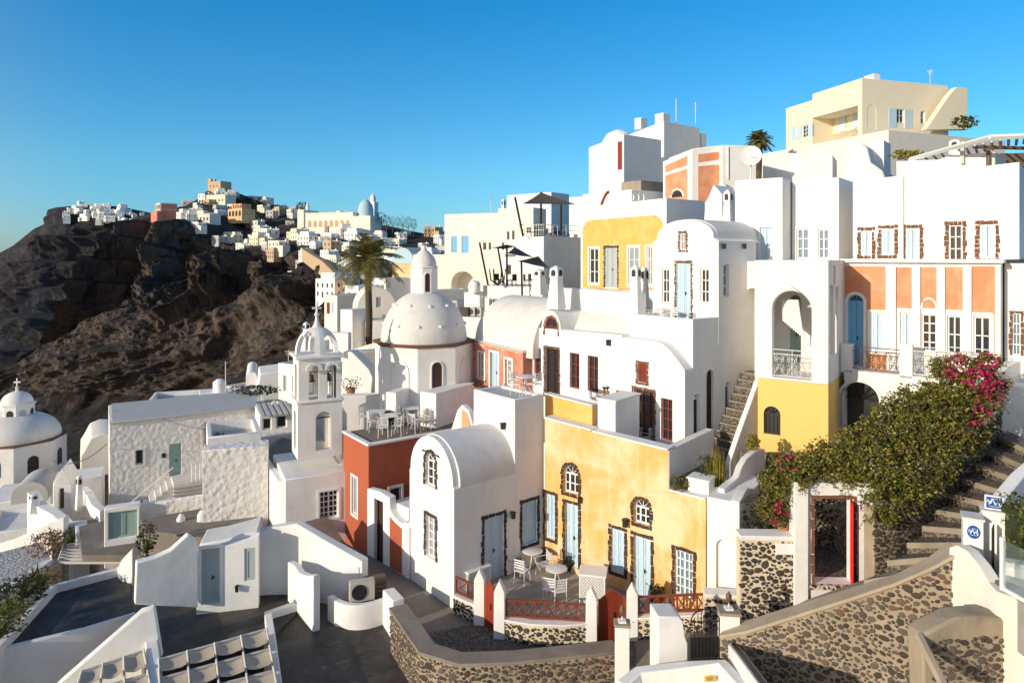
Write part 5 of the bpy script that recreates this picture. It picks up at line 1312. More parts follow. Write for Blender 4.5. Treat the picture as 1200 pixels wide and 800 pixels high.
# ------------------------------------------------------------ little church far left
p = T(20, 540, 50); cz = T(20, 575, 50).z
R = empty('small_domed_church', 'small white church with domed lantern and cross at the left edge', 'church', (p.x, p.y, cz), radians(10))
k50 = 50 / 800
mb = MB(); rd = 49 * k50; zt = T(20, 527, 47).z - cz; mb.lathe((0, 0, 0), [(rd, -6), (rd, zt)], 8, pi / 8); mb.build('drum', 'white', R, bevel=.05)
mb = MB(); mb.lathe((0, 0, 0), [(rd + .1, zt + .003), (rd + .1, zt + .12)], 8, pi / 8); mb.build('cornice', 'brownstone', R)
dr = rd * .9; dh = T(20, 488, 50).z - cz - zt
mb = MB(); mb.lathe((0, 0, 0), [(dr * cos(pi / 2 * k / 14) ** .8, zt + .12 + dh * 1.1 * sin(pi / 2 * k / 14)) for k in range(14)] + [(.05, zt + .12 + dh * 1.1)], 28); mb.build('dome', 'roofwhite', R, ang=60)
z0 = T(20, 494, 50).z - cz; z1 = T(20, 474, 50).z - cz; lr = 17 * k50
mb = MB(); mb.lathe((0, 0, 0), [(lr, z0 - .5), (lr, z1), (lr + .1, z1 + .05), (lr + .1, z1 + .15)], 8, pi / 8); mb.build('lantern', 'white', R)
mb = MB(); mb.lathe((0, 0, 0), [(lr * .95 * cos(pi / 2 * k / 8), z1 + .15 + .85 * sin(pi / 2 * k / 8)) for k in range(8)] + [(.03, z1 + 1.0)], 20); mb.build('lantern_cap', 'white', R, ang=60)
mb = MB(); mb.lathe((0, 0, z1 + .95), [(.14, 0), (.08, .2), (.14, .3), (.05, .4), (.05, 1.0)], 8); mb.box((-.22, -.04, z1 + 1.6), (.22, .04, z1 + 1.7)); mb.build('cross', 'white', R)
for dg in range(0, 360, 45):
    a = radians(dg); rr = lr * cos(pi / 8); f = Face(None, (rr * cos(a), rr * sin(a)), (-sin(a), cos(a)), (cos(a), sin(a))); q = MB(); q.fprism(f, archpoly(-.22, .22, z0 + .3, z1 - .25, n=8), -.02, .02); q.build('window', 'interior' if dg % 90 == 0 else 'shadegrey', R)
    rr = rd * cos(pi / 8); f = Face(None, (rr * cos(a), rr * sin(a)), (-sin(a), cos(a)), (cos(a), sin(a))); q = MB(); q.fprism(f, archpoly(-.35, .35, zt - 2.0, zt - .8, n=8), -.02, .02); q.build('window', 'interior', R)
for dg in range(0, 360, 30):
    a = radians(dg); s = MB(); s.lathe((dr * .86 * cos(a), dr * .86 * sin(a), zt + .12 + dh * .5), [(.12, -.05), (.12, .05), (.03, .12)], 6); s.build('dome_stud', 'white', R)
# lower village walls left
H, f, g, xl, yw, zt, mk = block('low_house', 'low flat white house at the left edge below the small church', 'house', 42, 38, 112, -8, -30, 60, 668 - 50, W=4, parapet=.3); mk()
H, f, g, xl, yw, zt, mk = block('church_annex', 'white annex with rounded vault in front of the small church', 'building', 60, 44, 112, -9, -20, 80, 582, W=4); mk()
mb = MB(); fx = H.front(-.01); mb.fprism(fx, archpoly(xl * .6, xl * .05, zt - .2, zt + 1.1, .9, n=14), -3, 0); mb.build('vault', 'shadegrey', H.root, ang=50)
H, f, g, xl, yw, zt, mk = block('church_wall', 'white stepped wall linking the small church to the gateway', 'wall', 120, 42, 118, -7, 62, 135, 558, W=2.4); mk()
H, f, g, xl, yw, zt, mk = block('chapel_porch', 'narrow white porch with little gable and dark door below the small church', 'building', 84, 38, 112, -7, 62, 96, 566, W=2, depth=.3)
opening(f, (70, 572, 75, 596), 'door', 'brownwood', style='leaf', nx=1, ny=1, handle=False); mk()
mb = MB(); mb.fprism(f, [(xl, zt), (0, zt), (xl / 2, zt + .9)], -2, 0); mb.build('gable', 'white', H.root, bevel=.03)
wallpath('curved_wall', 'long curved white wall stepping down in front of the small church', 'wall', [PZ(T(38, 575, 37)), PZ(T(50, 592, 36)), PZ(T(66, 600, 35)), PZ(T(80, 612, 34)), PZ(T(95, 610, 33.5)), PZ(T(97, 640, 32))], -8, .5)
wallpath('curved_wall', 'white garden wall crossing below the low white houses at the left edge', 'wall', [PZ(T(-40, 648, 34)), PZ(T(20, 630, 33)), PZ(T(60, 612, 33)), PZ(T(78, 604, 33))], -8, .4)
for px, pt, pb, w_, l_ in ((40, 578, 600, 12, 'square white chimney pier at the bend of the curved wall'), (93, 556, 600, 8, 'tall thin white pier beside the chapel porch')): chimney(px, 36, pt, pb, w_, l_)
wallpath('alley_wall', 'white wall with small square niches left of the pale green gate', 'wall', [PZ(T(98, 570, 38)), PZ(T(106, 578, 36)), PZ(T(112, 590, 34.5)), PZ(T(122, 597, 33.8))], -6, .4)
sheet('alley', None, None, [P2(G(92, 612, -1.1)), P2(G(96, 650, -1.1)), P2(G(165, 650, -1.1)), P2(G(165, 622, -1.1)), P2(G(118, 592, -1.1)), P2(G(98, 592, -1.1))], -1.1, 'brownfloor', kind='structure')
# white pebble roof and blue parapet
sheet('pebble_roof', 'flat roof covered with white pebbles at the left edge', 'roof', [P2(G(-60, 662, -1.6)), P2(G(50, 634, -1.6)), P2(G(58, 655, -1.6)), P2(G(-60, 722, -1.6))], -1.6, 'pebblewhite', th=3)
wallpath('roof_parapet', 'bluish white parapet along the pebble roof', 'wall', [PZ(G(-60, 722, -1.4)), PZ(G(20, 680, -1.4)), PZ(G(58, 655, -1.4))], -7, .35, mat='white')
# ------------------------------------------------------------ dark terraces, foreground left
ZT = -.35
W_L = [PZ(T(2, 752, 20.5)), PZ(T(63, 684, 24.2)), PZ(T(142, 664, 26.5))]
sheet('roof_terrace', 'dark painted roof terrace at far left bounded by low white parapets', 'roof', [P2(G(-30, 769, -.9)), P2(G(66, 692, -.9)), P2(G(150, 668, -.9)), P2(G(158, 718, -.9)), P2(G(20, 756, -.9))], -.9, 'darkfloor', th=4)
wallpath('terrace_parapet', 'low white parapet around the outer side of the far left dark terrace', 'wall', [PZ(G(-30, 786, -.6)), PZ(G(63, 685, -.6)), PZ(G(138, 665, -.6)), PZ(T(146, 654, 27.2)), PZ(T(158, 641, 27.0))], -5, .24)
sheet('roof_terrace', 'dark painted roof terrace in front of the white cabin with grey door', 'roof', [P2(G(158, 716, ZT)), P2(G(160, 702, ZT)), P2(G(225, 690, ZT)), P2(G(300, 690, ZT)), P2(G(345, 690, ZT)), P2(G(375, 690, ZT)), P2(G(320, 745, ZT)), P2(G(185, 780, ZT)), P2(G(180, 790, ZT))], ZT, 'darkfloor', th=3)
sheet('roof_terrace', 'dark painted roof terrace at bottom centre behind the stone alley wall', 'roof', [P2(G(318, 716, ZT - .1)), P2(G(345, 704, ZT - .1)), P2(G(388, 692, ZT - .1)), P2(G(470, 735, ZT - .1)), P2(G(520, 830, ZT - .1)), P2(G(335, 850, ZT - .1))], ZT - .1, 'darkfloor', th=3)
# wall between terrace 1 and pergola (big sloping white)
H = House('sloping_wall', 'broad white wall with diagonal top edge at the lower left between terraces', 'wall', 181, 21.0, 112, -5)
f = H.front(); uv = f.uv
body(H, 0, 1, 0, .3, 0, 0, f, outline=[uv(-40, 860), uv(205, 860), uv(181, 712), uv(165, 717), uv(70, 800), uv(40, 830)], mat='white')
wallpath('terrace_parapet', 'white wall along the near side of the far left dark terrace', 'wall', [PZ(G(-40, 769, -.8)), PZ(G(20, 754, -.8)), PZ(G(100, 735, -.8)), PZ(G(160, 717, -.8))], -5, .2)
wallpath('terrace_parapet', 'tall white buttress wall rising toward the viewer at the pergola end', 'wall', [PZ(G(171, 712, .2)), PZ(G(176, 740, .2)), PZ(G(184, 800, .2)), PZ(G(190, 850, .2))], -5, .34)
# white cabin wall (left) and door
H = House('white_cabin', 'white rooftop cabin with grey wooden door and grey shuttered window', 'building', 345, 24.3, 104, ZT)
f = H.front(); uv = f.uv
H = House('white_cabin', 'white cabin with grey wooden door on the dark terrace', 'building', 300, 24.4, 113, ZT) if False else H
opening(f, (236, 642, 257.5, 707), 'door', 'greyshutter', style='leaf', nx=1, ny=1, sur='white', d=.08)
opening(f, (286.5, 642, 299.5, 680), frame='greyshutter', style='leaf', nx=1, ny=1, d=.03)
a = uv(230, 680)[0]; zb0 = -.6
uc = uv(303, 680)[0]; ol = [(a, zb0), (uc, zb0), (uc, uv(303, 628)[1]), uv(290, 634), uv(259, 640), uv(230, 645)]
body(H, a, uc, 0, .4, 0, 0, f, outline=ol, mat='white')
mb = MB(); mb.fprism(f, [(a + .02, zb0), (uv(301, 680)[0], zb0), uv(301, 626), uv(285, 631), uv(259, 638), (a + .02, uv(231, 643)[1])], -1.8, -.41); mb.build('cabin_body', 'roofwhite', H.root, bevel=.05)
lamp_on(f, 278, 686, H.root, name='floor_lamp', s=.1)
pm = House('swept_wall', 'curving white wall sweeping up to the white cabin', 'wall', 232, 23.2, 125, ZT); f = pm.front()
body(pm, 0, 1, 0, .3, 0, 0, f, outline=[f.uv(158, 708), f.uv(232, 712), f.uv(232, 634), f.uv(221, 626), f.uv(200, 645), f.uv(180, 654), f.uv(160, 659)], mat='white')
# big white wall up to alley
wallpath('swept_wall', 'tall smooth white wall running from the cabin to the alley corner', 'wall', [PZ(T(298, 622, 25.0)), PZ(T(320, 616, 25.1)), PZ(T(350, 611, 25.1)), PZ(T(388, 633, 24.6)), PZ(T(428, 655, 24.0))], -1, .35)
wallpath('swept_wall', 'low curved white wall ending in a tall pier on the dark terrace', 'wall', [PZ(T(341, 657, 24.6)), PZ(T(348, 661, 24.1)), PZ(T(354, 670, 23.7)), PZ(T(362, 673, 23.2)), PZ(T(371, 673, 22.7))], -1, .24)
wallpath('terrace_parapet', 'low white parapet dividing the two lower dark terraces', 'wall', [PZ(G(368, 701, -.1)), PZ(G(345, 706, -.1)), PZ(G(314, 716, -.1)), PZ(G(318, 745, -.1)), PZ(G(325, 800, -.1)), PZ(G(331, 850, -.1))], -1.2, .26)
pts = []
for k in range(13):
    q_ = k / 6 - 1; pts.append((-5.2 + 1.05 * q_, 22.85 + .62 * q_ * q_, .36))
wallpath('curved_parapet', 'curved white parapet enclosing the air conditioner', 'wall', pts, -.6, .22)
wallpath('alley_corner_pier', 'white flat topped pier where the stone alley wall begins', 'pier', [PZ(T(455, 689, 23.2)), PZ(T(467, 702, 22.2))], -.8, .4)
wallpath('corner_block', 'white block with slanted top sheltering the air conditioner', 'wall', [PZ(T(404, 664, 24.2)), PZ(T(424, 660, 24.1))], -.5, .5)
# air conditioner
p = T(424, 705, 23.3); R = empty('air_conditioner', 'beige air conditioner unit standing inside the curved parapet', 'air conditioner', p, radians(20))
mb = MB(); mb.box((-.42, -.16, .08), (.42, .16, .75)); mb.build('casing', 'acgrey', R, bevel=.02)
mb = MB(); mb.lathe((0, 0, 0), [(.26, 0), (.26, .02)], 20); o = mb.build('fan_grille', 'black', R); o.rotation_euler = (pi / 2, 0, 0); o.location = (-.1, -.165, .42)
p = T(440, 704, 23.8); R = empty('wood_crate', 'brown wooden pallet box behind the air conditioner', 'crate', p, radians(20)); mb = MB()
for k in range(5): mb.box((-.35, -.25, .1 + k * .15), (.35, .25, .22 + k * .15))
mb.build('boards', 'brownwood', R)
# pergolas, foreground and left
def pergola(name, label, quad, z, nb, ns, fab=True, mat='pergolawood', legs=1.8):
    a, b, c, d = [Vector(q) for q in quad]   # a-b far edge, d-c near edge
    r = empty(name, label, 'pergola', (d.x, d.y, z - legs)); base = Vector(r.location); mb = MB()
    def q(u, v): return (a.lerp(b, u)).lerp(d.lerp(c, u), v) - base
    for i in range(ns + 1):
        p0, p1 = q(i / ns, 0), q(i / ns, 1); mb.tube([p0 + Vector((0, 0, .12)), p1 + Vector((0, 0, .12))], .035, 4)
    mb.build('rafters', mat, r); mb = MB()
    for j in range(nb + 1):
        p0, p1 = q(0, j / nb), q(1, j / nb); w = (q(0, 1) - q(0, 0)).normalized() * .05
        mb.box8([p0 - w, p1 - w, p1 + w, p0 + w] + [x + Vector((0, 0, .1)) for x in (p0 - w, p1 - w, p1 + w, p0 + w)])
    mb.build('beams', mat, r)
    if fab:
        mb = MB()
        for i in range(ns):
            for j in range(nb):
                n = 5; g_ = []
                for jj in range(n + 1):
                    for ii in range(n + 1):
                        u = (i + .06 + .88 * ii / n) / ns; v = (j + .12 + .78 * jj / n) / nb; p = q(u, v); sag = sin(pi * ii / n) * .06 + sin(pi * jj / n) * .08
                        g_.append(p + Vector((0, 0, .14 - sag + .1 * jj / n + random.uniform(-.012, .012))))
                mb.addm(g_, [(jj * (n + 1) + ii, jj * (n + 1) + ii + 1, (jj + 1) * (n + 1) + ii + 1, (jj + 1) * (n + 1) + ii) for jj in range(n) for ii in range(n)])
        mb.build('fabric_panel', 'fabric', r, recalc=False)
    for u, v in ((0, 0), (1, 0), (0, 1), (1, 1)): m = MB(); p = q(u, v); m.box((p.x - .05, p.y - .05, -.0), (p.x + .05, p.y + .05, legs)); m.build('post', mat, r)
    return r
pergola('pergola', 'pergola with sagging tan fabric panels between two white walls at the bottom edge', [G(186, 776, .1), G(312, 740, .1), G(332, 850, .1), G(190, 880, .1)], .1, 4, 4)
pergola('pergola', 'pergola with tan fabric panels below the diagonal white wall at bottom left', [G(96, 790, .1), G(168, 765, .1), G(186, 860, .1), G(70, 880, .1)], .1, 3, 3)
pergola('pergola', 'bare white wooden pergola with thin slats by the far left terrace', [G(75, 640, -1.6), G(158, 630, -1.6), G(152, 660, -1.6), G(68, 660, -1.6)], -1.6, 6, 3, fab=False)
random.seed(77)
# ------------------------------------------------------------ alley strip (rises to the right)
hs = [T(380, 600, 29.5), G(405, 636, 0), G(430, 649, 0), G(480, 677, 0), G(532, 714, 0), G(563, 729, 0), G(594, 745, 0), G(690, 751, 0), G(745, 748, .05), T(800, 742, 21.0), T(835, 735, 20.2), T(935, 706, 19.3), T(1020, 676, 18.4), T(1050, 668, 18.0)]
ps = [T(340, 600, 29.5), T(352, 650, 27), T(385, 664, 25.5), G(440, 702, 0), G(466, 716, 0), G(485, 745, 0), G(512, 775, 0), G(700, 790, 0), G(745, 790, .1), T(790, 780, 18.6), T(848, 775, 17.6), T(935, 748, 17.0), T(1020, 720, 16.2), T(1095, 690, 15.6)]
mb = MB(); 
for i in range(len(hs) - 1): mb.face([PZ(hs[i]), PZ(hs[i + 1]), PZ(ps[i + 1]), PZ(ps[i])])
tag(mb.build('alley', 'brownfloor', merge=True, recalc=False), kind='structure')
mb = MB()
for i in range(5, 8): mb.face([PZ(hs[i] + Vector((0, 0, .006))), PZ(hs[i + 1] + Vector((0, 0, .006))), PZ(hs[i + 1].lerp(ps[i + 1], .8) + Vector((0, 0, .006))), PZ(hs[i].lerp(ps[i], .8) + Vector((0, 0, .006)))])
tag(mb.build('cobbled_alley', 'cobble', merge=True, recalc=False), kind='structure')
for px, py, Y in ((760, 741, 20.4), (775, 735, 20.4), (850, 728, 19.6), (880, 720, 19.3)): pass
# stone parapet along the alley
wallpath('stone_parapet', 'brown stone parapet with a wide grey coping curving along the alley', 'wall', [PZ(T(466, 712, 21.7)), PZ(T(484, 738, 20.4)), PZ(T(500, 762, 19.4)), PZ(T(540, 774, 19.0)), PZ(T(600, 772, 19.2)), PZ(T(660, 766, 19.4)), PZ(T(722, 759, 19.7))], -.7, .5, mat='stonewall', cap='coping', capw=.05, caph=.09)
# patio slab and its stone plinth
pat = [P2(G(540, 716, .0)), P2(G(566, 730, 0)), P2(G(592, 744, 0)), P2(G(690, 750, 0)), P2(G(745, 747, 0)), (6.2, 21.2), (6.4, 22), (1.5, 26.2), (1.2, 26), (-1.9, 23.4)]
sheet('patio', 'pale tiled patio in front of the yellow house and the barrel roofed house', 'patio', pat, .48, 'tilefloor', th=1)
pth = [Vector((*P2(G(534, 716, 0)), .55)), Vector((-1.05, 22.35, .55)), Vector((-.38, 21.6, .55)), Vector((.6, 21.2, .6)), Vector((1.6, 21.1, .62)), Vector((2.46, 21.15, .66)), Vector((3.76, 21.35, .7)), Vector((5.0, 21.2, .85)), Vector((6.05, 21.0, 1.0))]
def seg(a, b, name, label): return wallpath(name, label, 'wall', [tuple(p) for p in pth[a:b + 1]], -.4, .26, mat='stonebright', cap='white', capw=.03, caph=.06)
seg(0, 1, 'patio_wall', 'short low stone wall with white coping between barrel roofed house and first pointed pier')
seg(2, 5, 'patio_wall', 'long low stone wall with white coping in front of the patio tables')
seg(6, 8, 'patio_wall', 'low stone wall with white coping in front of the right hand patio door')
def cross_fence(a, b, label, n, h=.52):
    a, b = Vector(a), Vector(b); r = empty('wooden_fence', label, 'fence', a, atan2((b - a).y, (b - a).x)); L = (b - a).xy.length; dz = b.z - a.z
    f = Face(None, (0, 0), (1, 0), (0, -1)); z = lambda u: dz * u / L
    m = MB()
    for q in (.03, h): m.box8([(0, -.03, q), (L, -.03, q + dz), (L, .03, q + dz), (0, .03, q), (0, -.03, q + .055), (L, -.03, q + .055 + dz), (L, .03, q + .055 + dz), (0, .03, q + .055)])
    m.build('rail', 'redwood', r)
    m = MB()
    for k in range(n + 1): m = MB(); u = L * k / n; u = min(max(u, .03), L - .03); m.box((u - .022, -.025, .03 + z(u)), (u + .022, .025, h + z(u))); m.build('upright', 'redwood', r)
    m = MB()
    for k in range(n):
        u0, u1 = L * k / n, L * (k + 1) / n; m.tube([(u0, 0, .06 + z(u0)), (u1, 0, h + z(u1))], .016, 4); m.tube([(u1, 0, .06 + z(u1)), (u0, 0, h + z(u0))], .016, 4)
    m.build('cross_brace', 'redwood', r); return r
up = Vector((0, 0, .07))
cross_fence(pth[0] + up, pth[1] + up, 'short brown red cross braced fence beside the barrel roofed house', 2)
cross_fence(Vector((-.2, 21.5, .64)), Vector((2.3, 21.1, .69)), 'long brown red cross braced fence in front of the patio tables', 8)
cross_fence(Vector((3.95, 21.4, .78)), Vector((6.0, 21.0, 1.06)), 'brown red cross braced fence right of the double gate', 7)
GP = 'pointed white patio piers'
for (x, y), lb in zip(((-1.05, 22.35), (-.38, 21.55), (2.46, 21.12), (3.76, 21.35)), ('pointed white pier left of the single red gate', 'pointed white pier right of the single red gate', 'pointed white pier left of the double red gate', 'pointed white pier right of the double red gate')):
    r = empty('pier', lb, 'pier', (x, y, -.3), radians(-8), GP); m = MB(); m.taper((0, 0), .18, .16, .17, .15, 0, 1.75); m.build('shaft', 'white', r, bevel=.02); m = MB(); m.taper((0, 0), .17, .15, .01, .12, 1.752, 2.08); m.build('cap', 'white', r, bevel=.01)
def pgate(a, b, label, leaves):
    a, b = Vector(a), Vector(b); r = empty('patio_gate', label, 'gate', a, atan2((b - a).y, (b - a).x)); L = (b - a).xy.length; f = Face(None, (0, 0), (1, 0), (0, -1)); h = 1.35
    pk = L / 2
    for i in range(leaves):
        u0, u1 = L * i / leaves + .01, L * (i + 1) / leaves - .01; zt = lambda u: h + .34 * (1 - abs(u - pk) / pk)
        m = MB(); m.fprism(f, [(u0, .1), (u1, .1), (u1, zt(u1))] + ([(pk, zt(pk))] if leaves == 1 else []) + [(u0, zt(u0))], -.02, .02)
        k = int((u1 - u0) / .12)
        for j in range(1, k): u = u0 + (u1 - u0) * j / k; m.fbox(f, u - .005, u + .005, .12, zt(u) - .03, .02, .026)
        m.build('leaf', 'gatered', r)
    m = MB(); m.fbox(f, L / 2 + .05, L / 2 + .08, .75, .95, .02, .05); m.build('handle', 'darkmetal', r); return r
pgate((-.9, 22.2, -.1), (-.5, 21.75, -.1), 'narrow red brown gate between the first two pointed piers', 1)
pgate((2.68, 21.2, -.05), (3.56, 21.4, -.05), 'double red brown gate with peaked top in front of the yellow house', 2)
# patio furniture
GT_ = 'white patio chairs'
def pz(px, py, z=.48): return G(px, py, z)
put(TB, pz(624, 668), 0, 'round white table on the patio near the corner with the blue door', 'round patio tables'); put(TB, pz(652, 690), 0, 'round white table on the patio beside the lattice cabinet', 'round patio tables')
for px, py, rz in ((612, 682, 2.6), (637, 675, -1.2), (645, 704, 2.8)): put(CH, pz(px, py), rz, 'white slatted metal patio chair before the yellow house', GT_)
put(CH, pz(655, 706), 3.4, 'white slatted metal patio chair before the yellow house', GT_)
def cabinet(px, py, w, d, h, label, rz):
    p = G(px, py, .48); r = empty('lattice_cabinet', label, 'cabinet', p, rz); m = MB(); m.box((-w/2, -d/2, 0), (w/2, d/2, h)); m.build('case', 'acgrey', r); m = MB()
    n = int(w / .09)
    for k in range(-n, n * 2):
        for sg in (1, -1):
            x0 = -w/2 + k * .09; pts = []
            a = Vector((x0, 0, 0)); b = Vector((x0 + sg * h, 0, h)); t0, t1 = 0., 1.
            for bound, s_ in ((-w/2, 1), (w/2, -1)):
                den = (b.x - a.x)
                tt = (bound - a.x) / den
                if (den > 0) == (s_ > 0): t0 = max(t0, tt)
                else: t1 = min(t1, tt)
            if t1 - t0 > .03: p0, p1 = a.lerp(b, t0), a.lerp(b, t1); m.tube([(p0.x, -d/2 - .012, p0.z), (p1.x, -d/2 - .012, p1.z)], .013, 4)
    m.build('lattice', 'whitepaint', r); m = MB(); m.box((-w/2 - .04, -d/2 - .04, h), (w/2 + .04, d/2 + .04, h + .06)); m.build('lid', 'whitepaint', r, bevel=.01)
    m = MB()
    for x in (-w/2, w/2 - .04): m.box((x, -d/2 - .02, 0), (x + .04, -d/2 + .02, h))
    m.build('corner_post', 'whitepaint', r); return r
cabinet(557, 686, .95, .5, .62, 'white lattice cabinet against the barrel roofed house', radians(40)); cabinet(695, 703, .85, .7, .95, 'white lattice cabinet with lid beside the double patio gate', radians(-12)); cabinet(622, 656, .55, .45, .6, 'low white cabinet in the patio corner under the window', radians(40))
# pots and plants
def pot(p, label, pl, r=.16, h=.3, mat='pot', n=70, ls=.12, ph=.6, spread=.3, spiky=False, group=None, cat='potted plant', nm='potted_plant'):
    t = empty(nm, label, cat, p, random.uniform(0, 6), group); m = MB(); m.lathe((0, 0, 0), [(r * .7, 0), (r, h * .85), (r * 1.08, h * .86), (r * 1.08, h), (r * .9, h), (r * .85, h * .8)], 14); m.build('pot', mat, t); m = MB()
    if spiky:
        for _ in range(n):
            a = random.uniform(0, 2 * pi); ln = ph * random.uniform(.6, 1); s = spread * random.uniform(.3, 1); w = .012
            pts = [Vector((cos(a) * s * q * q, sin(a) * s * q * q, h + ln * q)) for q in (0, .4, .75, 1)]; sd = Vector((-sin(a), cos(a), 0)) * w
            for i in range(3): m.face([pts[i] - sd, pts[i] + sd, pts[i + 1] + sd * .6, pts[i + 1] - sd * .6])
    else:
        for _ in range(n):
            p_ = Vector((random.gauss(0, spread * .5), random.gauss(0, spread * .5), h + abs(random.gauss(ph * .5, ph * .3)))); leafquad(m, p_, ls * random.uniform(.6, 1.2))
        st = MB()
        for _ in range(6): a = random.uniform(0, 6.3); st.tube([(0, 0, h * .8), (cos(a) * spread * .4, sin(a) * spread * .4, h + ph * .8)], .01, 4)
        st.build('stem', 'bark', t)
    m.build('foliage', pl, t, smooth=False, recalc=False); return t
pot(pz(779, 700, .5), 'leafy potted plant between the two right hand blue openings of the yellow house', 'leafyellow', ph=.8, spread=.45, n=120, ls=.14)
pot(pz(800, 712, .5), 'small potted plant under the right window of the yellow house', 'leafgreen', ph=.4, spread=.35, n=90)
pot(pz(770, 708, .5), 'low bushy potted plant behind the right hand patio fence', 'leafgreen', ph=.35, spread=.3, n=90)
pot(pz(604, 668, .48), 'dark round pot beside the blue door on the patio', 'leafdark', r=.2, h=.45, mat='black', n=20, ph=.1)
for px, py in ((640, 659), (668, 668)): pot(pz(px, py, .48), 'dark pot with sparse foliage on the patio by the yellow wall', 'leafdark', r=.15, h=.35, mat='black', n=40, ph=.2, spread=.2, group='dark pots on the patio')
# ------------------------------------------------------------ near gate structure in front of the alley
def pier_lamp(px, Y, pyt, wpx, label, zb=-1.5, lamp=True):
    p = T(px, pyt, Y); w = wpx / F * Y / 2; r = empty('gate_pier', label, 'pier', (p.x, p.y, zb), radians(-6)); h = p.z - zb; m = MB(); m.taper((0, 0), w, w * .9, w * .96, w * .86, 0, h - .08); m.build('shaft', 'white', r, bevel=.02); m = MB(); m.box((-w * 1.12, -w, h - .078), (w * 1.12, w, h)); m.build('cap', 'concrete', r, bevel=.02)
    if lamp:
        l = empty('gate_lamp', 'small iron lantern standing on the ' + label.split(' pier')[0].split('white ')[-1] + ' white gate pier', 'lamp', (p.x, p.y, p.z)); m = MB(); m.box((-.1, -.1, 0), (.1, .1, .05)); m.tube([(0, 0, .05), (0, 0, .16)], .015, 5); m.build('base', 'whitepaint', l); m = MB(); m.lathe((0, 0, .16), [(.03, 0), (.07, .08), (.08, .18), (.03, .26), (.01, .3)], 10); m.build('lantern', 'rustmetal', l)
pier_lamp(729, 18.3, 728, 17, 'leftmost slim white pier of the near gate, grey capped')
pier_lamp(783, 18.6, 719, 21, 'middle broad white pier of the near gate, grey capped')
pier_lamp(854, 17.7, 713, 23, 'right white pier of the near gate joining the big stone wall')
H = House('gate_wing', 'white shouldered wall beside the arched iron gate', 'wall', 806, 17.6, 96, -1.5); f = H.front(); uv = f.uv
mb = MB(); mb.fprism(f, [uv(*p) for p in ((771, 800), (806, 800), (806, 753), (803, 745), (800, 726), (796, 722), (771, 722))], -.7, 0); mb.build('wall', 'white', H.root, bevel=.03)
r0 = T(826, 772, 17.6); R = empty('iron_gate', 'dark arched wrought iron gate between white piers', 'gate', r0, radians(3)); w = 17 / F * 17.6; h = 62 / F * 17.6; f = Face(None, (0, 0), (1, 0), (0, -1))
m = MB(); m.fbox(f, -w, w, .05, h * .42, -.01, .01); m.build('panel', 'black', R); m = MB()
for k in range(9): u = -w + 2 * w * k / 8; m.tube([f.P(u, 0, .02), f.P(u, h * .72 + .25 * (1 - (u / w) ** 2), .02)], .011, 4)
for z in (.03, h * .42, h * .72): m.tube([f.P(-w, z, .02), f.P(w, z, .02)], .016, 5)
m.tube([f.P(w * cos(pi * k / 12), h * .72 + .32 * sin(pi * k / 12), .02) for k in range(13)], .018, 5)
for sg in (-1, 1): m.tube([f.P(sg * w * .5 + (w * .42 - t * .02) * cos(t * .6), h * .57 + (.14 - t * .008) * sin(t * .6), .03) for t in range(14)], .009, 4)
m.build('bars', 'darkmetal', R)
wallpath('near_wall', 'white low wall with a small yellow plaque at the bottom edge', 'wall', [PZ(T(728, 800, 16.6)), PZ(T(748, 784, 17.0)), PZ(T(800, 778, 17.0)), PZ(T(846, 774, 16.9)), PZ(T(870, 800, 15.5))], -2.5, .3)
H = House('wall_plaque', None, None, 838, 16.7, 93, 0) if False else None
p = T(832, 794.5, 16.72); R = empty('wall_plaque', 'small yellow enamel plaque on the white wall at the bottom edge', 'plaque', p, radians(2)); m = MB(); m.box((-.14, -.02, -.07), (.14, .0, .07)); m.build('plate', 'plaqueyellow', R, bevel=.008); m = MB()
for k, w_ in enumerate((.09, .06)): m.box((-w_, -.024, .02 - .045 * k), (w_, -.021, .035 - .045 * k))
m.build('lettering', 'darkwood', R)
wallpath('near_wall', 'bluish shaded white wall with dark rail descending below the right gate pier', 'wall', [PZ(T(858, 752, 17.4)), PZ(T(876, 776, 15.8)), PZ(T(905, 815, 13.8))], -2.5, .25, cap='darkmetal', capw=-.06, caph=.04)
# ------------------------------------------------------------ big stone wall on the right
rw = [T(846, 742, 17.6), T(875, 737, 17.3), T(935, 718, 16.8), T(1000, 698, 16.2), T(1050, 682, 15.7), T(1090, 663, 15.3), T(1118, 645, 15.2)]
wallpath('stone_retaining_wall', 'big brown and grey stone retaining wall with a broad sandy coping at the lower right', 'wall', [PZ(p) for p in rw], -4, .5, mat='stonewall', cap='sandcoping', capw=.06, caph=.1)
H = House('stone_buttress', 'lower stone wall with sandy weathered top at the bottom right corner', 'wall', 1215, 13.6, 96, -2); f = H.front(); uv = f.uv
mb = MB(); mb.fprism(f, [uv(*p) for p in ((1085, 860), (1240, 860), (1240, 735), (1190, 727), (1150, 722), (1120, 724), (1098, 735), (1080, 745))], -.45, 0); mb.build('wall', 'mortar', H.root, bevel=.05)
q0, q1 = uv(1092, 745), uv(1240, 735); mb = MB(); rubble(mb, lambda u, z, d: f.P(q0[0] + u, z, d), q1[0] - q0[0], -.6, lambda u: q1[1] - .05, RUB['stonewall']); mb.build('stonework', 'rubble', H.root, ang=50, recalc=False)
a, b = T(1077, 745, 13.4), T(1112, 815, 12.2); mb.tube([a, b], .09, 6); o = mb.build('mortar_ridge', 'sandcoping'); tag(o, 'pale rounded mortar ridge running diagonally down the big stone wall', 'ridge')
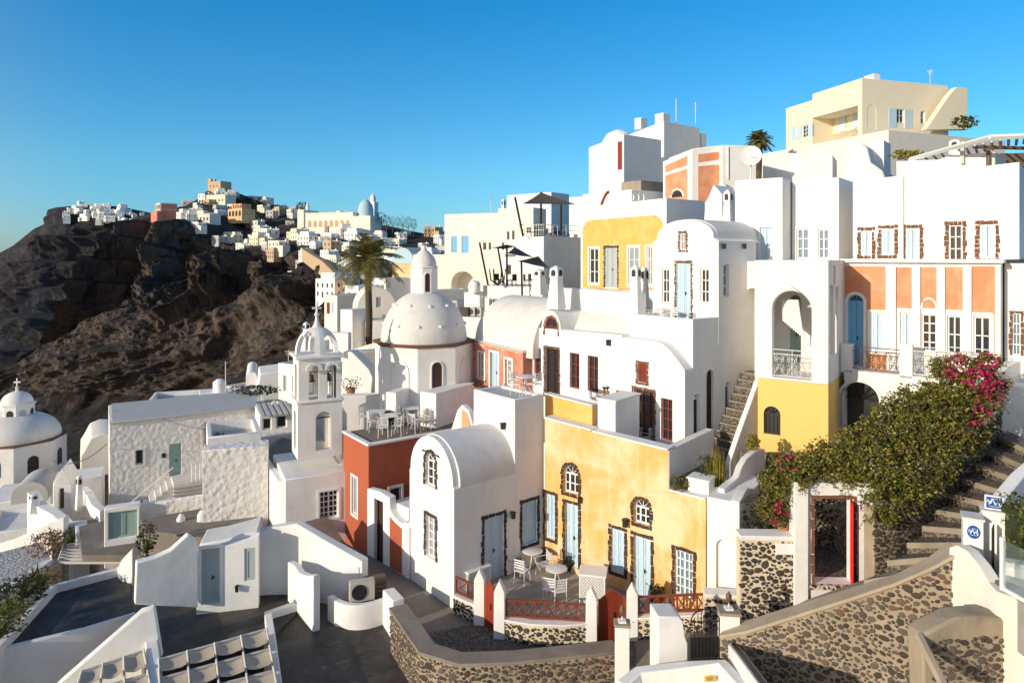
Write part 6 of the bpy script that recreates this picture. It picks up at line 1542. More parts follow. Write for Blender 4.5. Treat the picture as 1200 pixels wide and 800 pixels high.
# ------------------------------------------------------------ courtyard right of the yellow house
H = House('niche_wall', 'tall white wall with a small arched niche right of the yellow house', 'wall', 866.5, 20.4, 55, .5)
f = H.front(); g = H.right(); uv = f.uv
f.holes.append(archpoly(*f.rect((839, 632, 860, 691)), n=12))
body(H, uv(828.5, 600)[0], 0, 0, g.uv(897, 600)[0], -.5, uv(866, 589)[1], f, g, depth=.12)
mb = MB(); yw = g.uv(897, 600)[0]; gg = H.right(-.25); mb.fprism(gg, [(0.0, uv(866, 589)[1] - .02), (yw, uv(866, 600)[1] - .5), (yw * .9, uv(866, 600)[1] - .1), (yw * .3, uv(866, 581)[1]), (0, uv(866, 588)[1])], 0, .25); mb.build('shoulder', 'white', H.root, bevel=.02)
x0 = uv(825, 600)[0]; mb = MB(); mb.box((x0 + .01, .3, -.5), (-.3, 5, uv(840, 589)[1] - .95)); mb.build('courtyard_floor', 'shadegrey', H.root)
wallpath('courtyard_side_wall', 'lavender shaded white wall stepping up in curves beside the stairs', 'wall', [PZ(T(845, 572, 21.3)), PZ(T(853, 566, 21.8)), PZ(T(862, 558, 22.2)), PZ(T(866, 546, 22.5)), PZ(T(872, 536, 22.9)), PZ(T(882, 528, 23.4)), PZ(T(893, 525, 23.9))], 1.5, .22)
r = empty('meter_box', 'white boxed cabinet beside the planter in the small courtyard', 'box', T(822, 582, 22.3), radians(-35)); m = MB(); m.box((-.35, -.3, -.6), (.35, .3, .62)); m.box((-.4, -.35, .622), (.4, .35, .68)); m.build('case', 'white', r, bevel=.03)
r = empty('planter', 'white rounded planter with tall grasses at the foot of the brown steps', 'planter', T(838, 580, 22.6), 0); m = MB(); m.lathe((0, 0, -.6), [(.42, 0), (.44, 1.0), (.36, 1.0), (.34, .85)], 18); m.build('bowl', 'white', r); m = MB()
for _ in range(260):
    a = random.uniform(0, 6.28); b = random.uniform(0, .3); ln = random.uniform(.6, 1.5); s_ = Vector((cos(a) * b, sin(a) * b, .25)); tp = s_ + Vector((random.gauss(0, .1), random.gauss(0, .1), ln)); sd = Vector((random.gauss(0, 1), random.gauss(0, 1), 0)).normalized() * .018; m.face([s_ - sd, s_ + sd, tp])
m.build('grasses', 'leafyellow', r, smooth=False, recalc=False); m = MB()
for _ in range(300): leafquad(m, Vector((random.gauss(-.25, .15), random.gauss(0, .15), random.uniform(.2, 1.3))), .1)
m.build('shrub', 'leafdark', r, smooth=False, recalc=False)
def shrub(name, label, p, rx, ry, rz_, n, ls, mat, cat='shrub', group=None):
    t = empty(name, label, cat, p, 0, group); m = MB(); st = MB()
    for _ in range(7): a = random.uniform(0, 6.3); st.tube([(0, 0, -.1), (cos(a) * rx * .3, sin(a) * ry * .3, rz_ * .5), (cos(a) * rx * .7, sin(a) * ry * .7, rz_ * 1.1)], .015, 4)
    st.build('stem', 'bark', t)
    for _ in range(n):
        d = Vector((random.gauss(0, 1), random.gauss(0, 1), random.gauss(0, 1))).normalized() * random.uniform(.3, 1) ** .5; k = 1 + .3 * noise.noise(d * 2 + Vector(p)); leafquad(m, Vector((d.x * rx * k, d.y * ry * k, rz_ * .6 + d.z * rz_ * .6 * k)), ls * random.uniform(.6, 1.3))
    m.build('foliage', mat, t, smooth=False, recalc=False); return t
shrub('shrub', 'round green shrub at the corner of the small courtyard above the yellow wall', T(798, 578, 22.4), .35, .3, .5, 350, .09, 'leafgreen')
shrub('ornamental_grass', 'tuft of dry yellow green grass on top of the curved courtyard wall', T(882, 528, 23.6), .25, .25, .5, 260, .12, 'leafyellow')
# outside stairs along the big wall
r = VH.root; e_ = empty('outdoor_stairs', 'steep brown stone steps with white edges climbing between two white walls', 'stairs', VH.W((0, 0, 0)), VH.a - pi / 2); m = MB(); m2 = MB(); zb_ = VH.o.z
for k in range(14):
    w0 = .9 + k * .2; z = 4.1 + k * .255 - zb_; m.box((.03, w0, -1), (1.05, w0 + (.2 if k < 13 else .7), z)); m2.box((.03, w0 - .012, z - .03), (1.05, w0 + .04, z + .012))
m.build('steps', 'stepstone', e_); m2.build('whitewashed_edge', 'concrete', e_)
a, b, c = VH.W((1.17, .95, 0)), VH.W((1.17, 1.7, 0)), VH.W((1.17, 3.5, 0))
wallpath('stair_wall', 'cream lit sloping white wall on the outer side of the brown steps', 'wall', [(a.x, a.y, 4.6), (b.x, b.y, 5.75), (c.x, c.y, 8.35)], 2, .2)
# ------------------------------------------------------------ stone wall, gateway with red door
H = House('front_stone_wall', 'dark stone wall with white coping and blank white plaque left of the red door gateway', 'wall', 934, 19.4, 88, .3); f = H.front(); uv = f.uv
a = uv(867, 660)[0]; zt = uv(900, 633)[1]; mb = MB(); mb.box((a, 0, -1), (0, .35, zt)); mb.build('wall', 'mortarlight', H.root); mb = MB(); rubble(mb, lambda u, z, d: f.P(a + u, z, d), -a, -.6, lambda u: zt - .02, RUB['stonebright']); mb.build('stonework', 'rubbledark', H.root, ang=50, recalc=False); mb = MB(); mb.box((a, -.04, zt + .003), (0, .5, zt + .14)); mb.build('coping', 'white', H.root, bevel=.02)
q = f.rect((908.5, 636, 930.5, 649)); mb = MB(); mb.fbox(f, q[0], q[1], q[2], q[3], -.02, .045); mb.build('plaque', 'white2', H.root, bevel=.01)
H = House('lava_wall', 'shadowed dark stone wall with white joints behind the iron gate', 'wall', 872, 19.9, 84, .0); f = H.front(); a = f.uv(826, 700)[0]; zl = f.uv(850, 700)[1]; mb = MB(); mb.box((a, 0, -1), (0, .35, zl)); mb.build('wall', 'mortarlight', H.root, bevel=.02); mb = MB(); rubble(mb, lambda u, z, d: f.P(a + u, z, d), -a, -.6, lambda u: zl - .02, RUB['stonebright']); mb.build('stonework', 'rubbledark', H.root, ang=50, recalc=False); mb = MB(); mb.box((a, -.03, f.uv(850, 700)[1] + .003), (0, .38, f.uv(850, 696)[1])); mb.build('coping', 'white', H.root)
H = House('gateway', 'white gateway with stone framed opening and a bright red door standing open', 'gate', 1020, 19.2, 87, 1.5); f = H.front(); uv = f.uv
op = f.rect((954.5, 584, 1000, 684)); f.holes.append([(op[0], op[2]), (op[1], op[2]), (op[1], op[3]), (op[0], op[3])])
a = uv(931, 600)[0]; ol = [(a, -1), (0, -1), (0, uv(1020, 566)[1]), (a, uv(931, 566)[1])]
tb = MB(); tess(tb, f, ol, f.holes, depth=.45, capped=False); tess(tb, Face(H, (0, 0), (1, 0), (0, -1)), ol, f.holes, off=-.45, depth=0, capped=False)
for i in range(4): p, q = ol[i], ol[(i + 1) % 4]; tb.face([(p[0], 0, p[1]), (q[0], 0, q[1]), (q[0], .45, q[1]), (p[0], .45, p[1])])
tb.build('wall', 'white', H.root, merge=True, bevel=.02)
mb = MB(); stones(mb, f, [(op[0], op[2]), (op[1], op[2]), (op[1], op[3]), (op[0], op[3])], .1, .03, sz=.24); mb.build('stone_surround', 'brownstone', H.root, smooth=False)
q = f.rect((931, 566, 946, 706)); mb = MB(); mb.fbox(f, q[0] - .04, q[1], -1, q[3] + .05, .0, .1); mb.build('pier', 'white', H.root, bevel=.02)
q = f.rect((1004, 570, 1012, 690)); mb = MB(); mb.fbox(f, q[0], 0.04, -1, q[3] + .05, .0, .12); mb.build('pier', 'white', H.root, bevel=.02)
mb = MB(); mb.fbox(f, op[0] - .15, op[1] + .15, op[2] - .12, op[2] - .003, -.4, .12); mb.build('threshold', 'stonebright', H.root)
mb = MB(); dr = Face(H, (op[1] - .02, 0), (.35, .94), (-.94, .35)); mb.fbox(dr, -.36, .5, op[2] + .03, op[3] - .05, .0, .05)
for k in range(1, 5): u = -.36 + .86 * k / 5; mb.fbox(dr, u - .006, u + .006, op[2] + .05, op[3] - .08, .05, .056)
d_ = mb.build('door', 'brightred', H.root); d_['label'] = 'bright red plank door'
q = f.rect((1013, 609, 1017, 616)); mb = MB(); mb.fbox(f, q[0], q[1], q[2], q[3], .121, .14); mb.build('number_plate', 'brightblue', H.root)
# garden behind gateway
mb = MB(); mb.box((op[0] - .5, .46, op[2] - .3), (op[1] + 2, 7, op[2] - .02)); mb.build('inner_path', 'stepstone', H.root)
mb = MB(); mb.box((op[1] + .5, .46, op[2] - .3), (op[1] + .8, 6, op[2] + 2.0)); mb.build('inner_wall', 'stonewall', H.root)
mb = MB(); mb.box((op[0] - .6, 5.0, op[2] - .3), (op[1] + 2, 5.3, op[3] - .2)); mb.build('rear_wall', 'stonewall', H.root)
G_ = H
wy = T(1045, 585, 18.6)
lw = [T(1018, 590, 18.6), T(1040, 590, 18.7), T(1062, 582, 19.1), T(1085, 563, 19.8), T(1110, 540, 20.5), T(1140, 505, 21.3), T(1166, 478, 22.2)]
bz = [T(1018, 682, 18.4), T(1040, 668, 18.6), T(1062, 648, 19.0), T(1085, 620, 19.6), T(1110, 585, 20.3), T(1140, 545, 21.1), T(1166, 512, 22.0)]
wallpath('dry_stone_wall', 'tall dark stone wall under the bougainvillea rising beside the wide steps', 'wall', [PZ(p) for p in lw], lambda i: bz[i].z - .6, .4, mat='stonedry', cap='white', capw=-.02, caph=.06)
# wide steps to the right
e_ = empty('street_steps', 'wide shallow stone steps with pale edges climbing to the right edge', 'stairs', T(1030, 680, 17.6)); base = Vector(e_.location); m = MB(); m2 = MB(); n = 10
L = [T(1012, 688, 18.2).lerp(T(1180, 500, 22.4), k / n) for k in range(n + 1)]; R_ = [T(1112, 668, 16.4).lerp(T(1270, 545, 18.8), k / n) for k in range(n + 1)]
for k in range(n):
    z = lerp(L[0].z, L[n].z, (k + .6) / n); zr_ = lerp(R_[0].z, R_[n].z, (k + .6) / n); a, b, c, d = L[k], R_[k], R_[k + 1], L[k + 1]
    P_ = lambda v, zz_, o=Vector(): Vector((v.x, v.y, zz_)) + o - base
    m.box8([P_(a, z - 2), P_(b, zr_ - 2), P_(c, zr_ - 2), P_(d, z - 2), P_(a, z), P_(b, zr_), P_(c, zr_), P_(d, z)])
    t_ = (d - a).normalized() * .05; t_.z = 0; w2 = Vector((-t_.x, -t_.y, 0)) * .2
    m2.box8([P_(a, z - .16, w2), P_(b, zr_ - .16, w2), P_(b, zr_ - .16, t_), P_(a, z - .16, t_), P_(a, z + .006, w2), P_(b, zr_ + .006, w2), P_(b, zr_ + .006, t_), P_(a, z + .006, t_)])
m.build('steps', 'stepstone', e_); m2.build('pale_edge', 'concrete', e_, bevel=.02)
wallpath('street_wall', 'white wall above the dry stone wall at the top of the wide steps', 'wall', [PZ(T(1160, 440, 22.6)), PZ(T(1180, 425, 23.4)), PZ(T(1230, 410, 25))], 3, .35)
wallpath('step_wall', 'low lavender shaded white wall on the right side of the wide steps', 'wall', [PZ(T(1148, 612, 15.9)), PZ(T(1168, 585, 16.6)), PZ(T(1192, 556, 17.3)), PZ(T(1240, 515, 18.6))], 2, .3)
# sign pillars
def sign_script(m, c, w, h, d):
    pts = []
    for t in range(46):
        q = t / 45; pts.append((c[0] - w * .42 + w * .84 * q, -d, c[1] + h * .22 * sin(q * 19) * (1 - .35 * q) + h * .1 * sin(q * 5)))
    m.tube(pts, h * .035, 4)
    m.tube([(c[0] - w * .3, -d, c[1] - h * .18), (c[0] - w * .1, -d, c[1] + h * .36), (c[0] + w * .08, -d, c[1] - h * .1)], h * .045, 4)
    m.tube([(c[0] + w * .32, -d, c[1] + h * .38), (c[0] + w * .28, -d, c[1] - h * .12)], h * .045, 4)
    m.tube([(c[0] - w * .3, -d, c[1] - h * .33), (c[0] + w * .34, -d, c[1] - h * .33)], h * .02, 4)
    for k in range(5): m.box((c[0] - w * .16 + k * w * .08, -d - .004, c[1] + h * .34), (c[0] - w * .12 + k * w * .08, -d, c[1] + h * .41))
H = House('sign_pillar', 'white street pillar with a round blue sign', 'pillar', 1153, 14.9, 62, 3.0); f = H.front(); g = H.right(); uv = f.uv; a = uv(1129, 640)[0]; zt = uv(1150, 611)[1]
mb = MB(); mb.box((a, 0, -1.5), (0, .42, zt)); mb.build('shaft', 'white', H.root, bevel=.02); mb = MB(); mb.box((a - .02, -.02, zt + .002), (.02, .44, zt + .05)); mb.build('cap', 'roofwhite', H.root)
c = uv(1141, 623); mb = MB(); n = 24; r_ = .145; mb.fprism(f, [(c[0] + r_ * .85 * cos(2 * pi * k / n), c[1] + r_ * sin(2 * pi * k / n)) for k in range(n)], .002, .012); sg = mb.build('round_sign', 'signblue', H.root); mb = MB(); sign_script(mb, c, .22, .2, .016); mb.build('script', 'signwhite', sg)
H = House('sign_pillar', 'second white street pillar carrying a rectangular blue sign on top', 'pillar', 1181, 14.9, 62, 3.0); f = H.front(); uv = f.uv; a = uv(1152, 620)[0]; zt = uv(1170, 604)[1]
mb = MB(); mb.box((a, .1, -1.5), (0, .5, zt)); mb.build('shaft', 'white', H.root, bevel=.02); mb = MB(); mb.box((a - .02, .08, zt + .002), (.02, .52, zt + .05)); mb.build('cap', 'roofwhite', H.root)
q = f.rect((1155.5, 585.5, 1178, 601.5)); mb = MB(); mb.fbox(f, q[0], q[1], zt + .06, zt + .36, -.28, -.2); sg = mb.build('sign_board', 'signwhite', H.root); mb = MB(); mb.fbox(f, q[0] + .025, q[1] - .025, zt + .085, zt + .335, -.199, -.195); sp = mb.build('blue_field', 'signblue', sg)
mb = MB(); sign_script(mb, ((q[0] + q[1]) / 2, zt + .21), (q[1] - q[0]) * .95, .24, -.19); mb.build('script', 'signwhite', H.root)
# metal gate between pillars, glass balustrade, hedge
r = empty('metal_gate', 'small grey metal gate with bars beside the round sign pillar', 'gate', T(1163, 690, 14.7), radians(50)); m = MB()
for x in (0, .14, .28): m.tube([(x, 0, 0), (x, 0, 1.3)], .016, 5)
for z in (.2, .7, 1.15, 1.3): m.tube([(0, 0, z), (.28, 0, z)], .016, 5)
m.build('bars', 'darkmetal', r)
p0, p1 = T(1173, 690, 13.6), T(1240, 716, 12.4); r = empty('glass_balustrade', 'clear glass balustrade with white frame at the right edge', 'balustrade', p0, atan2((p1 - p0).y, (p1 - p0).x)); L_ = (p1 - p0).xy.length
m = MB(); m.box((0, -.04, -.0), (.07, .04, 1.05)); m.box((.07, -.03, 0), (L_, .03, .08)); m.build('frame', 'whitepaint', r, bevel=.01); m = MB(); m.box((.07, -.008, .081), (L_, .008, 1.0)); m.build('glass_panel', 'clearglass', r)
wallpath('planter_wall', 'white planter wall behind the glass balustrade', 'wall', [PZ(T(1176, 655, 14.4)), PZ(T(1240, 665, 13.8))], 2.5, .3)
sheet('pool_terrace', 'grey floor behind the glass balustrade at the right edge', 'terrace', [P2(T(1165, 690, 13.9)), P2(T(1250, 720, 12)), P2(T(1300, 660, 15)), P2(T(1180, 650, 15.4))], T(1173, 691, 13.6).z, 'tilefloor', th=1)
R = empty('hedge', 'dense dark green clipped hedge behind the glass balustrade', 'hedge', T(1205, 650, 14.8)); m = MB()
for _ in range(5200):
    u, v, w_ = random.uniform(-.48, .9), random.uniform(-.5, .4), random.uniform(-.3, 1.35); 
    if random.random() < .6: v = -.5 + random.uniform(0, .08)
    k = 1 + .12 * noise.noise(Vector((u * 3, v * 3, w_ * 3))); leafquad(m, Vector((u * k, v, w_ * k)), .09)
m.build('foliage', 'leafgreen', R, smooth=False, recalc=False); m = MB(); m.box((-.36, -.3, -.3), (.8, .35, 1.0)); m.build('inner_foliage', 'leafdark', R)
pts = [PZ(T(1118, 640, 15.1)), PZ(T(1128, 638, 14.9)), PZ(T(1140, 645, 14.6)), PZ(T(1154, 662, 14.3)), PZ(T(1166, 682, 14.0)), PZ(T(1175, 692, 13.7)), PZ(T(1215, 706, 13.0)), PZ(T(1260, 722, 12.4))]
wallpath('curved_sweep_wall', 'cream white wall sweeping down in a curve from the big stone wall to the balustrade', 'wall', pts, 0.5, .3, mat='cream2')
# ------------------------------------------------------------ bougainvillea
blobs = [(905,597,19.6,.42),(912,572,19.7,.5),(924,545,19.9,.5),(940,560,19.3,.35),(950,545,19.5,.55),(970,535,19.6,.6),(990,548,19.3,.6),(1008,530,19.5,.65),(1030,545,19,.85),(1055,565,18.8,.8),(1035,590,18.6,.6),(1040,604,18.5,.3),(1060,525,19.5,.85),(1088,540,19.2,.8),(1080,500,20,.8),(1108,510,19.7,.85),(1128,480,20.2,.85),(1140,450,20.4,.65),(1112,460,20.6,.75),(1152,470,20.4,.6),(1140,510,20,.5),(1020,505,20,.45),(1042,482,20.4,.5),(1062,470,20.5,.5),(1088,465,20.6,.55),(1000,512,19.9,.4),(1168,448,20.8,.4),(1125,430,20.8,.5),(1105,430,20.8,.4),(1158,425,20.9,.4),(1068,578,18.9,.35),(900,560,19.9,.3),(1085,500,20.9,.8),(1105,480,21.0,.7),(1060,500,20.9,.7),(1045,520,20.4,.7),(1120,500,20.6,.7),(1085,475,21.0,.5)]
R = empty('bougainvillea', 'sprawling bougainvillea with magenta flowers spilling over the gateway and dry stone wall', 'bougainvillea', T(1040, 600, 18.9)); base = Vector(R.location)
lv = MB(); fl = MB(); yl = MB(); rs = MB(); st = MB(); core = MB()
def flow(px, py):
    s = 0
    for cx, cy, r, w in ((1150, 440, 24, .9), (1120, 425, 16, .5), (1165, 455, 20, .7), (1150, 480, 16, .5), (1140, 500, 10, .4), (915, 600, 12, .4), (922, 540, 16, .25), (908, 610, 8, .5), (1160, 422, 14, .5), (1115, 440, 12, .5)):
        d = ((px - cx) ** 2 + (py - cy) ** 2) ** .5; s = max(s, w * max(0, 1 - d / r / 1.1))
    return s
for px, py, Y, r in blobs:
    c = T(px, py, Y) - base
    for _ in range(int(3700 * r * r + 260)):
        d = Vector((random.gauss(0, 1), random.gauss(0, 1), random.gauss(0, 1))).normalized() * (random.uniform(.15, 1) ** .45)
        k = 1 + .45 * noise.noise((c + d) * 2.2) + .15 * noise.noise((c + d) * 6); p = c + Vector((d.x * 1.05, d.y * .8, d.z * .9)) * r * k
        w_ = p + base; qx, qy = CX + w_.x / w_.y * F, HY - (w_.z - CAMZ) / w_.y * F
        if noise.noise(p * 2.8) < -.16 and random.random() < .8: continue
        if random.random() < 1.25 * flow(qx, qy) * (1.3 if noise.noise(p * 3.2) > -.05 else .25): leafquad(fl, p, random.uniform(.08, .13), asp=.85)
        else:
            q = random.random(); leafquad(yl if q < .36 else rs if q < .42 else lv, p, random.uniform(.065, .13))
    for _ in range(int(16 * r + 4)):     # arching shoots past the outline
        a = Vector((random.gauss(-.3, 1), random.gauss(-.5, .6), random.gauss(.1, .8))).normalized(); L_ = r * random.uniform(.9, 1.5); pts = [c + a * L_ * q + Vector((0, 0, -.35 * q * q * r)) for q in (0, .35, .7, 1)]
        st.tube(pts, .008, 3)
        for _ in range(16): q = random.uniform(.4, 1.02); p = c + a * L_ * q + Vector((0, 0, -.35 * q * q * r)) + Vector([random.gauss(0, .035) for _ in range(3)]); leafquad(lv if random.random() < .8 else yl, p, random.uniform(.05, .09))
lv.build('leaves', 'leafgreen', R, smooth=False, recalc=False); yl.build('young_leaves', 'leafyellow', R, smooth=False, recalc=False); fl.build('flowers', 'magenta', R, smooth=False, recalc=False); rs.build('dry_leaves', 'rustleaf', R, smooth=False, recalc=False)
for (x, y, Y), (x2, y2, Y2) in (((1040, 600, 18.9), (1080, 520, 19.8)), ((1080, 520, 19.8), (1150, 450, 20.6)), ((1040, 590, 19.0), (960, 540, 19.6)), ((960, 540, 19.6), (910, 590, 19.8)), ((1060, 540, 19.3), (1030, 490, 20.2))): st.tube([T(x, y, Y) - base, T((x + x2) / 2 + 5, (y + y2) / 2, (Y + Y2) / 2) - base, T(x2, y2, Y2) - base], .04, 5, .02)
st.build('branches', 'bark', R)
pot(T(918, 628, 19.9), 'yellow green potted shrub behind the stone wall under the bougainvillea', 'leafyellow', ph=.55, spread=.3, n=160, ls=.1)
shrub('shrub', 'dark shrub filling the garden behind the white plaque wall', T(905, 640, 20.6), .9, .6, 1.3, 900, .12, 'leafdark')
H = House('garden_wall', 'dark shaded garden wall under the bougainvillea', 'wall', 1000, 21.6, 80, 1.0); mb = MB(); mb.box((-4, 0, 0), (1, .3, 3.6)); mb.build('wall', 'stonedry', H.root)
random.seed(99)
# ------------------------------------------------------------ upper background: big cream house on the summit
H = House('cream_house', 'large cream two storey house with pale blue shutters crowning the hill', 'house', 1010, 62, 16, 17)
f = H.front(); g = H.right(); uv = f.uv
def shut_win(f, r, H, sh=.45, kind='window', **k):
    o = opening(f, r, kind, 'whitepaint', nx=2, ny=3, d=.1, **k); u0, u1, z0, z1 = f.rect(r)
    for a, b in ((u0 - sh, u0 - .03), (u1 + .03, u1 + sh)): m = MB(); m.fbox(f, a, b, z0, z1, .02, .06); m.build('shutter', 'mint' if False else 'blueshutter', o)
xl = uv(921, 130)[0]; xm = uv(952, 130)[0]
shut_win(f, (940, 147, 947, 161), H, .7)
opening(f, (926.5, 149.5, 933, 166), style='leaf', frame='blueshutter', nx=2, ny=2, d=.05)
yw = g.uv(1111, 120)[0]
shut_win(g, (1050.5, 128, 1059.5, 150), H, .9)
opening(g, (1078.5, 130.5, 1084, 145), frame='whitepaint', pane='blueglass', nx=1, ny=2)
g.holes.append(archpoly(*g.rect((1016, 123, 1026.5, 152)), n=12))
zt = uv(1010, 91.5)[1]
body(H, xm, 0, 2.5, yw, -1, uv(962, 153)[1], H.front(2.5), None, mat='cream', parapet=0, floor=None)
mb = MB(); mb.box((xm, 0, zt - 2.4), (0, yw, zt)); mb.box((xm, 2.5, 0), (0, 3, zt - 2.4)) ; mb.box((-.5, 0, -1), (0, 2.6, zt - 2.39)); mb.build('upper_wall', 'cream', H.root, bevel=.03)
fb = H.front(2.48); shut_win(fb, (992, 130, 999.5, 152), H, .9, kind='door')
fl_ = H.front(0)
body(H, xl, xm - .01, 0, yw * .7, -1, zt - .6, f, mat='cream', name='left_wing', floor=None)
# right face openings need their own wall skin
tb = MB(); tess(tb, H.right(.03), [(0, -1), (yw, -1), (yw, g.uv(1111, 104)[1]), (0, zt)], g.holes, depth=.2); tb.build('right_wall', 'cream', H.root)
mb = MB(); mb.taper((-3, yw * .4), .7, .5, .6, .4, zt, zt + 1.3); mb.build('chimney', 'white', H.root, bevel=.05)
q = H.right(1.2); mb = MB(); mb.fprism(q, [q.uv(*p) for p in ((1085, 152), (1135, 152), (1134, 103), (1121, 102), (1112, 112))], -.6, 0); mb.build('raking_wall', 'cream', H.root, bevel=.05)
H, f, g, xl, yw, zt, mk = block('cream_terrace', 'cream terrace wall with flat coping below the large cream house', 'wall', 1041, 52, 22, 10, 872, 1178, 152, mat='cream2', W=None); 
body(H, xl, 0, 0, yw, -3, zt, mat='cream2')
# white slanted roof volumes under it
def poly_block(name, label, cat, px, Y, al, pts, depth, mat='white', bev=.05, group=None, zb=5):
    H = House(name, label, cat, px, Y, al, zb, group); f = H.front(); m = MB(); m.fprism(f, [f.uv(*p) for p in pts], -depth, 0); m.build('wall', mat, H.root, bevel=bev, ang=40); return H, f
poly_block('roof_volume', 'white faceted roof volume with a hipped top below the cream terrace', 'building', 975, 44, 60, ((925, 212), (976, 212), (976, 182), (968, 174), (954, 173), (940, 192)), 3)
poly_block('roof_volume', 'rounded white swept roof volume beside a tall thin white slab', 'building', 1040, 42, 50, ((988, 216), (1040, 216), (1034, 200), (1020, 190), (1016, 172), (1006, 166), (996, 168), (990, 180)), 3, bev=.15)
poly_block('roof_volume', 'tall thin white slab standing above the blue door house', 'building', 1036, 44, 50, ((1016, 205), (1036, 205), (1036, 164), (1018, 164)), 2)
poly_block('roof_volume', 'lavender shaded white block at the left of the hipped roof volume', 'building', 926, 46, 70, ((894, 215), (940, 215), (940, 180), (902, 178), (894, 182)), 4)
poly_block('roof_volume', 'low white stepped parapet above the brick framed windows', 'building', 1165, 36, 40, ((1050, 210), (1166, 200), (1166, 178), (1110, 183), (1100, 187), (1050, 189)), 2)
# pergola on the roof at right
r = empty('roof_pergola', 'dark wooden roof pergola with slatted top at the upper right edge', 'pergola', T(1160, 190, 38)); base = Vector(r.location)
def PB(a, b, w, m): m.tube([T(*a) - base, T(*b) - base], w, 4)
m = MB()
PB((1066, 187, 40), (1160, 161, 34), .13, m); PB((1160, 161, 34), (1240, 158, 33), .13, m); m.build('beam', 'whitepaint', r); m = MB()
for k in range(14): a = T(1072 + 10 * k, 185 - 2.1 * k, 40 - .5 * k); m.tube([a - base, a - base + Vector((2.6, 3.6, .15))], .07, 4)
m.build('slats', 'pergolawood', r); m = MB(); PB((1158, 200, 36), (1158, 174, 36), .12, m); m.build('post', 'brownwood', r); m = MB(); PB((1128, 192, 37), (1128, 166, 37), .12, m); m.build('post', 'pergolawood', r); m = MB(); PB((1140, 172, 37), (1240, 175, 36), .1, m); m.build('beam', 'brownwood', r)
poly_block('roof_shelter', 'shaded open shelter wall beneath the dark roof pergola', 'building', 1240, 38.5, 80, ((1162, 205), (1240, 205), (1240, 178), (1162, 180)), 1, mat='brownwood')
chimney(1119, 38, 163, 200, 16, 'stout white chimney with dark holes beside the roof pergola')
shrub('shrub', 'small green shrub growing on the right end of the cream terrace', T(1130, 151, 50), 1.0, .7, .8, 200, .3, 'leafgreen', group=None)
shrub('shrub', 'low green shrub at the foot of the cream terrace by the pergola', T(1062, 187, 41), 1.0, .6, .5, 200, .25, 'leafyellow')
# ------------------------------------------------------------ orange panelled tower block
H = House('orange_tower_house', 'tall house with pale orange panels and white corner strips below the white tower', 'house', 846, 43, 98, 10)
f = H.front(); uv = f.uv; xl = uv(811, 200)[0]; x2 = uv(885, 180)[0]; zt = uv(828, 172)[1]
body(H, xl, 0, 0, 4, -2, 0, f, outline=[(xl, -2), (0, -2), (0, uv(846, 169.5)[1]), (xl, uv(811, 174.5)[1])], mat='white2')
mb = MB()
for a in (((818, 190), (843, 187), (843, 178), (818, 181)), ((818, 238), (843, 236), (843, 193), (818, 195))): mb.fprism(f, [uv(*p) for p in a], .001, .03)
mb.build('orange_panel', 'salmon', H.root)
H, f, g, xl, yw, zt, mk = block('orange_side_house', 'lit side of the orange panelled house with a small fan window', 'house', 811, 43.2, 38, 10, 777, 830, 176, W=2.5); uv = f.uv
body(H, xl, 0, 0, yw, -2, 0, f, outline=[(xl, -2), (0, -2), (0, zt), (xl, uv(778, 189)[1])], mat='white2')
mb = MB(); 
for a in (((780, 202), (808, 193), (808, 182), (780, 194)), ((780, 238), (808, 238), (808, 197), (780, 206))): mb.fprism(f, [uv(*p) for p in a], .001, .03)
mb.build('orange_panel', 'salmon', H.root)
c = uv(794, 231); mb = MB(); mb.tube([f.P(c[0] + .5 * cos(pi * k / 10), c[1] + .5 * sin(pi * k / 10), .04) for k in range(11)], .07, 5); mb.build('arch_moulding', 'white', H.root); mb = MB(); mb.fprism(f, [(c[0] + .42 * cos(pi * k / 10), c[1] + .42 * sin(pi * k / 10)) for k in range(11)], .03, .05); mb.build('fan_window', 'interior', H.root)
H, f, g, xl, yw, zt, mk = block('plain_white_house', 'plain white house wall with a drainpipe right of the orange panels', 'house', 886, 42.6, 94, 8, 846.5, 890, 170.5, W=4); mk(); pipe_on(f, 853, 172, 210, H.root, 'whitemetal')
# satellite dish, little belfry shapes, buttress
r = empty('satellite_dish', 'large white satellite dish above the bay house roof', 'satellite dish', T(880, 210, 38), radians(-20)); m = MB(); m.lathe((0, 0, 0), [(.02, 0), (.3, .03), (.55, .12), (.57, .15), (.3, .06), (.02, .04)], 24, cap=False); o = m.build('dish', 'whitemetal', r, recalc=True); o.location = (0, 0, 1.25); o.rotation_euler = (radians(75), 0, 0); m = MB(); m.tube([(0, .05, 0), (0, .05, 1.25)], .05, 6); m.tube([(0, -.05, 1.25), (0, -.7, 1.3)], .02, 5); m.build('mast', 'whitemetal', r)
poly_block('buttress', 'white stepped buttress with rounded top rising behind the barrel gable house', 'wall', 846, 33, 40, ((824, 268), (846, 268), (846, 228), (836, 216), (826, 240)), 1.5)
poly_block('buttress', 'slanting white roof ridge behind the tapering chimney', 'wall', 850, 36, 60, ((824, 240), (852, 240), (852, 218), (846, 214), (842, 216)), 1.5)
chimney(853, 31.5, 222, 275, 12, 'tall white bell cot chimney casting a shadow on the bay house')
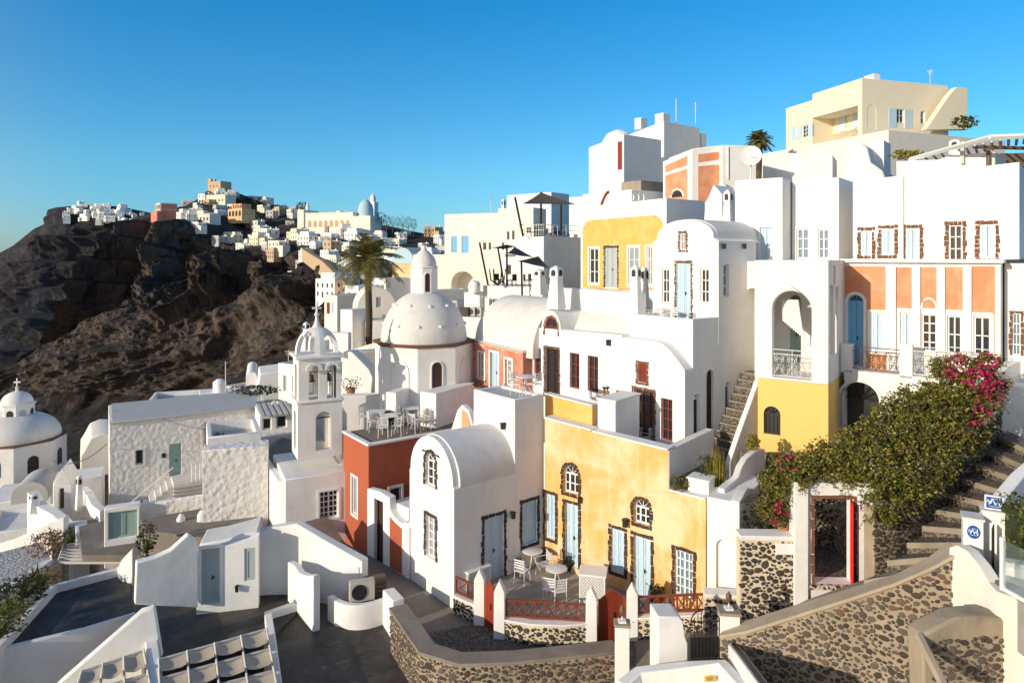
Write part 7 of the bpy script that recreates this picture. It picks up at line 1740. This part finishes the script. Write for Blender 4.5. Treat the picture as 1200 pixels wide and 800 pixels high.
# ------------------------------------------------------------ white tower complex
H = House('white_tower_house', 'tall stacked white house with a red shutter high on its corner', 'house', 731, 56, 38, 10)
f = H.front(); g = H.right(); uv = f.uv
opening(f, (723.5, 166, 729, 199), style='leaf', frame='gatered', nx=1, ny=1, d=.08)
opening(f, (704.5, 184, 710.5, 203), style='leaf', frame='whitepaint', nx=1, ny=1, d=.06)
xl = uv(690, 200)[0]; yw = g.uv(775, 190)[0]
body(H, xl, 0, 0, yw, -2, 0, f, g, outline=[(xl, -2), (0, -2), (0, uv(731, 157)[1]), (xl, uv(690, 173)[1])], mat='white2')
H, f, g, xl, yw, zt, mk = block('white_tower_house', 'upper white block with grey right side and thin aerial on top', 'house', 778, 62, 38, 12, 736, 820, 142); uv = f.uv
body(H, xl, 0, 0, yw, -2, 0, f, g, outline=[(xl, -2), (0, -2), (0, zt), (xl, uv(736, 158)[1])], mat='white2')
mb = MB(); mb.tube([(-1, 3, zt), (-1, 3, zt + 2.6)], .04, 5); mb.build('aerial', 'whitemetal', H.root)
for x_, w_ in ((-.9, .5), (-3.5, .4)): mb = MB(); mb.box((x_ - w_, .4, zt - .2), (x_ + w_, 1.4, zt + .9)); mb.build('chimney', 'white', H.root, bevel=.05)
mb = MB(); pp = uv(768, 137); mb.lathe((-6.5, 1, uv(745, 158)[1] - .6), [(1.6, 0), (1.6, .5), (1.2, 1.2), (.4, 1.6)], 16); mb.build('roof_dome', 'white', H.root)
H, f, g, xl, yw, zt, mk = block('shaded_white_house', 'grey shaded white block with small window behind the upper white block', 'house', 822, 66, 38, 12, 790, 828, 156); mk()
H, f, g, xl, yw, zt, mk = block('concrete_house', 'bare concrete block with beige lit side below the white tower', 'house', 751, 48, 38, 12, 728, 778, 211, mat='concrete'); mk()
H, f, g, xl, yw, zt, mk = block('low_white_house', 'low white house with a red arc under the white tower', 'house', 740, 46, 38, 9, 683, 782, 222, mat='white2'); uv = f.uv
body(H, xl, 0, 0, 4, -2, zt, f, mat='white2'); mb = MB(); c = uv(716, 241); mb.tube([f.P(*uv(705 + 9 * (k / 8) , 240 - 15 * sin(pi / 2 * k / 8)), .03) for k in range(9)], .1, 5); mb.build('red_arc', 'gatered', H.root)
for px in (742, 748, 754):
    r = empty('finial', 'small white curled rooftop finial on the yellow panelled house', 'finial', T(px, 235, 35.5)); r['group'] = 'curled finials on the roof edge'; m = MB(); m.tube([(0, 0, 0), (.05, 0, .15), (0, 0, .3), (.07, 0, .38)], .05, 6, .03); m.build('stem', 'white', r)
# ------------------------------------------------------------ cream hotel and sail shades, centre background
H, f, g, xl, yw, zt, mk = block('cream_hotel', 'large plain cream building with two bright blue shuttered windows', 'hotel', 590, 78, 66, -2, 521, 612, 250.5, mat='cream2'); uv = f.uv
for r_ in ((529, 277, 536, 296), (541, 276.5, 549.5, 296.5)): opening(f, r_, style='louver', frame='brightblue', nx=2, ny=2, d=.08)
for r_ in ((566, 284, 570, 293), (572.5, 284, 575.5, 293)): opening(f, r_, frame='greyshutter', nx=1, ny=1)
mk(); mb = MB(); mb.box((xl, -.05, zt + .003), (0, .5, zt + .12)); mb.build('coping', 'cream2', H.root)
H, f, g, xl, yw, zt, mk = block('cream_arched_wall', 'lower cream wall with a wide shaded arched niche', 'building', 592, 72, 72, -2, 484, 600, 298, mat='cream2'); uv = f.uv
f.holes.append(archpoly(*f.rect((529, 318, 556, 346)), n=14)); body(H, xl, 0, 0, 4, -2, zt, f, mat='cream2', depth=1.8)
H, f, g, xl, yw, zt, mk = block('stepped_hotel', 'cream stepped block with narrow dark windows right of the plain cream building', 'hotel', 625, 74, 60, -2, 584, 640, 243, mat='cream2', parapet=0)
for r_ in ((594, 271, 597, 281), (600, 270, 603, 281), (588, 284, 591, 293)): opening(f, r_, frame='greyshutter', nx=1, ny=1)
mk()
H, f, g, xl, yw, zt, mk = block('top_white_house', 'white rooftop house with bluish right side behind the upper sail shade', 'house', 646, 88, 50, 8, 594, 667, 225); mk()
chimney(590, 80, 233, 262, 6, 'thin white chimney pipe on the stepped cream block')
H, f, g, xl, yw, zt, mk = block('white_block', 'white block at the right of the upper sail shade', 'house', 690, 70, 55, 8, 667, 700, 230); mk()
H, f, g, xl, yw, zt, mk = block('cafe_terrace_house', 'white building carrying the upper cafe terrace with its sail shade', 'building', 637, 62, 42, 4, 604, 690, 277, parapet=0); mk()
UT = H; zUT = H.o.z + zt
H, f, g, xl, yw, zt, mk = block('shuttered_house', 'white house with grey shuttered windows under the lower sail shades', 'house', 642, 66, 60, -1, 588, 660, 301); uv = f.uv
for r_ in ((604, 313, 608, 332), (610, 313, 614, 331), (619, 312, 623, 331)): opening(f, r_, style='leaf', frame='greyshutter', nx=1, ny=2, d=.08)
opening(f, (594, 310, 599, 322), frame='greyshutter', nx=1, ny=1); mk()
H, f, g, xl, yw, zt, mk = block('lower_cafe_house', 'white building carrying the lower cafe terrace with three sail shades', 'building', 636, 50, 62, -1, 566, 660, 336, parapet=0); uv = f.uv
opening(f, (573, 350, 583, 360), frame='greyshutter', pane='interior', nx=3, ny=1); mk(); zLT = H.o.z + zt
H, f, g, xl, yw, zt, mk = block('service_yard', 'low white service yard with air conditioners behind the church dome', 'building', 566, 46, 70, -1, 520, 580, 372); mk(); zSY = H.o.z + zt
for k, px in enumerate((545, 552.5, 560)):
    r = empty('condenser_unit', 'grey condenser unit with round fan in the service yard behind the church dome', 'condenser', T(px, 370, 47), radians(-20), 'condenser units behind the dome'); m = MB(); m.box((-.32, -.15, 0), (.32, .15, .6)); m.build('casing', 'acgrey' if k else 'black', r, bevel=.02); m = MB(); m.lathe((0, 0, 0), [(.2, 0), (.2, .02)], 16); o = m.build('fan', 'black', r); o.rotation_euler = (pi / 2, 0, 0); o.location = (0, -.155, .3)
H, f, g, xl, yw, zt, mk = block('white_block', 'small white block with a doorway left of the lower cafe terrace', 'house', 562, 52, 50, 0, 544, 572, 343); mk()
def pole(name, a, b, r_, label, group): o = MB(); A_ = T(*a); o.tube([(0, 0, 0), T(*b) - A_], r_, 7); o = o.build(name, 'darkmetal'); o.location = A_; tag(o, label, 'pole', group); return o
SP = 'dark poles of the sail shades'
for a, b in (((634, 276, 63), (634, 225, 63)), ((613, 277, 63), (603.5, 231, 63)), ((657.5, 276, 66), (657.5, 238, 66)), ((684, 250, 60), (686, 232, 60))): pole('sail_pole', a, b, .10, 'dark steel pole holding the sail shade of the upper cafe terrace', SP)
for a, b in (((594, 336, 52), (594, 287, 52)), ((572, 334, 52), (562, 284, 52)), ((591, 335, 54), (583.5, 290, 54)), ((612, 349, 50), (611, 305, 50))): pole('sail_pole', a, b, .075, 'dark steel pole holding the sail shades of the lower cafe terrace', SP)
def sail(pts, label):
    A, B, C = [T(*p) for p in pts]; m = MB(); n = 12; idx = {}
    for i in range(n + 1):
        for j in range(n + 1 - i):
            a, b = i / n, j / n; c = 1 - a - b; p = A * a + B * b + C * c; cen = (A + B + C) / 3
            e = 4 * (a * b * (1 - c) ** 1 + b * c * (1 - a) + a * c * (1 - b)); pull = .22 * (a * b * (c < .5) + b * c + a * c) * (1 - 3 * min(a, b, c)); p = p.lerp(cen, pull) - Vector((0, 0, .35 * 27 * a * b * c * .5)); idx[i, j] = len(m.v); m.v.append(tuple(p - A))
    for i in range(n):
        for j in range(n - i):
            m.f.append((idx[i, j], idx[i + 1, j], idx[i, j + 1])); m.m.append(0)
            if j < n - i - 1: m.f.append((idx[i + 1, j], idx[i + 1, j + 1], idx[i, j + 1])); m.m.append(0)
    o = m.build('sun_sail', 'sail', recalc=False); o.location = A; tag(o, label, 'sun sail')
sail(((634, 225.5, 63), (612, 239, 62), (676, 240, 57)), 'large dark triangular sail shade over the upper cafe terrace'); sail(((634, 225.5, 63.1), (676, 240, 57), (657, 238, 70)), 'rear half of the dark sail shade over the upper cafe terrace')
sail(((594, 286.5, 52), (574, 291, 50), (606, 289, 56)), 'small flat dark sail shade at the left of the lower terrace'); sail(((603, 289, 54), (594, 297, 49), (626, 302, 52)), 'middle dark sail shade of the lower cafe terrace'); sail(((631, 300, 54), (606, 306, 49), (645, 315, 50)), 'right hand dark sail shade dipping toward the white chimney')
# railing and furniture of the upper terrace
r = empty('terrace_railing', 'thin metal railing along the upper cafe terrace', 'railing', T(606, 276, 62)); m = MB(); b0, b1, b2 = T(606, 276, 63.5), T(637, 276, 62), T(690, 276, 74)
for a, b in ((b0, b1), (b1, b2)):
    for z in (.5, 1.0): m.tube([a - b0 + Vector((0, 0, z)), b - b0 + Vector((0, 0, z))], .03, 4)
    for k in range(12): p = a.lerp(b, k / 11) - b0; m.tube([p, p + Vector((0, 0, 1))], .025, 4)
m.build('bars', 'whitemetal', r); r.location = b0
cd = empty('dark_chair', 'dark cafe chair on a terrace under the sail shades', 'chair', Vector((T(620, 274, 64).x, 64, zUT)), 0, 'dark cafe chairs under the sail shades'); m = MB(); m.box((-.25, -.25, .4), (.25, .25, .48)); m.build('seat', 'black', cd); m = MB(); m.box((-.25, .2, .48), (.25, .26, .9)); m.build('backrest', 'black', cd); m = MB()
for x in (-.22, .22):
    for y in (-.22, .22): m = MB(); m.box((x - .02, y - .02, 0), (x + .02, y + .02, .4)); m.build('leg', 'black', cd)
for px, py, Y in ((626, 274, 64), (642, 273, 67), (648, 273, 66), (652, 273, 69), (664, 273, 70), (670, 273, 72), (600, 336, 51), (618, 337, 51), (624, 337, 52), (584, 336, 52)): p_ = T(px, py, Y); tree_copy(cd, Vector((p_.x, p_.y, zUT if Y > 60 else zLT)), random.uniform(0, 6))
chimney(632, 47, 315, 345, 16, 'small tapering chimney on the lower cafe terrace')
r = empty('cactus', 'branching cactus on the left of the lower cafe terrace', 'cactus', T(583, 334, 51)); m = MB()
for k in range(6): a = k * 1.05; m.tube([(0, 0, 0), (cos(a) * .5, sin(a) * .5, .4), (cos(a) * .6, sin(a) * .6, 1.2)], .07, 6, .05)
m.build('stem', 'leafdark', r)
# ochre vaulted house with blue roof
H = House('ochre_vaulted_house', 'tall ochre house with pale blue vaulted roof beside the big palm', 'house', 484, 80, 62, -4); f = H.front(); g = H.right(); uv = f.uv
a = uv(460, 320)[0]; zt = uv(470, 306)[1]; yw = g.uv(502, 310)[0]
body(H, a, 0, 0, yw, -2, zt, f, g, mat='tan'); o = barrel(H, a - .1, .1, -.1, yw + .1, zt, 1.6, mat='bluepaint')
mb = MB(); mb.box((a, -.02, -2), (0, .3, zt * .98)); mb.build('front_skin', 'ochrefade', H.root)
# small vaulted house left and plain blocks near it
H = House('small_vaulted_house', 'cream white vaulted house with grey window behind the big palm trunk', 'house', 466, 58, 108, -3); f = H.front(); uv = f.uv
opening(f, (441, 348, 447.5, 360), style='leaf', frame='greyshutter', nx=2, ny=1, d=.06)
a, b = uv(418, 380)[0], uv(465, 380)[0]; zz0 = uv(440, 364)[1]
body(H, a, b, 0, 4, 0, 0, f, outline=[(a, -2), (b, -2)] + archpoly(a, b, zz0, uv(440, 336.5)[1], uv(440, 336.5)[1] - zz0, n=18)[2:], mat='cream2')
H, f, g, xl, yw, zt, mk = block('white_block', 'plain white block with lavender side left of the big palm trunk', 'house', 413, 54, 60, -3, 399, 430, 363); mk()
H, f, g, xl, yw, zt, mk = block('white_block', 'long low pale wall block right of the big palm trunk', 'house', 460, 54, 100, -3, 428, 470, 376, W=3); mk()
H, f, g, xl, yw, zt, mk = block('white_block', 'small grey shaded block just above the bell tower', 'house', 408, 50, 80, -3, 386, 412, 390); mk()
H, f, g, xl, yw, zt, mk = block('salmon_house', 'small salmon pink house with arched door left of the palm', 'house', 399, 70, 60, -4, 388, 403, 362, mat='salmonred'); mk()
poly_block('cream_roof', 'cream flat roof slab sweeping left of the church drum', 'roof', 470, 44, 75, ((395, 420), (455, 420), (460, 398), (430, 404), (405, 412)), 4, mat='cream2', zb=0)
poly_block('curved_gable', 'white curved gable wall between bell tower and church', 'wall', 436, 38, 80, ((398, 470), (434, 470), (437, 442), (432, 432), (420, 420), (412, 412), (402, 412)), 1, zb=0)
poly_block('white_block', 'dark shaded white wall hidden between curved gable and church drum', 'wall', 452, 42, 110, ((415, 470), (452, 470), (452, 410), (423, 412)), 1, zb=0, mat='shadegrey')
r = empty('potted_plant', 'small shrub in the gap between bell tower and curved gable', 'potted plant', T(411, 458, 36.5)); m = MB(); 
for _ in range(90): leafquad(m, Vector((random.gauss(0, .25), random.gauss(0, .2), random.uniform(.1, .7))), .14)
m.build('foliage', 'leafdark', r, smooth=False, recalc=False); m = MB(); m.lathe((0, 0, -.2), [(.2, 0), (.26, .35)], 12); m.build('pot', 'pot', r)
chimney(359, 37, 377, 410, 9, 'thin white chimney pipe left of the bell tower dome')
# ------------------------------------------------------------ palms
def palm(name, label, p, h, fr, n, droop, trunk_r, leaves=34, lw=.05, mat='palmleaf', up_=.2):
    t = empty(name, label, 'palm tree', p); m = MB(); pts = [(.0, 0, -1), (.05, 0, h * .3), (-.02, 0, h * .7), (.03, 0, h)]; m.tube(pts, trunk_r, 9, trunk_r * .8)
    for k in range(int(h / .13)):
        z = k * .13; m.lathe((.03 * sin(z), 0, z), [(trunk_r * 1.0, 0), (trunk_r * 1.16, .09), (trunk_r * .95, .1)], 9, random.random(), cap=False)
    m.build('trunk', 'palmtrunk', t); m = MB()
    for k in range(n):
        a = 2.4 * k + random.uniform(-.2, .2); el = lerp(1.35, -.45, (k / n) ** .8) + random.uniform(-.12, .12); L_ = fr * random.uniform(.85, 1.1); d = Vector((cos(a), sin(a), 0)); P_ = []
        for q in range(13):
            s_ = q / 12; P_.append(Vector((0, 0, h)) + d * L_ * s_ * cos(el) * (1 - .12 * s_) + Vector((0, 0, L_ * s_ * sin(el) - droop * L_ * s_ ** 2.2)))
        m.tube(P_, .035, 4, .008); sd = Vector((-sin(a), cos(a), 0))
        for q in range(leaves):
            s_ = .12 + .88 * q / leaves; i = min(11, int(s_ * 12)); p_ = P_[i].lerp(P_[i + 1], s_ * 12 - i); ax = (P_[i + 1] - P_[i]).normalized(); ll = L_ * .26 * sin(pi * min(1, .12 + s_ * .86)) ** .6
            for sg in (-1, 1):
                dr = (sd * sg + ax * .75 + Vector((0, 0, up_ - .5 * random.random()))).normalized(); w_ = ax * lw; e = p_ + dr * ll * random.uniform(.85, 1.1) - Vector((0, 0, ll * .18)); md = p_ + dr * ll * .5
                m.face([p_ - w_ * .5, p_ + w_ * .5, md + w_ * .6, md - w_ * .4]); m.face([md - w_ * .4, md + w_ * .6, e])
    m.build('crown', mat, t, smooth=False, recalc=False)
    m = MB()
    for k in range(26): a = random.uniform(0, 6.28); r_ = random.uniform(.1, .35); m.tube([(0, 0, h), (cos(a) * r_, sin(a) * r_, h - .1), (cos(a) * r_ * 1.8, sin(a) * r_ * 1.8, h - random.uniform(.5, 1.1))], .03, 3, .01)
    m.build('dry_fronds', 'drygrass', t); return t
palm('palm_tree', 'tall date palm with arching fronds standing left of the church dome', T(432, 400, 52), 6.25, 3.1, 60, .40, .25, leaves=38, lw=.05)
palm('palm_tree', 'short fan palm on the skyline beside the cream house', T(889, 200, 58), 2.6, 1.4, 46, .3, .25, leaves=22, lw=.09)
# donkey path retaining wall on the far slope
pp = [(355, 291, 330), (368, 299, 310), (380, 306, 290), (392, 318, 265), (402, 326, 245), (408, 334, 225), (404, 342, 215)]
wallpath('path_wall', 'long sandy retaining wall of the path zigzagging down the far cliff slope', 'wall', [PZ(T(*p)) for p in pp], lambda i: T(*pp[i]).z - 6 - i * .4, 1.2, mat='tan', cap='stonedry', capw=.3, caph=.5)
# shrubs and agave at left edge
random.seed(3)
shrub('shrub', 'round green bush above the white slatted pergola', T(76, 640, 33), 1.0, .8, .75, 600, .16, 'leafgreen')
shrub('shrub', 'dry twiggy brown bush beside the round green bush', T(55, 655, 31.5), .9, .8, 1.1, 420, .14, 'rustleaf')
shrub('shrub', 'dark climbing plant in the gap beside the swept white wall', T(172, 650, 27.5), .4, .5, 1.1, 300, .14, 'leafdark')
shrub('shrub', 'brown flowering shrub below the blue grey parapet at the left edge', T(48, 690, 27.5), .9, .8, .7, 500, .13, 'rustleaf')
shrub('shrub', 'green undergrowth beside the far left dark terrace', T(20, 712, 25), 1.1, 1.0, .9, 700, .15, 'leafdark')
shrub('shrub', 'green undergrowth at the bottom left edge below the parapet', T(0, 745, 22.5), .9, .8, .8, 500, .14, 'leafgreen')
for i, (px, py, Y) in enumerate(((30, 700, 25), (12, 725, 23.5), (44, 688, 26.5), (-4, 748, 22))):
    t = empty('agave', 'spiky agave among the bushes at the left edge', 'agave', T(px, py, Y), 0, 'agaves in the left edge planting'); m = MB()
    for k in range(26):
        a = 2.4 * k; el = random.uniform(.3, 1.3); L_ = random.uniform(.7, 1.1); d = Vector((cos(a) * cos(el), sin(a) * cos(el), sin(el))); sd = Vector((-sin(a), cos(a), 0)); m.face([sd * .05, d * L_ * .5 + sd * .06, d * L_ - Vector((0, 0, .15)), d * L_ * .5 - sd * .06, -sd * .05])
    m.build('leaves', 'leafgreen', t, smooth=False, recalc=False)
shrub('shrub', 'green shrubs on the roofs beyond the rough plaster house', T(300, 462, 44), 1.6, .8, .5, 400, .2, 'leafdark')
shrub('shrub', 'small dark plant in the corner of the shaded roof room', T(257, 524, 33.5), .3, .3, .6, 120, .13, 'leafdark')
shrub('shrub', 'dry grey grass patch on the roof of the shaded roof room', T(288, 519, 33.5), .8, .5, .3, 260, .14, 'drygrass')

random.seed(123)
# ------------------------------------------------------------ small things on roofs and terraces
z_ = BL.o.z + BL.front().uv(603, 468)[1] - .08
for px, py, rz in ((607, 463, 1.0), (626, 463, 4.0)): put(CH, G(px, py, z_), rz, 'white slatted metal chair on the small grey roof terrace of the tall white block', 'chairs on the white block terrace')
put(TB, G(616, 463, z_), 0, 'round white table on the small grey roof terrace of the tall white block', None)
zt_ = YH.o.z + YH.front().uv(783, 528)[1] - 1.05 + .003
for (px, py), rz in (((722, 520), .6), ((760, 526), 3.8)): put(CH, G(px, py, zt_), rz, 'white slatted chair behind the top parapet of the yellow house', 'chairs behind the yellow house parapet')
put(TQ, G(738, 522, zt_), .3, 'square white table behind the top parapet of the yellow house', None)
w0 = VH.W((-1.2, 1.2, 0)); w1 = VH.W((-.3, 1.3, 0)); w2 = VH.W((-2.6, 1.2, 0))
for w_, rz in ((w0, 2.0), (w2, 5.0)): put(CH, Vector((w_.x, w_.y, 9.14)), rz, 'white slatted chair on the terrace before the brick framed pale blue door', 'chairs before the barrel gable house')
put(TB, Vector((VH.W((-1.9, 1.2, 0)).x, VH.W((-1.9, 1.2, 0)).y, 9.14)), 0, 'round white table before the brick framed pale blue door', None)
# satellite dishes, tanks and aerials on the background roofs
for i, (px, py, Y, k, lb) in enumerate(((556, 343, 52, 'tank', 'small white water tank on the block left of the lower cafe terrace'),)):
    r = empty('water_tank', lb, 'water tank', T(px, py, Y)); m = MB(); s = Y / 60; m.lathe((0, 0, 0), [(.5 * s, 0), (.52 * s, .1), (.52 * s, .8 * s), (.4 * s, 1.0 * s), (.1, 1.08 * s)], 16); m.build('tank', 'whitepaint', r); m = MB(); m.tube([(.5 * s, 0, .1), (.7 * s, 0, .1), (.7 * s, 0, -.4)], .03, 5); m.build('pipe', 'whitemetal', r)
for px, py, Y, h in ((232, 489, 44, 1.3), (338, 433, 52, 1.5), (575, 250, 78, 2), (815, 145, 64, 2), (1090, 100, 66, 1.5)):
    r = empty('tv_aerial', 'thin rooftop television aerial with short cross bars', 'aerial', T(px, py, Y), random.uniform(0, 3), 'television aerials on the roofs'); m = MB(); m.tube([(0, 0, 0), (0, 0, h)], .02 * Y / 50, 4); m.build('mast', 'whitemetal', r); m = MB(); [m.tube([(-.3 + .06 * k, 0, h * (.95 - .08 * k)), (.3 - .06 * k, 0, h * (.95 - .08 * k))], .014 * Y / 50, 4) for k in range(4)]; m.build('cross_bars', 'whitemetal', r)
# cables slung along the facades
def cable(name, label, a, b, sag, r=.012):
    a, b = T(*a), T(*b); m = MB(); m.tube([a.lerp(b, k / 12) - a - Vector((0, 0, sag * 4 * (k / 12) * (1 - k / 12))) for k in range(13)], r, 4); o = m.build(name, 'darkmetal'); o.location = a; tag(o, label, 'cable')
cable('cable', 'thin black cable slung from the small church to the gateway', (62, 540, 40), (125, 520, 36), .5, .02)
cable('cable', 'thin cable running down from the rough plaster roof to the pavilion', (190, 490, 37), (306, 500, 36), .4)
# pots on parapets
for i, (px, py, Y, lb) in enumerate(((712, 462, 25.6, 'small cactus pot on the white pier between the yellow parapets'), (708, 463, 25.7, 'second small cactus pot on the white pier between the yellow parapets'))): pot(T(px, py, Y), lb, 'leafdark', r=.08, h=.12, n=26, ls=.09, ph=.22, spread=.1, cat='cactus pot')
pot(T(560, 458, 31.2), 'dark shrub at the foot of the salmon wing wall', 'leafdark', r=.18, h=.2, n=80, ls=.12, ph=.35, spread=.3)
pot(T(455, 497, 30.8), 'black covered round grill pot against the stepped block', 'leafdark', r=.35, h=.5, mat='black', n=30, ls=.1, ph=.1, spread=.3)
for px, py, Y in ((212, 612, 30), (178, 616, 30.5), (236, 608, 30)): 
    r = empty('bollard', 'small white rounded roof bollard at the rear of the dark terraces', 'bollard', T(px, py, Y), 0, 'white bollards behind the dark terraces'); m = MB(); m.lathe((0, 0, -.6), [(.2, 0), (.17, .8), (.08, .95), (.02, 1.0)], 14); m.build('post', 'white', r)
sheet('brown_roof', 'brown flat roof strip between the rough plaster walls and the white cabin', 'roof', [P2(T(170, 630, 29)), P2(T(300, 640, 27.5)), P2(T(300, 600, 31)), P2(T(240, 600, 31.5)), P2(T(165, 625, 30.2))], T(240, 615, 29.5).z, 'brownfloor', th=2)

# more stepped houses and roof volumes between the cliff, the tower and the church
SB = [(352, 47, 60, 326, 366, 428, 'white'), (372, 62, 50, 352, 384, 404, 'white2'), (395, 66, 45, 380, 408, 346, 'cream2'), (420, 72, 50, 404, 432, 335, 'white2'), (452, 74, 40, 438, 462, 326, 'white'), (385, 45, 70, 366, 398, 436, 'white2'), (330, 56, 60, 312, 340, 446, 'white2'), (284, 60, 55, 262, 296, 456, 'white2'), (236, 62, 60, 214, 246, 468, 'white'), (215, 50, 100, 176, 226, 478, 'white2'), (520, 60, 50, 506, 530, 360, 'white2'), (536, 56, 60, 524, 545, 352, 'cream2'), (508, 66, 45, 498, 522, 340, 'white')]
WH = ['white stepped house low on the slope left of the bell tower dome', 'narrow white house just above and left of the bell tower', 'cream house on the slope left of the palm trunk', 'white house with two small windows behind the palm crown', 'white house tucked under the blue vaulted roof', 'white block directly left of the bell tower arches', 'white roof block beyond the slatted pavilion', 'white roof block behind the rooftop room with the water tank', 'white roof block behind the rough plaster roof edge', 'long low white roof step behind the rough plaster house', 'white house right of the church lantern', 'cream block in front of the arched niche wall', 'white house peeking out right of the lantern cap']
for (px, Y, al, pl, pr, pt, mt), lb in zip(SB, WH):
    H, f, g, xl, yw, zt, mk = block('stepped_house', lb, 'house', px, Y, al, T(px, pt, Y).z - 4, pl, pr, pt, mat=mt, W=4.5, parapet=.35, floor='shadegrey')
    w_ = px - pl
    for q in (.3, .7):
        a_ = pl + w_ * q; hh = 620 / Y
        if abs(f.uv(a_ + 2, pt)[0] - f.uv(a_ - 2, pt)[0]) < 1.2: opening(f, (a_ - 2, pt + hh * .9, a_ + 2, pt + hh * 2.3), frame=random.choice(['greyshutter', 'blueshutter', 'redwood']), style='leaf', nx=1, ny=1, d=.1)
    mk()
